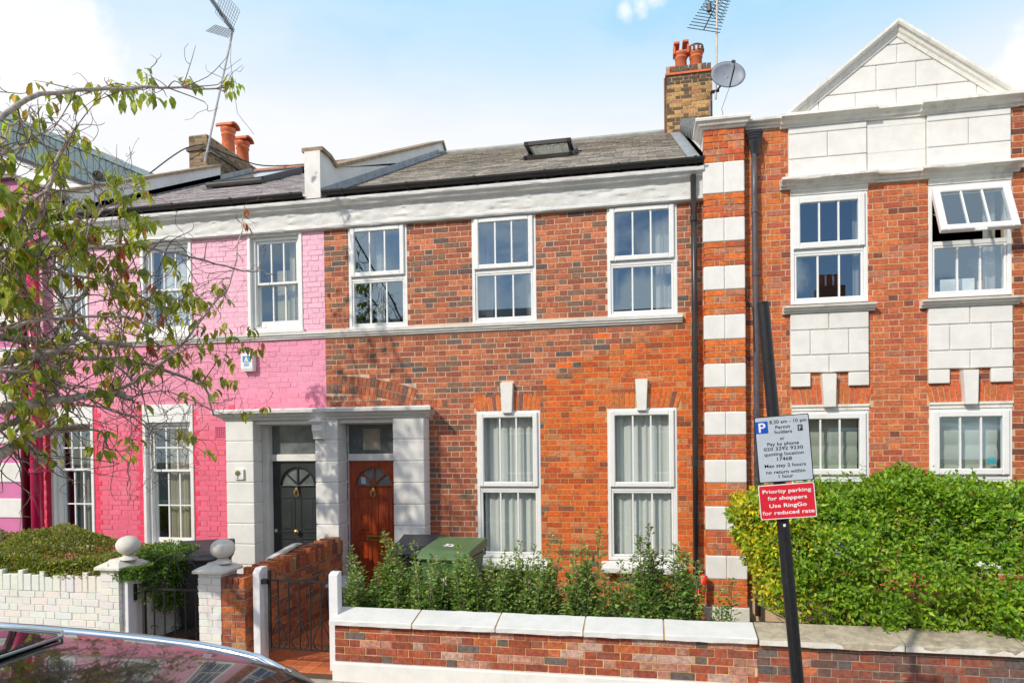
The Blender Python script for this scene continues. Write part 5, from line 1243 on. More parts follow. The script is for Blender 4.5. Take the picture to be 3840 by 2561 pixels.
# ================================================================== bins
def wheelie(name, label, x, y, rot, body, lid, w=.56, d=.6, h=1.0, z=0.0, tilt=0, group='wheeled bins'):
    B = thing(name, label, 'bin', (x, y, z), group=group)
    mw = Matrix.Rotation(rot, 4, 'Z')
    def TR(q): q.v = [tuple(mw @ Vector(v) + Vector((x, y, z))) for v in q.v]; return q
    b = MB(); wb, db = w * .8, d * .72
    b.v = [(-wb / 2, -db / 2, .04), (wb / 2, -db / 2, .04), (wb / 2, db / 2, .04), (-wb / 2, db / 2, .04), (-w / 2, -d / 2, h * .9), (w / 2, -d / 2, h * .9), (w / 2, d / 2, h * .96), (-w / 2, d / 2, h * .96)]
    b.f = [(0, 3, 2, 1), (4, 5, 6, 7), (0, 1, 5, 4), (1, 2, 6, 5), (2, 3, 7, 6), (3, 0, 4, 7)]
    TR(b).build('bin_body', body, B, bevel=.02)
    r = MB(); r.box(-w / 2 - .02, w / 2 + .02, -d / 2 - .02, d / 2 + .01, h * .88, h * .92); TR(r).build('bin_rim', body, B, bevel=.008)
    l = MB(); l.prism([(-d / 2 - .05, h * .90), (-d / 2 - .05, h * .93), (-d / 2 + .08, h * 1.0), (d / 2 - .02, h * 1.08), (d / 2 + .03, h * 1.07), (d / 2 + .03, h * .97)], -w / 2 - .03, w / 2 + .03, 'x'); TR(l).build('bin_lid', lid, B, bevel=.012)
    hd_ = MB(); hd_.tube([(-w * .36, d / 2 + .03, h * .98), (-w * .36, d / 2 + .09, h * 1.03), (w * .36, d / 2 + .09, h * 1.03), (w * .36, d / 2 + .03, h * .98)], .014, 6); TR(hd_).build('handle', lid, B)
    for s in (-1, 1): t = MB(); t.tube([(s * w * .38, d * .36, .1), (s * w * .46, d * .36, .1)], .1, 16); TR(t).build('wheel', M['black'], B)
    return B, TR
bkp = mat('faded_black_bin_plastic', (.03, .032, .036), .5, var=.2, bump=.15); bkl = mat('grey_black_lid_plastic', (.045, .047, .055), .42, var=.2, bump=.1)
gb = mat('green_bin_plastic', (.055, .13, .045), .5, var=.15, bump=.15, dirt=.2); gl_ = mat('pale_green_lid_plastic', (.085, .155, .065), .45, var=.1, bump=.1, dirt=.3, dirtcol=(.2, .26, .14))
wp = mat('white_label', (.75, .76, .76), .6, bump=0)
B1_, TR1 = wheelie('wheelie_bin', 'black wheelie bin with white label and tick mark in the pink house garden', -5.40, -1.50, R(28), bkp, bkp, .58, .55, 1.03)
q = MB()
def onfront(u0, u1, z0, z1, d=.55, h=1.03, off=.004):
    f = lambda u, z: (u, -(d * .36 + (d * .5 - d * .36) * (z - .04) / (h * .9 - .04)) - off, z)
    return [f(u0, z0), f(u1, z0), f(u1, z1), f(u0, z1)]
q._add(onfront(-.06, .22, .52, .63), [(0, 1, 2, 3)]); TR1(q).build('bin_label', wp, B1_)
q = MB(); q.tube([onfront(u, u, z, z, off=.008)[0] for u, z in ((-.05, .71), (.0, .76), (.03, .72), (.06, .70), (.12, .76), (.15, .75), (.2, .82), (.22, .86))], .006, 4); TR1(q).build('printed_wave', wp, B1_)
q = MB(); q._add(onfront(-.05, .17, .655, .675, off=.005), [(0, 1, 2, 3)]); TR1(q).build('printed_line', wp, B1_)
B2_, TR2 = wheelie('wheelie_bin', 'green wheelie bin with pale green lid behind the shrubs', -2.33, -1.05, R(-8), gb, gl_, .58, .62, 1.04)
me = text_part('n', '52', .13, None, None, Matrix.Translation((-2.36, -1.1, 1.073)) @ Matrix.Rotation(R(8), 4, 'X') @ Matrix.Rotation(R(-8), 4, 'Z'), weight=.006); me.materials.append(wp); o = bpy.data.objects.new('painted_number', me); COL.objects.link(o); o.parent = B2_; o.location = (2.33, 1.05, 0)
q = MB(); q._add(onfront(-.19, .05, .60, .72, .62, 1.04), [(0, 1, 2, 3)]); q._add(onfront(-.08, -.03, .14, .46, .62, 1.04), [(0, 1, 2, 3)]); q._add(onfront(-.08, .06, .14, .18, .62, 1.04), [(0, 1, 2, 3)]); TR2(q).build('bin_label', wp, B2_)
B3_, TR3 = wheelie('wheelie_bin', 'black wheelie bin between the red door and the green bin', -2.86, -.75, R(5), bkp, bkl, .50, .52, 1.03)
fb_ = thing('recycling_box', 'grey-blue plastic recycling box with white lid standing at the end of the tiled path', 'bin', (-4.0, -.62, 0))
gbm = mat('blue_grey_box_plastic', (.20, .24, .34), .45, bump=.05); gwl = mat('pale_grey_lid_plastic', (.52, .55, .60), .45, bump=.05)
q = MB(); q.v = [(-4.12, -.74, .02), (-3.84, -.74, .02), (-3.84, -.46, .02), (-4.12, -.46, .02), (-4.16, -.78, .42), (-3.80, -.78, .42), (-3.80, -.42, .42), (-4.16, -.42, .42)]; q.f = [(0, 3, 2, 1), (4, 5, 6, 7), (0, 1, 5, 4), (1, 2, 6, 5), (2, 3, 7, 6), (3, 0, 4, 7)]; q.build('box_body', gbm, fb_, bevel=.015)
MB().prism([(-.80, .425), (-.80, .46), (-.40, .52), (-.40, .425)], -4.18, -3.78, 'x').build('box_lid', gwl, fb_, bevel=.01)
MB().tube([(-3.79, -.6, .5), (-3.765, -.62, .45), (-3.76, -.66, .33)], .011, 6).build('handle', M['black'], fb_)
tp_ = thing('terracotta_pot', 'orange terracotta flower pot half hidden behind the shrubs', 'plant pot', (-1.62, -.9, 0)); MB().lathe([(.0, .0), (.10, 0), (.15, .24), (.165, .24), (.165, .29), (.14, .29), (.13, .2)], (-1.62, -.9, 0), 20).build('pot_body', M['terracotta'], tp_)
rp = mat('bright_red_plastic', (.75, .035, .02), .4, var=.1, bump=.05)
rt = thing('red_tube', 'bright red plastic tube leaning by the corner pillar behind the shrubs', 'tube', (.62, -.3, 0))
MB().tube([(.55, -.35, .02), (.62, -.3, .33), (.66, -.26, .52), (.69, -.24, .60), (.70, -.235, .625)], [.075, .065, .055, .05, .03], 14).build('tube_body', rp, rt, smooth=True)
MB().box(.44, .68, -.5, -.28, .0, .17).build('tube_base', rp, rt, bevel=.03)
bd = thing('plastic_board', 'crumpled pale board with a black squiggle lying behind the wall below the hedge', 'board', (1.55, -1.9, 0))
MB().prism([(-2.02, .24), (-1.8, .46), (-1.78, .46), (-2.0, .22)], 1.30, 1.86, 'x').build('board', mat('lilac_grey_plastic', (.52, .50, .56), .5), bd)
MB().tube([(1.44, -2.03, .30), (1.56, -2.03, .305), (1.555, -1.99, .36), (1.58, -1.96, .385), (1.61, -1.97, .37), (1.62, -2.0, .33), (1.69, -2.04, .295)], .012, 5).build('printed_squiggle', M['black'], bd)

# ================================================================== leafy things
def nrand(n, s): r = np.random.RandomState(s); return r
def shrub(label, x, y, h, spread, nst, seed, group, hue=0):
    rs = np.random.RandomState(seed); S = thing('shrub', label, 'shrub', (x, y, .02), group=group)
    C, D, N, L, W, K = [], [], [], [], [], []
    stems = MB()
    for i in range(nst):
        a = rs.rand() * 6.283; r = spread * math.sqrt(rs.rand()); lean = rs.uniform(.25, .75)
        h_ = h + .13; hh = h_ * (1 - .35 * (r / spread) * rs.rand()) * rs.uniform(.5, 1.0) if i else h_
        p0 = np.array([x + .35 * r * math.cos(a), y + .25 * r * math.sin(a), .0]); p1 = np.array([x + r * math.cos(a), y + .6 * r * math.sin(a), hh])
        mid = (p0 + p1) / 2 + rs.normal(0, .03, 3); pts = [p0, mid, p1 + rs.normal(0, .02, 3) * [1, 1, 0]]
        tt_ = np.linspace(0, 1, 7); P = np.array([(1 - t) ** 2 * pts[0] + 2 * t * (1 - t) * pts[1] + t * t * pts[2] for t in tt_])
        stems.tube([tuple(p) for p in P], [.006 * (1 - .7 * t) + .0015 for t in tt_], 4)
        nl = int(hh * 105)
        for k in range(nl):
            t = .18 + .82 * (k + rs.rand()) / nl; p = (1 - t) ** 2 * pts[0] + 2 * t * (1 - t) * pts[1] + t * t * pts[2]
            side = rs.rand() * 6.283; sp = .125 * (1 - t) ** .7 + .006
            q = rs.rand()
            d = np.array([math.cos(side), math.sin(side), rs.uniform(-.2, .7) + t * .4])
            nn = 1 if t > .8 else 2
            for _ in range(nn):
                off = d * sp * rs.rand() * 1.2; C.append(p + off); D.append(d + rs.normal(0, .25, 3)); N.append([rs.normal(0, .35), rs.normal(0, .35) - .35, 1]); L.append(rs.uniform(.042, .074) * (1.1 - .35 * t)); W.append(L[-1] * .5)
                v = rs.uniform(.65, 1.3); g = (.14, .27, .07) if q < .45 else (.25, .41, .09) if q < .8 else (.46, .58, .17)
                if hue and t > .85: g = (.12, .20, .04)
                K.append(tuple(min(1, c * v) for c in g))
    stems.build('stem', M['darkbark'], S); leaves('foliage', C, D, N, L, W, K, leafmat('glossy_leaf'), S, kind='stuff')
SH = [(-3.02, 1.02, .20, 'shrub partly hiding the bottom of the red door, the leftmost of the row'), (-2.62, 1.20, .20, 'tall leafy shrub in front of the black bin, second from the left'),
      (-2.22, 1.08, .2, 'bushy shrub in front of the left half of the green bin'), (-1.86, 1.06, .18, 'shrub in front of the right edge of the green bin'), (-1.42, 1.08, .2, 'shrub in front of the left ground-floor window sill of the brick house'),
      (-1.08, 1.28, .18, 'tall thin shrub at the right edge of the left ground-floor window'), (-.72, 1.30, .17, 'upright shrub against the orange brick between the two ground-floor windows'), (-.36, .95, .15, 'low shrub just left of the right ground-floor window'), (.0, 1.36, .14, 'shrub whose three thin shoots stand tallest before the right ground-floor window'),
      (.34, 1.12, .16, 'shrub beside the downpipe and the red tube'), (.70, .82, .15, 'small sparse shrub in front of the corner pillar, the rightmost of the row')]
for i, (x, h, s_, lab) in enumerate(SH): shrub(lab, x, -2.12 + .05 * math.sin(i * 2.1), h * (1.06, 1.04, 1.08, 1.05, 1.06, .98, 1.0, 1.02, 1, 1.04, 1)[i], s_ + (.08, .06, .10, .09, .10, .05, .07, .10, .05, .07, .03)[i], (34, 34, 44, 40, 38, 26, 30, 34, 28, 32, 11)[i], 100 + i, 'shrubs along the front wall', i == 8)
def hedge(name, label, shapef, n, seed, size, colf, m, branches=None, loc=(0, 0, 0)):
    rs = np.random.RandomState(seed); Hh = thing(name, label, 'hedge', loc)
    C, Nn = shapef(n, rs); n = len(C)
    D = rs.normal(0, 1, (n, 3)) + Nn * .8 + [0, 0, .1]; N = Nn * 1.2 + rs.normal(0, .5, (n, 3)) + [0, 0, .6]
    L = rs.uniform(size[0], size[1], n); K = colf(C, rs)
    leaves('foliage', C, D, N, L, L * .52, K, m, Hh, kind='stuff')
    if branches: branches(Hh, rs)
    return Hh
def noise3(P, f, s):
    P = P * f + s; return (np.sin(P[:, 0] * 1.7 + np.sin(P[:, 2] * 2.3)) + np.sin(P[:, 1] * 2.1 + P[:, 2] * 1.3 + 1.7 * np.sin(P[:, 0] * .9)) + np.sin(P[:, 2] * 2.9 + P[:, 0] * 1.1)) / 3
def big_hedge(n, rs):
    x = rs.uniform(.80, 5.1, n); th = rs.uniform(R(-75), R(125), n)
    top = np.interp(x, [.8, 1.2, 2.2, 3.0, 3.5, 5.1], [1.60, 1.77, 1.88, 1.84, 1.78, 1.80]); bot = np.interp(x, [.8, 1.05, 1.35, 1.8, 2.5, 5.1], [1.25, .93, .62, .50, .40, .40])
    hy = .60 * np.sqrt(np.clip(1 - (np.clip(1.3 - x, 0, 1) / .52) ** 2, .02, 1)); zc_, hz_ = (top + bot) / 2, (top - bot) / 2; e = .62
    s_ = rs.rand(n); cy_ = np.where(s_ < .14, s_ / .14, np.where(s_ < .66, 1, 1 - (s_ - .66) / .34 * 1.6)); cz_ = np.where(s_ < .14, -1, np.where(s_ < .66, -1 + 2 * (s_ - .14) / .52, 1))
    nr = (np.abs(cy_) ** 3.5 + np.abs(cz_) ** 3.5) ** (-1 / 3.5); cy_, cz_ = cy_ * nr, cz_ * nr; th = np.arctan2(cz_, cy_)
    Nn = np.stack([-np.clip(1.25 - x, 0, 1) * 2.2, -np.cos(th), np.sin(th) * .8], 1); Nn /= np.linalg.norm(Nn, axis=1, keepdims=True)
    P = np.stack([x, -1.82 - hy * cy_, zc_ + hz_ * cz_], 1)
    P += Nn * (.14 * noise3(P, 2.4, 3.1) + .10 * noise3(P, 6.0, 1.0) + .04 * noise3(P, 15, 2.0))[:, None]
    low = (cz_ < 0) & (x > 2.05) & (noise3(np.stack([x, x * 0, x * 0], 1), 3.2, .7) > -.15); P[low, 1] -= .12; P[low, 2] -= .03
    dep = rs.rand(n) ** 1.5 * .34; P -= Nn * dep[:, None]
    thin = (P[:, 2] < 1.12) & (P[:, 0] < 3.0) & (noise3(P, 4.2, 9.0) > .02 + .5 * np.clip(P[:, 2] - .7, 0, 1)); thin |= noise3(P, 5.5, 2.2) > .74; keep = ~(thin & (rs.rand(n) < .72)) & (P[:, 2] > .36)
    k = 420; sx = rs.uniform(.85, 5.0, k); base = np.stack([sx, rs.uniform(-2.3, -1.4, k), np.interp(sx, [.8, 1.2, 2.2, 3.0, 3.5, 5.1], [1.60, 1.77, 1.88, 1.84, 1.78, 1.80]) - .04], 1); sh = []
    for b in base:
        hh = rs.uniform(.04, .16) * (1.6 if rs.rand() < .08 else 1)
        for j in range(7): sh.append(b + [rs.normal(0, .012), rs.normal(0, .012), hh * j / 6])
    sh = np.array(sh); return np.concatenate([P[keep], sh]), np.concatenate([Nn[keep], np.tile([0, -.4, .9], (len(sh), 1))])
def big_cols(C, rs):
    n = len(C); base = np.array([[.19, .37, .022], [.29, .47, .026], [.11, .24, .018], [.40, .53, .035]]); K = base[rs.choice(4, n, p=[.4, .3, .2, .1])]
    yel = np.clip((1.75 - C[:, 0]) / .8, 0, 1) * (noise3(C, 3.3, 5.0) * .5 + .62); m_ = rs.rand(n) < yel * .8
    K[m_] = np.array([.72, .66, .03]) * rs.uniform(.6, 1.15, (m_.sum(), 1)); br = rs.rand(n) < .005; K[br] = [.30, .12, .05]
    return np.clip(K * rs.uniform(.7, 1.3, (n, 1)), 0, 1)
def big_branches(Hh, rs):
    for i in range(16):
        x0 = rs.uniform(1.5, 4.6); p = np.array([x0, -1.85 + rs.normal(0, .08), .05]); pts = [p]; d = np.array([rs.normal(0, .5), rs.normal(-.15, .3), 1.0])
        for k in range(5): p = p + d / np.linalg.norm(d) * .24; d = d + rs.normal(0, .35, 3) * [1, 1, .3]; pts.append(p)
        q = MB(); q.tube([tuple(a) for a in pts], [.016, .013, .011, .009, .006, .004], 5)
        for k in (2, 3):
            e = pts[k] + np.array([rs.normal(0, .3), -abs(rs.normal(.15, .15)), rs.uniform(.1, .3)]); q.tube([tuple(pts[k]), tuple((pts[k] + e) / 2 + rs.normal(0, .03, 3)), tuple(e)], [.008, .006, .003], 4)
        q.build('branch', M['bark'], Hh)
    for (a, b) in (((1.95, -2.0, .45), (1.35, -2.1, .78)), ((1.98, -2.05, .5), (1.5, -2.15, 1.0)), ((1.95, -2.0, .45), (1.75, -2.2, 1.15)), ((2.0, -2.0, .4), (2.2, -2.25, 1.0)), ((2.6, -2.0, .4), (2.4, -2.25, 1.05)), ((2.05, -2.1, .42), (2.3, -2.28, .8)), ((3.0, -2.1, .42), (2.75, -2.3, .95)), ((1.6, -2.2, 1.3), (1.9, -2.3, .9))):
        a, b = np.array(a), np.array(b); m_ = (a + b) / 2 + rs.normal(0, .05, 3); MB().tube([tuple(a), tuple(m_), tuple(b)], [.016, .012, .006], 6).build('branch', M['bark'], Hh)
hedge('hedge', 'large bright green hedge turning yellow at its left end, spilling over the right garden wall', big_hedge, 84000, 5, (.040, .064), big_cols, leafmat('glossy_leaf'), big_branches, (3.0, -1.8, 0))
def low_hedge(n, rs):
    x = rs.uniform(-9.4, -5.35, n); top = 1.13 + .10 * np.sin(x * 2.3) + .07 * np.sin(x * 5.1 + 1) + .12 * np.exp(-((x + 8.9) / .5) ** 2) - .08 * np.clip((x + 6.3) / .6, 0, 1)
    y = rs.uniform(-2.50, -1.0, n); front = y < -2.2; z = top - .22 * ((y + 1.75) / .75) ** 2 - rs.rand(n) ** 2 * .22
    P = np.stack([x, y, z], 1); P[:, 2] += .07 * noise3(P, 4, 2.0) + .03 * noise3(P, 11, 1)
    m_ = rs.rand(n) < .42; P[m_, 1] = -2.44 - .12 * rs.rand(m_.sum()) + .1 * noise3(P[m_], 3, 4); P[m_, 2] = np.minimum(rs.uniform(.86, 1.08, m_.sum()), top[m_]); 
    # trailing part beside the arched gate
    k = int(n * .22); xa = rs.uniform(-6.0, -5.42, k); ya = rs.uniform(-2.2, -1.5, k); za = rs.uniform(.45, 1.14, k) - .15 * np.abs(xa + 5.8); Q = np.stack([xa, ya, za], 1)
    P = np.concatenate([P, Q]); N = np.tile([0, -.45, .8], (len(P), 1)).astype(float)
    return P, N
def low_cols(C, rs):
    n = len(C); base = np.array([[.25, .29, .045], [.18, .25, .04], [.38, .38, .06], [.11, .18, .035], [.36, .24, .08]]); K = base[rs.choice(5, n, p=[.35, .27, .2, .15, .03])]
    g = C[:, 0] > -5.8; K[g] = base[3] * [1.1, 1.3, 1]
    return np.clip(K * rs.uniform(.65, 1.3, (n, 1)), 0, 1)
hedge('low_hedge', 'low spreading olive green hedge behind the white painted wall', low_hedge, 60000, 8, (.028, .048), low_cols, leafmat('glossy_leaf'), None, (-7.4, -1.8, 0))

# ================================================================== sign post
SP = thing('parking_sign', 'black leaning sign post carrying a grey parking plate and a red plate on the pavement', 'sign', (.887, -5.03, -.062))
polem = mat('black_pole_paint', (.012, .012, .014), .42, var=.3, vscale=30, bump=.25, bscale=120, dirt=.5, dirtcol=(.16, .16, .15), dscale=14, dirtlo=.66, dirthi=.74)
pb, pt = Vector((.893, -5.03, -.07)), Vector((.640, -5.03, 3.085))
MB().tube([pb, pb.lerp(pt, .5), pt], [.0345, .0335, .0325], 24).build('pole', polem, SP, smooth=False)
MB().tube([pt, pt + (pt - pb).normalized() * .012], .034, 24).build('pole_cap', M['black'], SP)
def plate(cx, cz, w, h, ang, y, face, border, bw, rad=.012):
    def P(u, v, yy): return (cx + u * math.cos(ang) - v * math.sin(ang), yy, cz + u * math.sin(ang) + v * math.cos(ang))
    def rr_(w, h, r, yy, n=5):
        out = []
        for sx, sy, a0 in ((1, 1, 0), (-1, 1, 90), (-1, -1, 180), (1, -1, 270)):
            for k in range(n): a = R(a0 + 90 * k / (n - 1)); out.append(P(sx * (w / 2 - r) + r * math.cos(a), sy * (h / 2 - r) + r * math.sin(a), yy))
        return out
    q = MB(); a = rr_(w, h, rad, y - .003); b = rr_(w, h, rad, y + .0); n = len(a)
    q.v = a + b; q.f = [tuple(range(n)), tuple(range(2 * n - 1, n - 1, -1))] + [(i, (i + 1) % n, n + (i + 1) % n, n + i) for i in range(n)]
    pl_ = q.build('sign_plate', border, SP)
    q = MB(); q.v = rr_(w - 2 * bw, h - 2 * bw, rad * .7, y - .0036); q.f = [tuple(range(n))]; q.build('plate_face', face, pl_)
    return pl_, P
def line(parent, P, s, u, v, width, hgt, ang, y, m):
    cu = bpy.data.curves.new('lettering', 'FONT'); cu.body = s; cu.size = 1; cu.align_x = 'CENTER'; cu.extrude = 0; cu.offset = .018; cu.space_character = 1.04
    to = bpy.data.objects.new('tmp', cu); COL.objects.link(to); me = bpy.data.meshes.new_from_object(to.evaluated_get(bpy.context.evaluated_depsgraph_get())); bpy.data.objects.remove(to)
    co = np.zeros(len(me.vertices) * 3); me.vertices.foreach_get('co', co); co = co.reshape(-1, 3)
    sx = width / (co[:, 0].max() - co[:, 0].min()); xm = (co[:, 0].max() + co[:, 0].min()) / 2; sy = hgt / .70
    out = np.array([P(u + (c[0] - xm) * sx, v + c[1] * sy - hgt / 2, y) for c in co]); me.vertices.foreach_set('co', out.ravel()); me.materials.clear(); me.materials.append(m); me.update()
    o = bpy.data.objects.new('lettering', me); COL.objects.link(o); o.parent = parent; return o
grey = mat('pale_reflective_grey', (.47, .53, .60), .45, var=.03, vscale=20, bump=.02, dirt=.15, dirtcol=(.3, .33, .35)); blk = mat('sign_black', (.012, .012, .014), .5, bump=0)
redp = mat('sign_red', (.66, .018, .035), .4, var=.05, bump=.02, dirt=.12, dirtcol=(.5, .1, .1)); wht = mat('sign_white', (.82, .82, .84), .5, bump=0, dirt=.1); blu = mat('sign_blue', (.005, .085, .52), .4, bump=0)
A1 = R(4.1); k_ = .283 / 629; y1 = -5.085
p1, P1 = plate(.7322, 2.287, .283, .362, A1, y1, grey, blk, .005, .008)
def loc(px_, py_, cx_, cy_, s=.075, c=.9972): dx, dy = px_ - cx_, py_ - cy_; return (dx * c - dy * s) * k_, (-dx * s - dy * c) * k_
for s, X_, Y_, w_, h_ in (('8.30 am - 10 pm', 777, 234, 424, 38), ('Permit', 720, 303, 172, 37), ('holders', 726, 361, 200, 37), ('or', 713, 441, 52, 37), ('Pay by phone', 722, 505, 362, 37), ('020 3292 9230', 725, 563, 452, 37), ('quoting location', 732, 626, 450, 37),
                          ('17468', 738, 688, 170, 38), ('Max stay 2 hours', 746, 766, 474, 37), ('no return within', 750, 843, 448, 37), ('1 hour', 755, 898, 166, 38)):
    u, v = loc(X_, Y_, 730, 567); line(p1, P1, s, u, v, w_ * k_, h_ * k_ * 1.08, A1, y1 - .0042, blk)
def patch(parent, P, u, v, w, h, y, m, name):
    q = MB(); q.v = [P(u - w / 2, v - h / 2, y), P(u + w / 2, v - h / 2, y), P(u + w / 2, v + h / 2, y), P(u - w / 2, v + h / 2, y)]; q.f = [(0, 1, 2, 3)]; return q.build(name, m, parent)
u, v = loc(477, 314, 730, 567); patch(p1, P1, u, v, .066, .066, y1 - .0040, blu, 'parking_symbol'); line(p1, P1, 'P', u + .002, v, .036, .050, A1, y1 - .0046, wht)
u, v = loc(918, 316, 730, 567); patch(p1, P1, u, v, .026, .033, y1 - .0040, blk, 'zone_symbol'); line(p1, P1, 'F', u, v, .013, .021, A1, y1 - .0046, grey)
A2 = R(4.6); p2, P2 = plate(.7490, 2.000, .290, .189, A2, y1, redp, wht, .0045, .010)
for s, X_, Y_, w_, h_ in (('Priority parking', 765, 1047, 558, 44), ('for shoppers', 771, 1130, 450, 44), ('Use RingGo', 779, 1221, 428, 44), ('for reduced rate', 783, 1306, 596, 44)):
    u, v = loc(X_, Y_, 772, 1176, .08, .9968); line(p2, P2, s, u, v, w_ * k_, h_ * k_, A2, y1 - .0042, wht)
for zc_ in (2.40, 2.16, 2.05, 1.94):
    t = (zc_ - pb.z) / (pt.z - pb.z); c = pb.lerp(pt, t); MB().tube([c + Vector((0, 0, -.008)), c + Vector((0, 0, .008))], .0385, 20).build('pole_clip', M['pipe'], SP); MB().box(c.x - .02, c.x + .02, -5.084, -5.06, zc_ - .01, zc_ + .01).build('clip_bracket', M['pipe'], SP)
c = pb.lerp(pt, (1.865 - pb.z) / (pt.z - pb.z)); MB().box(c.x - .006, c.x + .006, -5.068, -5.06, 1.858, 1.872).build('white_tag', wht, SP)

# ================================================================== parked car (black hatchback, bonnet to the right)
def paint():
    m, nt, b = _nt('black_car_paint'); b.inputs['Base Color'].default_value = (.006, .006, .007, 1); b.inputs['Roughness'].default_value = .16
    b.inputs['Coat Weight'].default_value = 1; b.inputs['Coat Roughness'].default_value = .02; b.inputs['Coat IOR'].default_value = 1.5; b.inputs['Specular IOR Level'].default_value = .5
    nt.links.new(_range(nt, _pos(nt, 9, 6, .7), .45, .75, .10, .26), b.inputs['Roughness']); return m
def cglass():
    m, nt, b = _nt('dark_car_glass'); b.inputs['Base Color'].default_value = (.012, .014, .015, 1); b.inputs['Roughness'].default_value = .02; b.inputs['IOR'].default_value = 1.75; return m
CP, CG = paint(), cglass(); chrome = mat('satin_chrome', (.82, .83, .84), .12, 1, var=.02, bump=0)
CAR = thing('parked_car', 'black car parked at the kerb, seen over its glossy roof at the bottom left', 'car', (-2.4, -6.56, -.19))
YC = -6.60
CZ = -.012
STN = [(.36, .30, .70, .16), (.33, .52, .80, .2), (.20, .64, .86, .2), (-.15, .74, .885, .2), (-.70, .83, .90, .2), (-.86, .87, .90, .2), (-1.20, 1.015, .90, .60), (-1.60, 1.185, .90, .70), (-1.76, 1.262, .90, .72), (-1.92, 1.310, .90, .73), (-2.2, 1.350, .90, .745), (-2.6, 1.372, .90, .755), (-3.0, 1.388, .90, .76), (-3.6, 1.400, .90, .76), (-4.1, 1.385, .90, .745), (-4.45, 1.33, .89, .71), (-4.75, 1.12, .88, .70), (-4.98, .86, .86, .6), (-5.03, .55, .84, .3), (-5.02, .20, .78, .2)]
def ring(x, zr, hw, hr):
    low = zr < .95
    zb = min(.72, zr - .03); zs = .0
    pts = [(hw * .93, zs), (hw, .16), (hw + .005, .42), (hw - .01, min(.60, zr - .06)), (hw - .05, zb)]
    if low: pts += [(hw * .86, zr - .02), (hw * .80, zr - .012), (hw * .7, zr - .006), (hw * .45, zr), (0, zr + .004)]
    else: pts += [(hr + .035 + (hw - .05 - hr - .035) * .1, zr - .13), (hr + .015, zr - .055), (hr - .03, zr - .028), (hr * .6, zr - .008), (0, zr)]
    return pts
rings = [[(x, YC + s * y, z) for s, pts in ((1, ring(x, zr, hw, hr)),) for y, z in pts] + [(x, YC - y, z) for y, z in ring(x, zr, hw, hr)[-2::-1]] for x, zr, hw, hr in STN]
kR = len(rings[0]); body, glassq = MB(), MB()
allv = [p for r_ in rings for p in r_]; body.v = list(allv); glassq.v = list(allv)
for i in range(len(rings) - 1):
    for j in range(kR - 1):
        f = (i * kR + j, i * kR + j + 1, (i + 1) * kR + j + 1, (i + 1) * kR + j); x = STN[i][0]
        side = j in (4, kR - 6) and 6 <= i <= 14
        ws = 5 <= i <= 7 and 5 <= j <= kR - 7; rs_ = i in (15,) and 5 <= j <= kR - 7
        (glassq if side or ws or rs_ else body).f.append(f)
body.f += [tuple(range(kR)), tuple((len(rings) - 1) * kR + j for j in range(kR))[::-1]]
def trim(mb):
    used = sorted({i for f in mb.f for i in f}); mp = {o: n for n, o in enumerate(used)}; mb.v = [mb.v[i] for i in used]; mb.f = [tuple(mp[i] for i in f) for f in mb.f]; return mb
bo = trim(body).build('body', CP, CAR, smooth=True); trim(glassq).build('window_glass', CG, CAR, smooth=True)
sb = bo.modifiers.new('smooth', 'SUBSURF'); sb.levels = 2; sb.render_levels = 2; sb.boundary_smooth = 'ALL'
def roofz(x):
    for (a, za, *_), (b, zb, *_) in zip(STN, STN[1:]):
        if b <= x <= a: return za + (zb - za) * (x - a) / (b - a)
    return 1.39
for s in (1, -1):
    q = MB(); pr_ = []
    for i in range(17):
        x = -1.74 - i * .17; pr_.append((x, YC + s * (.655 + .02 * min(1, i / 5)), roofz(x) - .034 + (-.016 if i == 0 else 0)))
    q.tube(pr_, .026, 10); q.build('roof_rail', chrome, CAR, smooth=True)
q = MB(); zf = lambda x: roofz(x) + .004
xs_ = [-2.92, -3.0, -3.2, -3.5, -3.8, -4.05]; hwid = [.50, .56, .57, .57, .57, .55]
q.v = [(x, YC + s * h, zf(x) - .018 * (abs(s))) for x, h in zip(xs_, hwid) for s in (-1, -.5, 0, .5, 1)]; q.v = [(x, y, z + .006 + .014 * (1 - (abs(y - YC) / .57) ** 2)) for x, y, z in q.v]
q.f = [(i * 5 + j, i * 5 + j + 1, (i + 1) * 5 + j + 1, (i + 1) * 5 + j) for i in range(len(xs_) - 1) for j in range(4)]; q.build('sunroof', CG, CAR, smooth=True)
q = MB(); q.tube([(-4.0, YC + .585, zf(-4.0) - .008), (-3.2, YC + .59, zf(-3.2) - .006), (-2.98, YC + .575, zf(-3) - .004), (-2.905, YC + .50, zf(-2.9) - .002), (-2.89, YC + .25, zf(-2.9) + .006), (-2.885, YC, zf(-2.9) + .010), (-2.89, YC - .25, zf(-2.9) + .006), (-2.905, YC - .5, zf(-2.9)), (-3.2, YC - .59, zf(-3.2) - .006)], .008, 6); q.build('sunroof_trim', mat('grey_trim', (.25, .27, .27), .3, bump=0), CAR, smooth=True)
q = MB(); q.tube([(-1.70, YC + .60, 1.205), (-1.715, YC + .3, 1.235), (-1.72, YC, 1.245), (-1.715, YC - .3, 1.235), (-1.70, YC - .60, 1.205)], .012, 6); q.build('windscreen_seal', M['black'], CAR)
for x in (-.55, -4.05):
    for s in (1, -1):
        t = MB(); t.tube([(x, YC + s * .70, .14), (x, YC + s * .905, .14)], .325, 28); wo_ = t.build('tyre', mat('tyre_rubber', (.02, .02, .02), .9), CAR); t = MB(); t.tube([(x, YC + s * .80, .14), (x, YC + s * .912, .14)], .22, 20); t.build('rim', chrome, wo_)
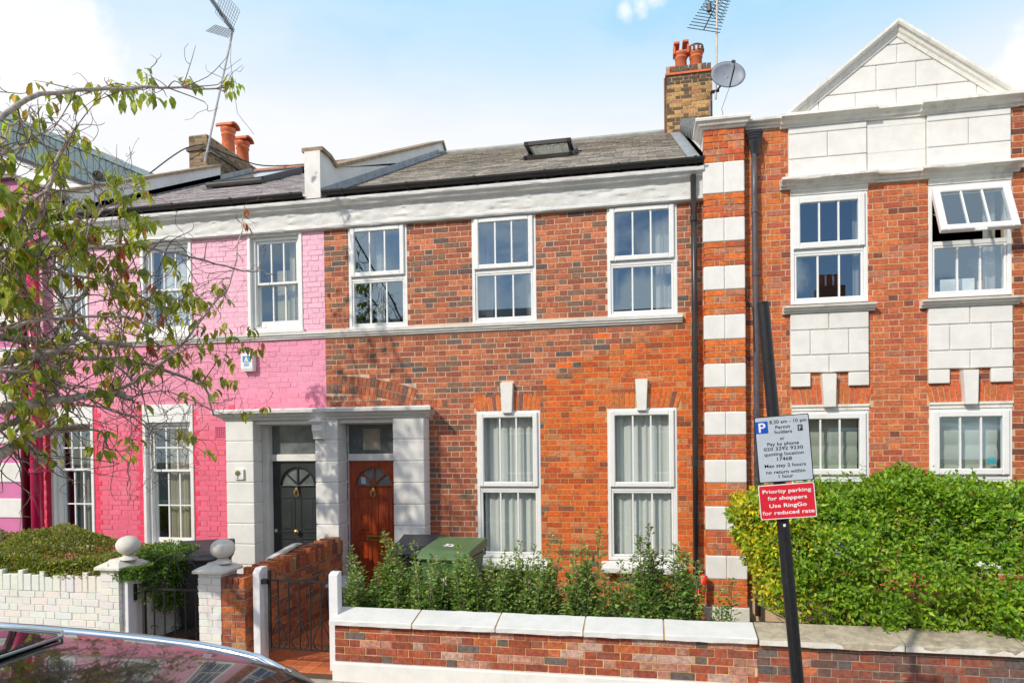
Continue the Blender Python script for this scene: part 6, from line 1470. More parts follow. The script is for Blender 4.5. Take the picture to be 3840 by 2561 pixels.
for s in (1, -1):
    MB().box(.20, .345, YC + s * .62 - .14, YC + s * .62 + .14, .40, .54).build('headlight', mat('headlight_lens', (.6, .62, .65), .1, bump=0, spec=.9), CAR, bevel=.03)
    MB().box(-5.04, -4.9, YC + s * .68 - .12, YC + s * .68 + .12, .55, .80).build('tail_light', mat('red_lens', (.5, .01, .01), .15, bump=0), CAR, bevel=.03)
    MB().box(-1.55, -1.35, YC + s * 1.0 - .1, YC + s * 1.0 + .1, .74, .88).build('wing_mirror', CP, CAR, bevel=.04)
MB().box(.30, .37, YC - .6, YC + .6, .02, .24).build('bumper', M['black'], CAR, bevel=.02)

# ================================================================== street tree
BR = [[[-5.07,-4.58,4.81],[-5.06,-4.44,4.96],[-5.15,-3.96,5.41],[-5.21,-3.1,5.88],[-5.21,-2.52,6.2],[-5.19,-2.04,6.42],[-5.07,-1.47,6.69],[-5.09,-1.33,6.85]],[[-5.47,-4.25,3.9],[-5.6,-3.97,4.02],[-5.69,-3.44,4.25],[-5.64,-3.03,4.35],[-5.5,-2.66,4.47],[-5.34,-2.53,4.48],[-5.08,-2.09,4.47],[-4.8,-1.68,4.41],[-4.65,-1.46,4.43],[-4.48,-1.33,4.41]],[[-5.35,-3.1,2.85],[-5.23,-2.93,2.96],[-5.12,-2.59,3.19],[-5.03,-2.23,3.55],[-4.94,-1.82,4.03],[-4.94,-1.54,4.35],[-4.97,-1.34,4.82],[-5.01,-1.2,5.09],[-5.02,-1.1,5.35]],[[-5.41,-4.32,3.27],[-5.58,-4.01,3.3],[-5.7,-3.55,3.34],[-5.7,-3.11,3.26],[-5.6,-2.76,3.26],[-5.42,-2.44,3.23],[-5.17,-2.06,3.09],[-5.02,-2.0,2.99],[-4.93,-1.94,2.66]],[[-5.26,-4.46,3.0],[-5.19,-4.36,2.97],[-5.19,-4.09,2.97],[-5.23,-3.74,2.9],[-5.28,-3.22,2.74],[-5.31,-2.7,2.6]],[[-5.37,-4.33,2.4],[-5.54,-4.07,2.5],[-5.68,-3.64,2.68],[-5.73,-3.36,2.8],[-5.69,-3.31,3.06],[-5.6,-3.39,3.26],[-5.48,-3.27,3.43]],[[-5.43,-4.01,3.11],[-5.36,-3.71,3.19],[-5.27,-3.56,3.31],[-5.23,-3.5,3.4],[-5.24,-3.36,3.35],[-5.26,-2.84,3.38]],[[-5.26,-4.35,4.08],[-5.45,-4.04,3.98],[-5.59,-3.81,4.03],[-5.69,-3.57,3.59],[-5.71,-3.45,3.33],[-5.65,-3.34,3.27],[-5.56,-3.3,3.08]],[[-5.43,-4.32,2.58],[-5.34,-4.24,2.66],[-5.31,-3.84,2.73],[-5.26,-3.5,2.8],[-5.22,-3.1,2.85],[-5.23,-2.89,2.82]],[[-5.22,-4.5,2.17],[-5.42,-4.18,2.28],[-5.6,-3.77,2.4],[-5.71,-3.39,2.49],[-5.72,-2.94,2.52]],[[-5.53,-3.83,2.4],[-5.66,-3.64,2.29],[-5.73,-3.45,2.19]],[[-5.01,-4.6,4.59],[-5.07,-4.43,4.7],[-5.21,-4.11,4.88],[-5.34,-3.91,5.07],[-5.47,-3.78,5.23]],[[-5.36,-3.99,4.11],[-5.25,-3.95,4.31],[-5.19,-3.87,4.62],[-5.17,-3.83,4.77],[-5.22,-3.73,4.96],[-5.31,-3.5,5.21],[-5.42,-3.28,5.37]],[[-5.67,-3.34,4.06],[-5.58,-3.4,4.29],[-5.46,-3.45,4.76],[-5.34,-3.53,4.81]],[[-5.54,-2.65,4.78],[-5.61,-2.56,4.23],[-5.63,-2.55,3.68],[-5.58,-2.54,3.29],[-5.49,-2.58,2.96],[-5.39,-2.69,2.62],[-5.3,-2.83,2.3]],[[-5.05,-4.54,3.94],[-5.12,-4.29,3.92],[-5.24,-3.96,3.94],[-5.37,-3.33,3.98],[-5.46,-2.84,4.01],[-5.5,-2.44,4.0],[-5.49,-2.11,3.9],[-5.45,-1.93,3.78]],[[-5.33,-4.31,3.27],[-5.25,-4.23,3.34],[-5.23,-3.91,3.46],[-5.22,-3.5,3.55],[-5.21,-2.97,3.64],[-5.24,-2.66,3.65],[-5.24,-2.2,3.54]],[[-5.67,-3.8,3.12],[-5.63,-3.44,3.35],[-5.52,-3.33,3.68],[-5.39,-3.25,3.87],[-5.26,-3.05,4.11]],[[-5.6,-3.11,3.47],[-5.68,-3.22,3.74],[-5.7,-3.39,3.92],[-5.64,-3.68,3.98],[-5.49,-4.07,3.95],[-5.33,-4.29,3.92]],[[-5.5,-4.17,2.81],[-5.43,-3.98,2.9],[-5.36,-3.7,2.83],[-5.28,-3.39,2.73],[-5.21,-2.98,2.66],[-5.14,-2.56,2.5],[-5.13,-2.23,2.43],[-5.12,-1.87,2.23]],[[-5.72,-3.45,2.75],[-5.71,-3.65,2.6],[-5.63,-3.86,2.44],[-5.53,-3.92,2.24],[-5.42,-3.86,2.18]],[[-5.49,-3.18,2.52],[-5.58,-2.86,2.44],[-5.66,-2.72,2.3],[-5.66,-2.53,2.27],[-5.62,-2.51,2.32]],[[-5.2,-2.83,2.59],[-5.22,-2.6,2.48],[-5.23,-2.24,2.34],[-5.26,-1.91,2.26]],[[-5.29,-2.82,2.82],[-5.18,-2.7,2.9],[-5.08,-2.42,2.89],[-4.99,-2.04,2.78],[-4.94,-1.7,2.69],[-4.8,-1.17,2.74]],[[-5.43,-2.18,3.88],[-5.23,-1.98,3.96],[-5.04,-1.85,4.12],[-4.92,-1.85,4.02]],[[-5.55,-2.28,3.25],[-5.45,-1.93,3.39],[-5.32,-1.72,3.51],[-5.09,-1.46,3.46],[-4.87,-1.32,3.52]],[[-5.42,-3.47,4.26],[-5.52,-3.09,4.55],[-5.59,-2.79,4.83],[-5.59,-2.54,5.05],[-5.57,-2.5,5.3]],[[-5.17,-3.89,4.61],[-5.19,-4.09,4.37],[-5.27,-4.19,4.05],[-5.4,-4.12,3.78]],[[-5.34,-3.05,3.22],[-5.23,-2.89,3.02],[-5.17,-2.78,2.8],[-5.17,-2.68,2.48],[-5.24,-2.58,2.15],[-5.34,-2.51,1.96]],[[-5.29,-2.87,2.16],[-5.39,-2.74,1.93],[-5.51,-2.64,1.66]],[[-5.07,-4.43,4.77],[-5.08,-4.35,4.91],[-5.15,-4.15,5.12],[-5.27,-3.93,5.34]],[[-5.47,-3.21,4.29],[-5.34,-3.21,4.59],[-5.24,-3.2,4.84],[-5.17,-3.12,5.05],[-5.17,-3.08,5.35]]]

CL = [[-5.52,-3.68,5.71,4,0],[-5.6,-3.77,5.52,3,0],[-5.6,-3.87,5.37,3,0],[-5.38,-3.67,5.5,5,0],[-5.31,-3.66,5.62,5,0],[-5.49,-3.28,5.83,5,0],[-5.45,-3.29,5.73,5,0],[-5.68,-2.81,6.13,5,0],[-5.61,-2.78,6.09,6,0],[-5.56,-2.76,6.14,5,0],[-5.52,-2.68,6.2,5,0],[-5.55,-2.55,6.2,6,0],[-5.31,-2.71,6.14,5,0],[-5.4,-2.41,6.44,5,0],[-5.27,-2.47,6.33,5,0],[-5.59,-2.15,6.35,5,0],[-5.22,-2.5,6.12,5,0],[-5.59,-2.32,6.22,4,0],[-5.31,-2.87,5.92,4,0],[-5.33,-1.8,6.68,4,0],[-5.17,-1.88,6.59,5,0],[-5.0,-1.44,6.83,5,0],[-5.09,-1.12,6.92,5,0],[-4.87,-1.61,6.54,4,0],[-5.17,-2.32,6.18,4,0],[-5.75,-3.54,5.54,6,0],[-5.56,-3.56,5.43,6,0],[-5.3,-4.1,5.1,5,0],[-5.8,-3.45,5.38,6,0],[-5.78,-3.52,5.22,5,0],[-5.38,-3.41,5.34,5,0],[-5.52,-3.1,5.44,5,0],[-5.38,-3.17,5.33,4,0],[-5.47,-3.59,5.09,7,0],[-5.63,-3.31,5.19,7,0],[-5.4,-3.61,4.95,8,0],[-5.67,-3.24,5.05,7,0],[-5.34,-3.74,4.83,6,0],[-5.41,-3.46,5.03,6,0],[-5.73,-3.26,4.99,6,0],[-5.48,-2.81,5.2,5,0],[-5.48,-2.72,5.19,6,0],[-5.57,-2.67,5.1,6,0],[-5.5,-2.67,5.0,6,0],[-5.49,-2.87,4.98,5,0],[-5.29,-2.77,5.18,3,0],[-5.55,-2.32,5.37,6,0],[-5.64,-2.15,5.34,6,0],[-5.64,-2.12,5.23,6,0],[-5.53,-2.35,5.16,5,0],[-5.45,-2.68,4.85,7,0],[-5.42,-2.55,4.85,7,0],[-5.54,-2.28,4.89,7,0],[-5.54,-2.34,4.78,6,0],[-5.27,-2.47,4.81,5,0],[-4.97,-1.45,3.67,6,0],[-5.11,-1.59,3.73,6,0],[-5.11,-1.41,3.81,5,0],[-5.05,-0.98,3.83,6,0],[-5.0,-1.22,3.59,6,0],[-4.77,-1.3,3.49,6,0],[-5.32,-1.46,3.57,6,0],[-5.13,-1.53,3.4,6,0],[-5.07,-1.31,3.37,5,0],[-5.18,-1.91,3.46,6,0],[-5.32,-2.01,4.0,7,0],[-5.27,-1.93,3.97,7,0],[-5.35,-1.61,4.08,6,0],[-5.08,-1.87,3.97,6,0],[-5.4,-2.05,4.05,6,0],[-5.17,-1.98,4.05,6,0],[-5.21,-1.42,4.3,6,0],[-4.94,-1.65,4.06,5,0],[-5.06,-1.6,4.26,4,0],[-4.96,-1.29,2.76,4,0],[-4.91,-0.89,2.81,5,0],[-4.84,-1.39,2.73,3,0],[-5.22,-1.69,3.12,6,0],[-5.04,-1.61,3.12,6,0],[-4.99,-1.43,3.08,5,0],[-5.32,-1.89,2.95,5,0],[-5.36,-1.34,2.99,4,0],[-5.23,-1.63,2.25,4,0],[-5.49,-1.59,2.47,6,0],[-5.23,-2.09,2.48,5,0],[-5.82,-2.75,2.33,7,0],[-5.55,-2.93,2.28,6,0],[-5.42,-2.74,2.39,6,0],[-5.64,-2.36,2.37,6,0],[-5.73,-2.33,2.22,5,0],[-5.37,-3.06,2.48,6,0],[-5.53,-3.51,2.19,3,0],[-5.48,-1.94,4.49,5,0],[-5.3,-2.1,4.33,6,0],[-5.29,-2.25,4.44,4,0],[-5.31,-2.89,4.35,6,1],[-5.33,-2.86,4.24,7,1],[-5.57,-2.54,4.21,6,1],[-5.64,-2.03,4.21,7,1],[-5.68,-2.12,3.85,8,1],[-5.42,-2.19,3.79,9,1],[-5.27,-2.52,3.4,8,1],[-5.4,-2.42,3.45,6,1],[-5.05,-1.06,5.16,5,1],[-5.06,-1.02,5.37,2,1],[-5.58,-2.55,4.62,5,1],[-4.8,-1.15,3.6,4,1],[-5.54,-2.64,4.5,4,1],[-5.47,-4.05,3.94,7,0],[-6.03,-3.35,4.38,5,0],[-5.56,-3.94,3.89,6,0],[-5.88,-3.95,4.74,5,0],[-5.02,-4.48,4.21,8,0],[-5.46,-4.0,3.84,7,0],[-5.39,-4.06,3.61,6,0],[-5.75,-3.86,3.87,6,1],[-5.62,-3.63,3.83,5,0],[-5.23,-4.07,4.21,5,0],[-5.08,-4.52,3.62,8,0],[-5.07,-4.38,3.75,8,0],[-5.04,-4.49,4.38,7,0],[-4.98,-4.59,3.7,8,0],[-5.63,-3.89,4.21,6,0],[-4.99,-4.5,3.52,5,0],[-5.27,-4.28,4.25,6,0],[-5.48,-4.0,4.52,7,0],[-5.87,-3.61,3.8,6,0],[-5.76,-4.05,3.78,8,0],[-5.58,-4.0,3.9,5,0],[-5.55,-3.84,4.33,5,0],[-5.84,-3.78,4.42,6,0],[-5.22,-4.47,3.96,8,0],[-5.88,-3.35,4.17,8,0],[-5.91,-3.55,4.7,7,0],[-5.73,-3.73,3.84,8,0],[-5.4,-4.2,3.73,8,0],[-5.14,-4.13,4.42,6,0],[-5.97,-3.73,3.72,7,0],[-5.27,-4.06,3.65,7,0],[-5.88,-3.38,4.92,7,0],[-6.02,-3.72,4.59,7,0],[-5.14,-4.16,3.98,5,0],[-5.03,-4.33,3.94,8,0],[-5.42,-4.29,4.14,8,0],[-5.04,-4.34,4.1,8,0],[-5.93,-3.36,4.94,6,0],[-6.07,-3.37,3.71,8,0],[-5.2,-4.34,4.46,6,0],[-5.01,-4.5,3.6,5,0],[-5.65,-3.75,4.1,5,0],[-5.49,-3.82,3.99,8,0],[-5.7,-3.79,4.4,6,0],[-5.07,-4.47,4.42,7,0],[-5.22,-4.26,4.42,7,1],[-5.36,-4.15,3.79,8,0],[-5.96,-3.67,3.76,8,0],[-5.43,-3.99,3.96,5,0],[-5.27,-4.14,4.47,8,0],[-5.56,-3.99,4.58,8,0],[-5.41,-4.03,4.0,8,0],[-5.72,-3.54,3.71,8,0],[-5.96,-3.32,3.73,7,0],[-5.26,-4.42,4.15,8,0],[-5.18,-4.28,3.63,5,0],[-5.45,-4.05,4.56,7,0],[-5.25,-4.37,3.61,6,0],[-5.98,-3.8,4.54,6,0],[-5.42,-4.12,3.56,8,0],[-5.59,-3.75,4.1,6,0],[-5.4,-3.51,4.41,7,0],[-6.04,-3.56,4.19,7,0],[-5.27,-3.46,4.65,8,0],[-5.18,-4.0,4.05,6,0],[-5.61,-3.69,4.59,5,0],[-5.22,-3.88,4.41,5,0],[-5.59,-3.79,4.11,7,0],[-5.62,-3.63,4.6,6,0],[-5.7,-3.13,4.72,8,0],[-5.03,-4.34,3.94,5,0],[-5.63,-3.5,4.53,8,0],[-5.91,-2.78,4.71,8,0],[-5.13,-4.1,3.98,5,0],[-5.49,-3.46,4.58,7,0],[-5.76,-3.06,4.4,5,0],[-5.44,-3.32,4.37,7,0],[-5.23,-3.75,4.12,5,0],[-5.91,-3.11,4.83,6,0],[-5.13,-3.66,4.04,6,0],[-5.81,-3.65,4.43,8,0],[-5.84,-2.95,4.43,7,0],[-5.12,-4.25,3.91,7,0],[-5.38,-3.75,4.39,7,0],[-5.94,-2.79,4.58,5,0],[-5.29,-3.99,4.0,5,0],[-5.17,-3.91,4.1,6,0],[-6.04,-2.59,4.65,8,0],[-6.0,-3.29,4.68,5,0],[-5.54,-3.75,4.64,7,0],[-5.73,-3.67,4.57,5,0],[-5.76,-3.38,4.27,6,0],[-5.94,-3.23,4.34,7,0],[-5.8,-3.15,4.49,6,0],[-5.34,-3.29,4.74,8,0],[-5.45,-4.04,4.27,8,0],[-5.2,-4.01,4.43,6,0],[-5.74,-3.34,4.72,7,0],[-5.12,-4.37,4.15,8,0],[-5.77,-2.93,4.36,8,0],[-6.05,-3.02,4.86,8,0],[-5.71,-3.01,4.57,6,0],[-5.6,-3.75,4.42,7,0],[-5.6,-3.45,4.76,5,0],[-5.74,-2.9,4.53,6,0],[-5.57,-3.97,4.52,6,0],[-5.88,-2.92,4.3,5,0],[-5.43,-3.39,4.44,8,1],[-5.68,-2.16,4.84,5,1],[-5.71,-2.79,4.55,7,0],[-5.53,-3.2,4.24,5,0],[-5.88,-1.89,4.75,7,0],[-5.35,-3.44,4.36,7,0],[-5.43,-2.69,4.45,5,0],[-5.93,-2.78,4.48,8,0],[-5.14,-2.86,4.43,8,0],[-5.9,-1.99,4.9,8,0],[-5.27,-2.78,4.43,7,0],[-5.41,-3.48,4.39,8,0],[-5.44,-2.73,4.63,6,0],[-5.55,-3.26,4.39,8,1],[-5.42,-3.13,4.43,7,1],[-5.98,-2.65,4.68,8,0],[-5.29,-2.91,4.06,5,0],[-5.47,-3.32,3.98,6,1],[-5.6,-2.39,4.62,6,0],[-5.28,-3.52,4.44,7,0],[-5.26,-3.03,4.19,7,0],[-5.14,-3.62,4.19,5,0],[-5.79,-3.03,4.36,6,0],[-5.77,-2.06,4.86,8,0],[-5.73,-2.82,4.66,8,0],[-5.53,-2.31,4.84,8,0],[-5.58,-2.65,4.46,8,0],[-5.82,-2.65,4.39,5,0],[-5.38,-3.21,4.16,6,0],[-5.27,-3.07,4.15,6,0],[-5.96,-2.24,4.82,8,0],[-5.69,-2.47,4.4,6,0],[-5.28,-3.3,3.97,8,0],[-5.33,-3.15,4.5,5,0],[-5.51,-2.78,4.12,8,0],[-5.09,-4.15,2.98,4,0],[-5.66,-3.6,2.75,4,0],[-5.89,-3.85,3.33,4,1],[-5.95,-3.53,3.08,4,0],[-6.05,-2.87,3.68,6,0],[-5.14,-4.55,2.73,6,0],[-5.25,-4.21,3.12,4,0],[-5.72,-3.68,3.04,5,0],[-5.86,-3.5,3.5,5,0],[-5.61,-3.88,3.4,7,0],[-5.93,-3.36,3.1,5,0],[-5.27,-4.15,2.74,6,0],[-6.1,-3.12,3.15,5,0],[-5.27,-3.75,2.95,6,0],[-5.61,-4.23,2.44,7,0],[-5.58,-4.21,3.1,4,0],[-5.95,-3.35,2.59,7,0],[-5.13,-4.33,2.85,4,0],[-6.04,-3.42,3.25,7,0],[-5.39,-3.93,2.55,6,0],[-5.66,-4.08,2.58,7,0],[-5.36,-3.64,2.42,4,0],[-5.99,-3.12,2.73,7,0],[-5.48,-4.25,2.85,4,0],[-5.31,-3.9,2.79,6,0],[-5.72,-3.19,3.11,5,0],[-5.58,-3.4,3.3,6,0],[-5.29,-4.07,3.19,5,0],[-5.86,-3.43,3.23,4,0],[-6.13,-3.29,2.87,4,0],[-5.88,-3.84,3.01,4,0],[-5.7,-3.37,3.1,7,0],[-5.83,-3.75,3.03,6,0],[-5.21,-4.29,2.53,4,0],[-5.85,-3.4,3.08,6,0],[-5.19,-4.25,2.88,6,0],[-5.55,-3.67,2.7,4,0],[-4.94,-4.69,3.07,6,0],[-5.63,-3.29,2.62,7,0],[-6.02,-3.13,3.42,7,0],[-5.93,-3.63,2.76,4,0],[-5.47,-4.06,3.4,7,0],[-6.0,-3.38,2.54,5,0],[-5.84,-3.49,3.15,5,0],[-5.34,-4.07,2.69,7,0],[-5.88,-3.35,2.92,4,0],[-5.72,-2.42,3.61,4,0],[-5.78,-3.03,3.68,5,0],[-5.49,-2.44,3.23,4,0],[-5.79,-2.43,3.83,6,0],[-5.49,-3.41,2.74,4,0],[-5.88,-2.81,4.05,6,0],[-5.09,-2.85,3.03,7,0],[-6.03,-2.37,2.89,6,0],[-5.49,-2.89,3.0,6,0],[-5.39,-2.53,2.79,5,0],[-5.15,-3.45,2.85,5,0],[-5.65,-2.65,4.01,6,0],[-6.07,-2.65,3.67,4,0],[-5.22,-3.67,3.37,6,0],[-5.58,-2.79,3.73,7,0],[-5.29,-3.55,3.16,6,0],[-5.71,-2.15,3.65,7,0],[-5.45,-2.5,3.21,4,0],[-5.19,-2.94,3.22,4,0],[-5.84,-2.11,3.77,6,0],[-5.53,-3.09,3.16,6,0],[-5.21,-3.33,3.15,6,0],[-5.53,-2.82,3.9,4,1],[-5.1,-3.14,3.9,7,0],[-5.18,-3.2,3.16,5,0],[-5.78,-2.08,4.04,5,0],[-5.16,-3.31,2.85,6,0],[-5.48,-3.27,3.21,4,0],[-5.29,-2.9,3.89,7,0],[-5.84,-2.15,3.84,6,0],[-5.89,-1.99,3.98,6,0],[-5.26,-3.11,3.04,6,0],[-5.34,-2.37,3.21,5,0],[-5.67,-1.7,3.73,4,0],[-5.32,-2.47,3.63,7,0],[-5.38,-1.99,3.39,6,0],[-5.05,-2.03,3.98,4,0],[-5.3,-2.06,3.28,6,0],[-5.68,-1.72,3.66,4,0],[-5.43,-1.97,3.97,7,0],[-5.15,-1.98,3.74,5,0],[-5.66,-1.43,4.28,4,0],[-5.68,-1.82,3.77,4,0],[-5.67,-1.58,3.4,6,0],[-5.14,-2.49,3.84,5,0],[-5.54,-1.36,4.05,5,0],[-5.25,-1.83,3.23,5,0],[-5.29,-1.68,3.78,4,0],[-5.68,-2.0,3.57,6,0],[-5.4,-2.06,3.38,5,0],[-5.07,-2.23,3.38,4,1],[-5.21,-1.63,3.7,4,0],[-5.21,-2.3,4.03,4,0],[-5.22,-2.5,3.96,6,0],[-5.02,-2.1,3.17,7,0],[-5.63,-1.43,4.35,7,0],[-5.14,-2.25,3.92,4,0],[-5.64,-1.78,3.45,4,0],[-5.18,-2.5,4.01,4,0],[-5.67,-1.54,3.94,4,0],[-5.44,-1.28,4.03,4,0],[-5.26,-2.49,3.14,6,0],[-5.56,-3.58,3.02,5,0],[-5.67,-2.59,3.54,7,0],[-5.81,-2.62,3.67,5,0],[-5.85,-2.44,3.45,5,0],[-5.44,-2.41,4.25,7,0],[-5.75,-3.17,4.07,7,0],[-5.93,-3.0,3.73,5,0],[-5.3,-3.35,3.31,8,0],[-5.31,-3.2,4.16,6,0],[-5.92,-2.52,3.52,7,0],[-5.57,-2.36,3.33,5,0],[-6.01,-2.56,3.56,8,0],[-5.38,-2.69,3.37,7,0],[-5.44,-2.69,3.27,7,0],[-5.37,-2.69,4.04,8,0],[-5.18,-3.33,3.12,8,0],[-5.62,-3.63,3.2,6,0],[-5.93,-2.46,3.41,5,0],[-5.63,-2.23,4.33,6,0],[-5.29,-3.85,3.0,5,0],[-5.58,-3.5,3.33,8,0],[-5.47,-3.33,3.61,7,1],[-5.15,-3.79,3.84,6,0],[-5.86,-2.08,4.01,7,0],[-5.21,-4.48,4.48,8,0],[-5.14,-4.57,4.61,8,0],[-5.38,-4.38,4.63,5,0],[-5.52,-4.16,4.7,7,0],[-5.34,-4.39,4.82,8,0],[-5.5,-4.07,4.99,6,0],[-5.49,-4.1,4.82,8,0],[-4.99,-4.45,4.65,6,0],[-5.7,-3.75,2.76,3,1],[-5.42,-4.05,2.37,6,0],[-5.42,-3.98,2.46,6,0],[-5.65,-3.83,2.98,3,0],[-5.5,-3.85,2.72,4,0],[-5.52,-3.56,3.03,5,0],[-6.09,-3.1,2.3,6,0],[-5.22,-4.29,2.87,4,0]]

BN = ['B1','B2','B3','B4','B5','B6','B7','B8','B9','B10','B10b','B11','B12','B13','B14','B16','B17','B18','B19','B20','B21','B22','B23','B24','B25','B26','B27','B28','B29','B30','B31','B32']
BRAD = [.020,.019,.014,.030,.018,.032,.028,.018,.036,.042,.028,.013,.019,.010,.009,.014,.015,.020,.014,.011,.016,.010,.008,.008,.007,.007,.011,.013,.008,.006,.008,.008]
TR_ = thing('street_tree', 'cherry tree with tangled grey branches and drooping leaves reaching in from the left', 'tree', (-6.5, -4.6, -.062))
tk = [(-6.5, -4.6, -.1), (-6.48, -4.6, .8), (-6.42, -4.58, 1.6), (-6.35, -4.55, 2.3), (-6.25, -4.55, 2.9)]
MB().tube(tk, [.17, .14, .125, .12, .08], 14).build('trunk', M['bark'], TR_, smooth=True)
rs = np.random.RandomState(77)
def smooth_pts(P, n=4):
    P = [np.array(p, float) for p in P]; out = []
    for i in range(len(P) - 1):
        a, b, c, d = P[max(i - 1, 0)], P[i], P[i + 1], P[min(i + 2, len(P) - 1)]
        for k in range(n):
            t = k / n; out.append(.5 * ((2 * b) + (-a + c) * t + (2 * a - 5 * b + 4 * c - d) * t * t + (-a + 3 * b - 3 * c + d) * t ** 3))
    out.append(P[-1]); return out
samples = []
for nm, pts, r0 in zip(BN, BR, BRAD):
    r0 *= 1.25
    P = smooth_pts(pts)
    for p in P[1:-1]: p += rs.normal(0, .008, 3)
    thickend = nm in ('B10', 'B10b', 'B7', 'B9')
    rad = [r0 * (1 - (.35 if thickend else .75) * i / (len(P) - 1)) for i in range(len(P))]
    MB().tube([tuple(p) for p in P], rad, 8 if r0 > .015 else 6).build('branch', M['bark'], TR_, smooth=True)
    for p, q in zip(P, rad): samples.append((p, q))
    a = P[0]
    if a[0] < -4.9 and a[1] < -3.9 and a[2] < 7:
        f = np.array([-6.3 + rs.normal(0, .03), -4.55, 2.3 + rs.uniform(-.2, .6)]); m_ = (a + f) / 2 + np.array([0, 0, .15])
        MB().tube([tuple(p) for p in smooth_pts([f, m_, a], 5)], [r0 * 1.5 + (r0 - r0 * 1.5) * i / 10 for i in range(11)], 8).build('limb', M['bark'], TR_, smooth=True)
SP_ = np.array([p for p, r_ in samples])
tw = MB()
def twig(a, b, r0, bend=.25, n=6, seg=4, r1=.0018):
    a, b = np.array(a, float), np.array(b, float); L_ = np.linalg.norm(b - a); m1 = a + (b - a) * .4 + rs.normal(0, bend * L_ * .5, 3); m2 = a + (b - a) * .75 + rs.normal(0, bend * L_ * .35, 3)
    P = smooth_pts([a, m1, m2, b], 3); tw.tube([tuple(p) for p in P], [r0 + (r1 - r0) * i / (len(P) - 1) for i in range(len(P))], seg, cap=False); return P
for i in range(560):                      # bare, crooked side shoots
    k = rs.randint(len(samples)); p, r_ = samples[k]
    if p[0] > -4.75 and rs.rand() < .55: continue
    d = rs.normal(0, 1, 3); d[1] *= .5; d[2] += .25; d /= np.linalg.norm(d); L_ = rs.uniform(.12, .65) * (1.25 if p[0] < -5.1 else .7)
    P = twig(p, p + d * L_ + [.1 * L_, .15 * L_, 0], min(r_ * .6, .007), .3)
    if rs.rand() < .65:
        q = P[len(P) // 2]; d2 = d + rs.normal(0, .7, 3); twig(q, q + d2 / np.linalg.norm(d2) * L_ * .45, .0035, .3)
LC, LD, LN, LL, LW, LK = [], [], [], [], [], []
for (x, y, z, n, brn) in CL:
    c = np.array([x, y, z]); d = np.linalg.norm(SP_ - c, axis=1); k = d.argmin()
    if d[k] > .02: twig(SP_[k] if d[k] < 1.1 else c + (SP_[k] - c) / d[k] * .35, c, min(.006, samples[k][1] * .7), .18)
    for j in range(n):
        a = rs.rand() * 6.283; out = np.array([math.cos(a), math.sin(a), 0]); dr = out * rs.uniform(.35, 1.0) + [0, 0, -rs.uniform(.35, 1.2)]
        if brn: dr = out * .5 + [0, 0, -1.3] + rs.normal(0, .3, 3)
        st_ = c + out * rs.uniform(.0, .03) + np.array([0, 0, rs.uniform(-.03, .05)]); L_ = rs.uniform(.085, .155) * (.82 if brn else 1)
        st_ = st_ + dr / np.linalg.norm(dr) * .012
        LC.append(st_); LD.append(dr); LN.append(out * .6 + [0, -.2, .8] + rs.normal(0, .3, 3)); LL.append(L_); LW.append(L_ * (rs.uniform(.42, .52) if not brn else .4))
        v = rs.uniform(.7, 1.3); q = rs.rand()
        kcol = (.42, .13, .06) if brn else ((.24, .33, .05) if q < .4 else (.36, .45, .06) if q < .72 else (.48, .50, .065) if q < .94 else (.55, .36, .05))
        LK.append(tuple(min(1, e * v) for e in kcol))
tw.build('twig', M['darkbark'], TR_, kind='stuff')
LC, LD, LN = np.array(LC), np.array(LD), np.array(LN)
dist = [px(p)[2] if -50 < px(p)[0] < 3800 and -30 < px(p)[1] < 2400 else 99 for p in LC]
order = np.argsort([dd / ll for dd, ll in zip(dist, LL)])
first, rest_ = order[:300], order[300:]
tmpo = leaves('leaf', [(0, 0, 0)], [(0, 0, 1)], [(0, -1, 0)], [1], [.47], [(1, 1, 1)], leafmat('cherry_leaf_obj', .4, .5), None, shape='big'); lme = tmpo.data; bpy.data.objects.remove(tmpo)
for i in first:
    D_ = Vector(LD[i]).normalized(); S_ = Vector(LN[i]).cross(D_).normalized(); N_ = D_.cross(S_)
    # template: length along +Z, normal along -Y, width along (N x D)
    s0 = Vector((0, -1, 0)).cross(Vector((0, 0, 1))); B0 = Matrix((s0, Vector((0, 0, 1)), Vector((0, -1, 0)))).transposed(); B1m = Matrix((S_, D_, N_)).transposed()
    o = bpy.data.objects.new('leaf', lme); COL.objects.link(o); o.parent = TR_
    mw = Matrix.LocRotScale(Vector(LC[i]) - TR_.location, (B1m @ B0.inverted()).to_quaternion(), Vector((LL[i],) * 3)); o.matrix_local = mw; o.color = (*LK[i], 1)
leaves('leaf', LC[rest_], LD[rest_], LN[rest_], np.array(LL)[rest_], np.array(LW)[rest_], np.array(LK)[rest_], leafmat('cherry_leaf', .4, .5), TR_, kind='stuff', shape='big')

# ================================================================== aerials, dish, cables
alu = mat('dull_aluminium', (.42, .43, .44), .45, .6, bump=.1, dirt=.4, dirtcol=(.28, .15, .1), dscale=6); dk = mat('dark_aerial_metal', (.05, .055, .065), .5, .3, bump=0)
AE = thing('tv_aerial', 'tall leaning television aerial with wire grid reflector on the left chimney', 'aerial', (-9.34, 4.33, 8.44))
m0, m1_ = Vector((-9.345, 4.20, 8.42)), Vector((-8.72, 4.35, 11.22)); MB().tube([m0, m1_], .022, 8).build('mast', alu, AE)
bm0, bm1 = Vector((-8.66, 4.30, 11.20)), Vector((-9.42, 4.5, 12.25))
MB().tube([bm0, bm1], .016, 6).build('boom', dk, AE)
q = MB()
for k in range(26):
    t = .06 + .94 * k / 25; c = bm0.lerp(bm1, t); d = Vector((.05, .12, .035)); q.tube([c - d * .6, c + d * .6], .007, 4); q.tube([c - Vector((.0, .03, .055)), c + Vector((0, .03, .055))], .006, 4)
q.build('director', dk, AE)
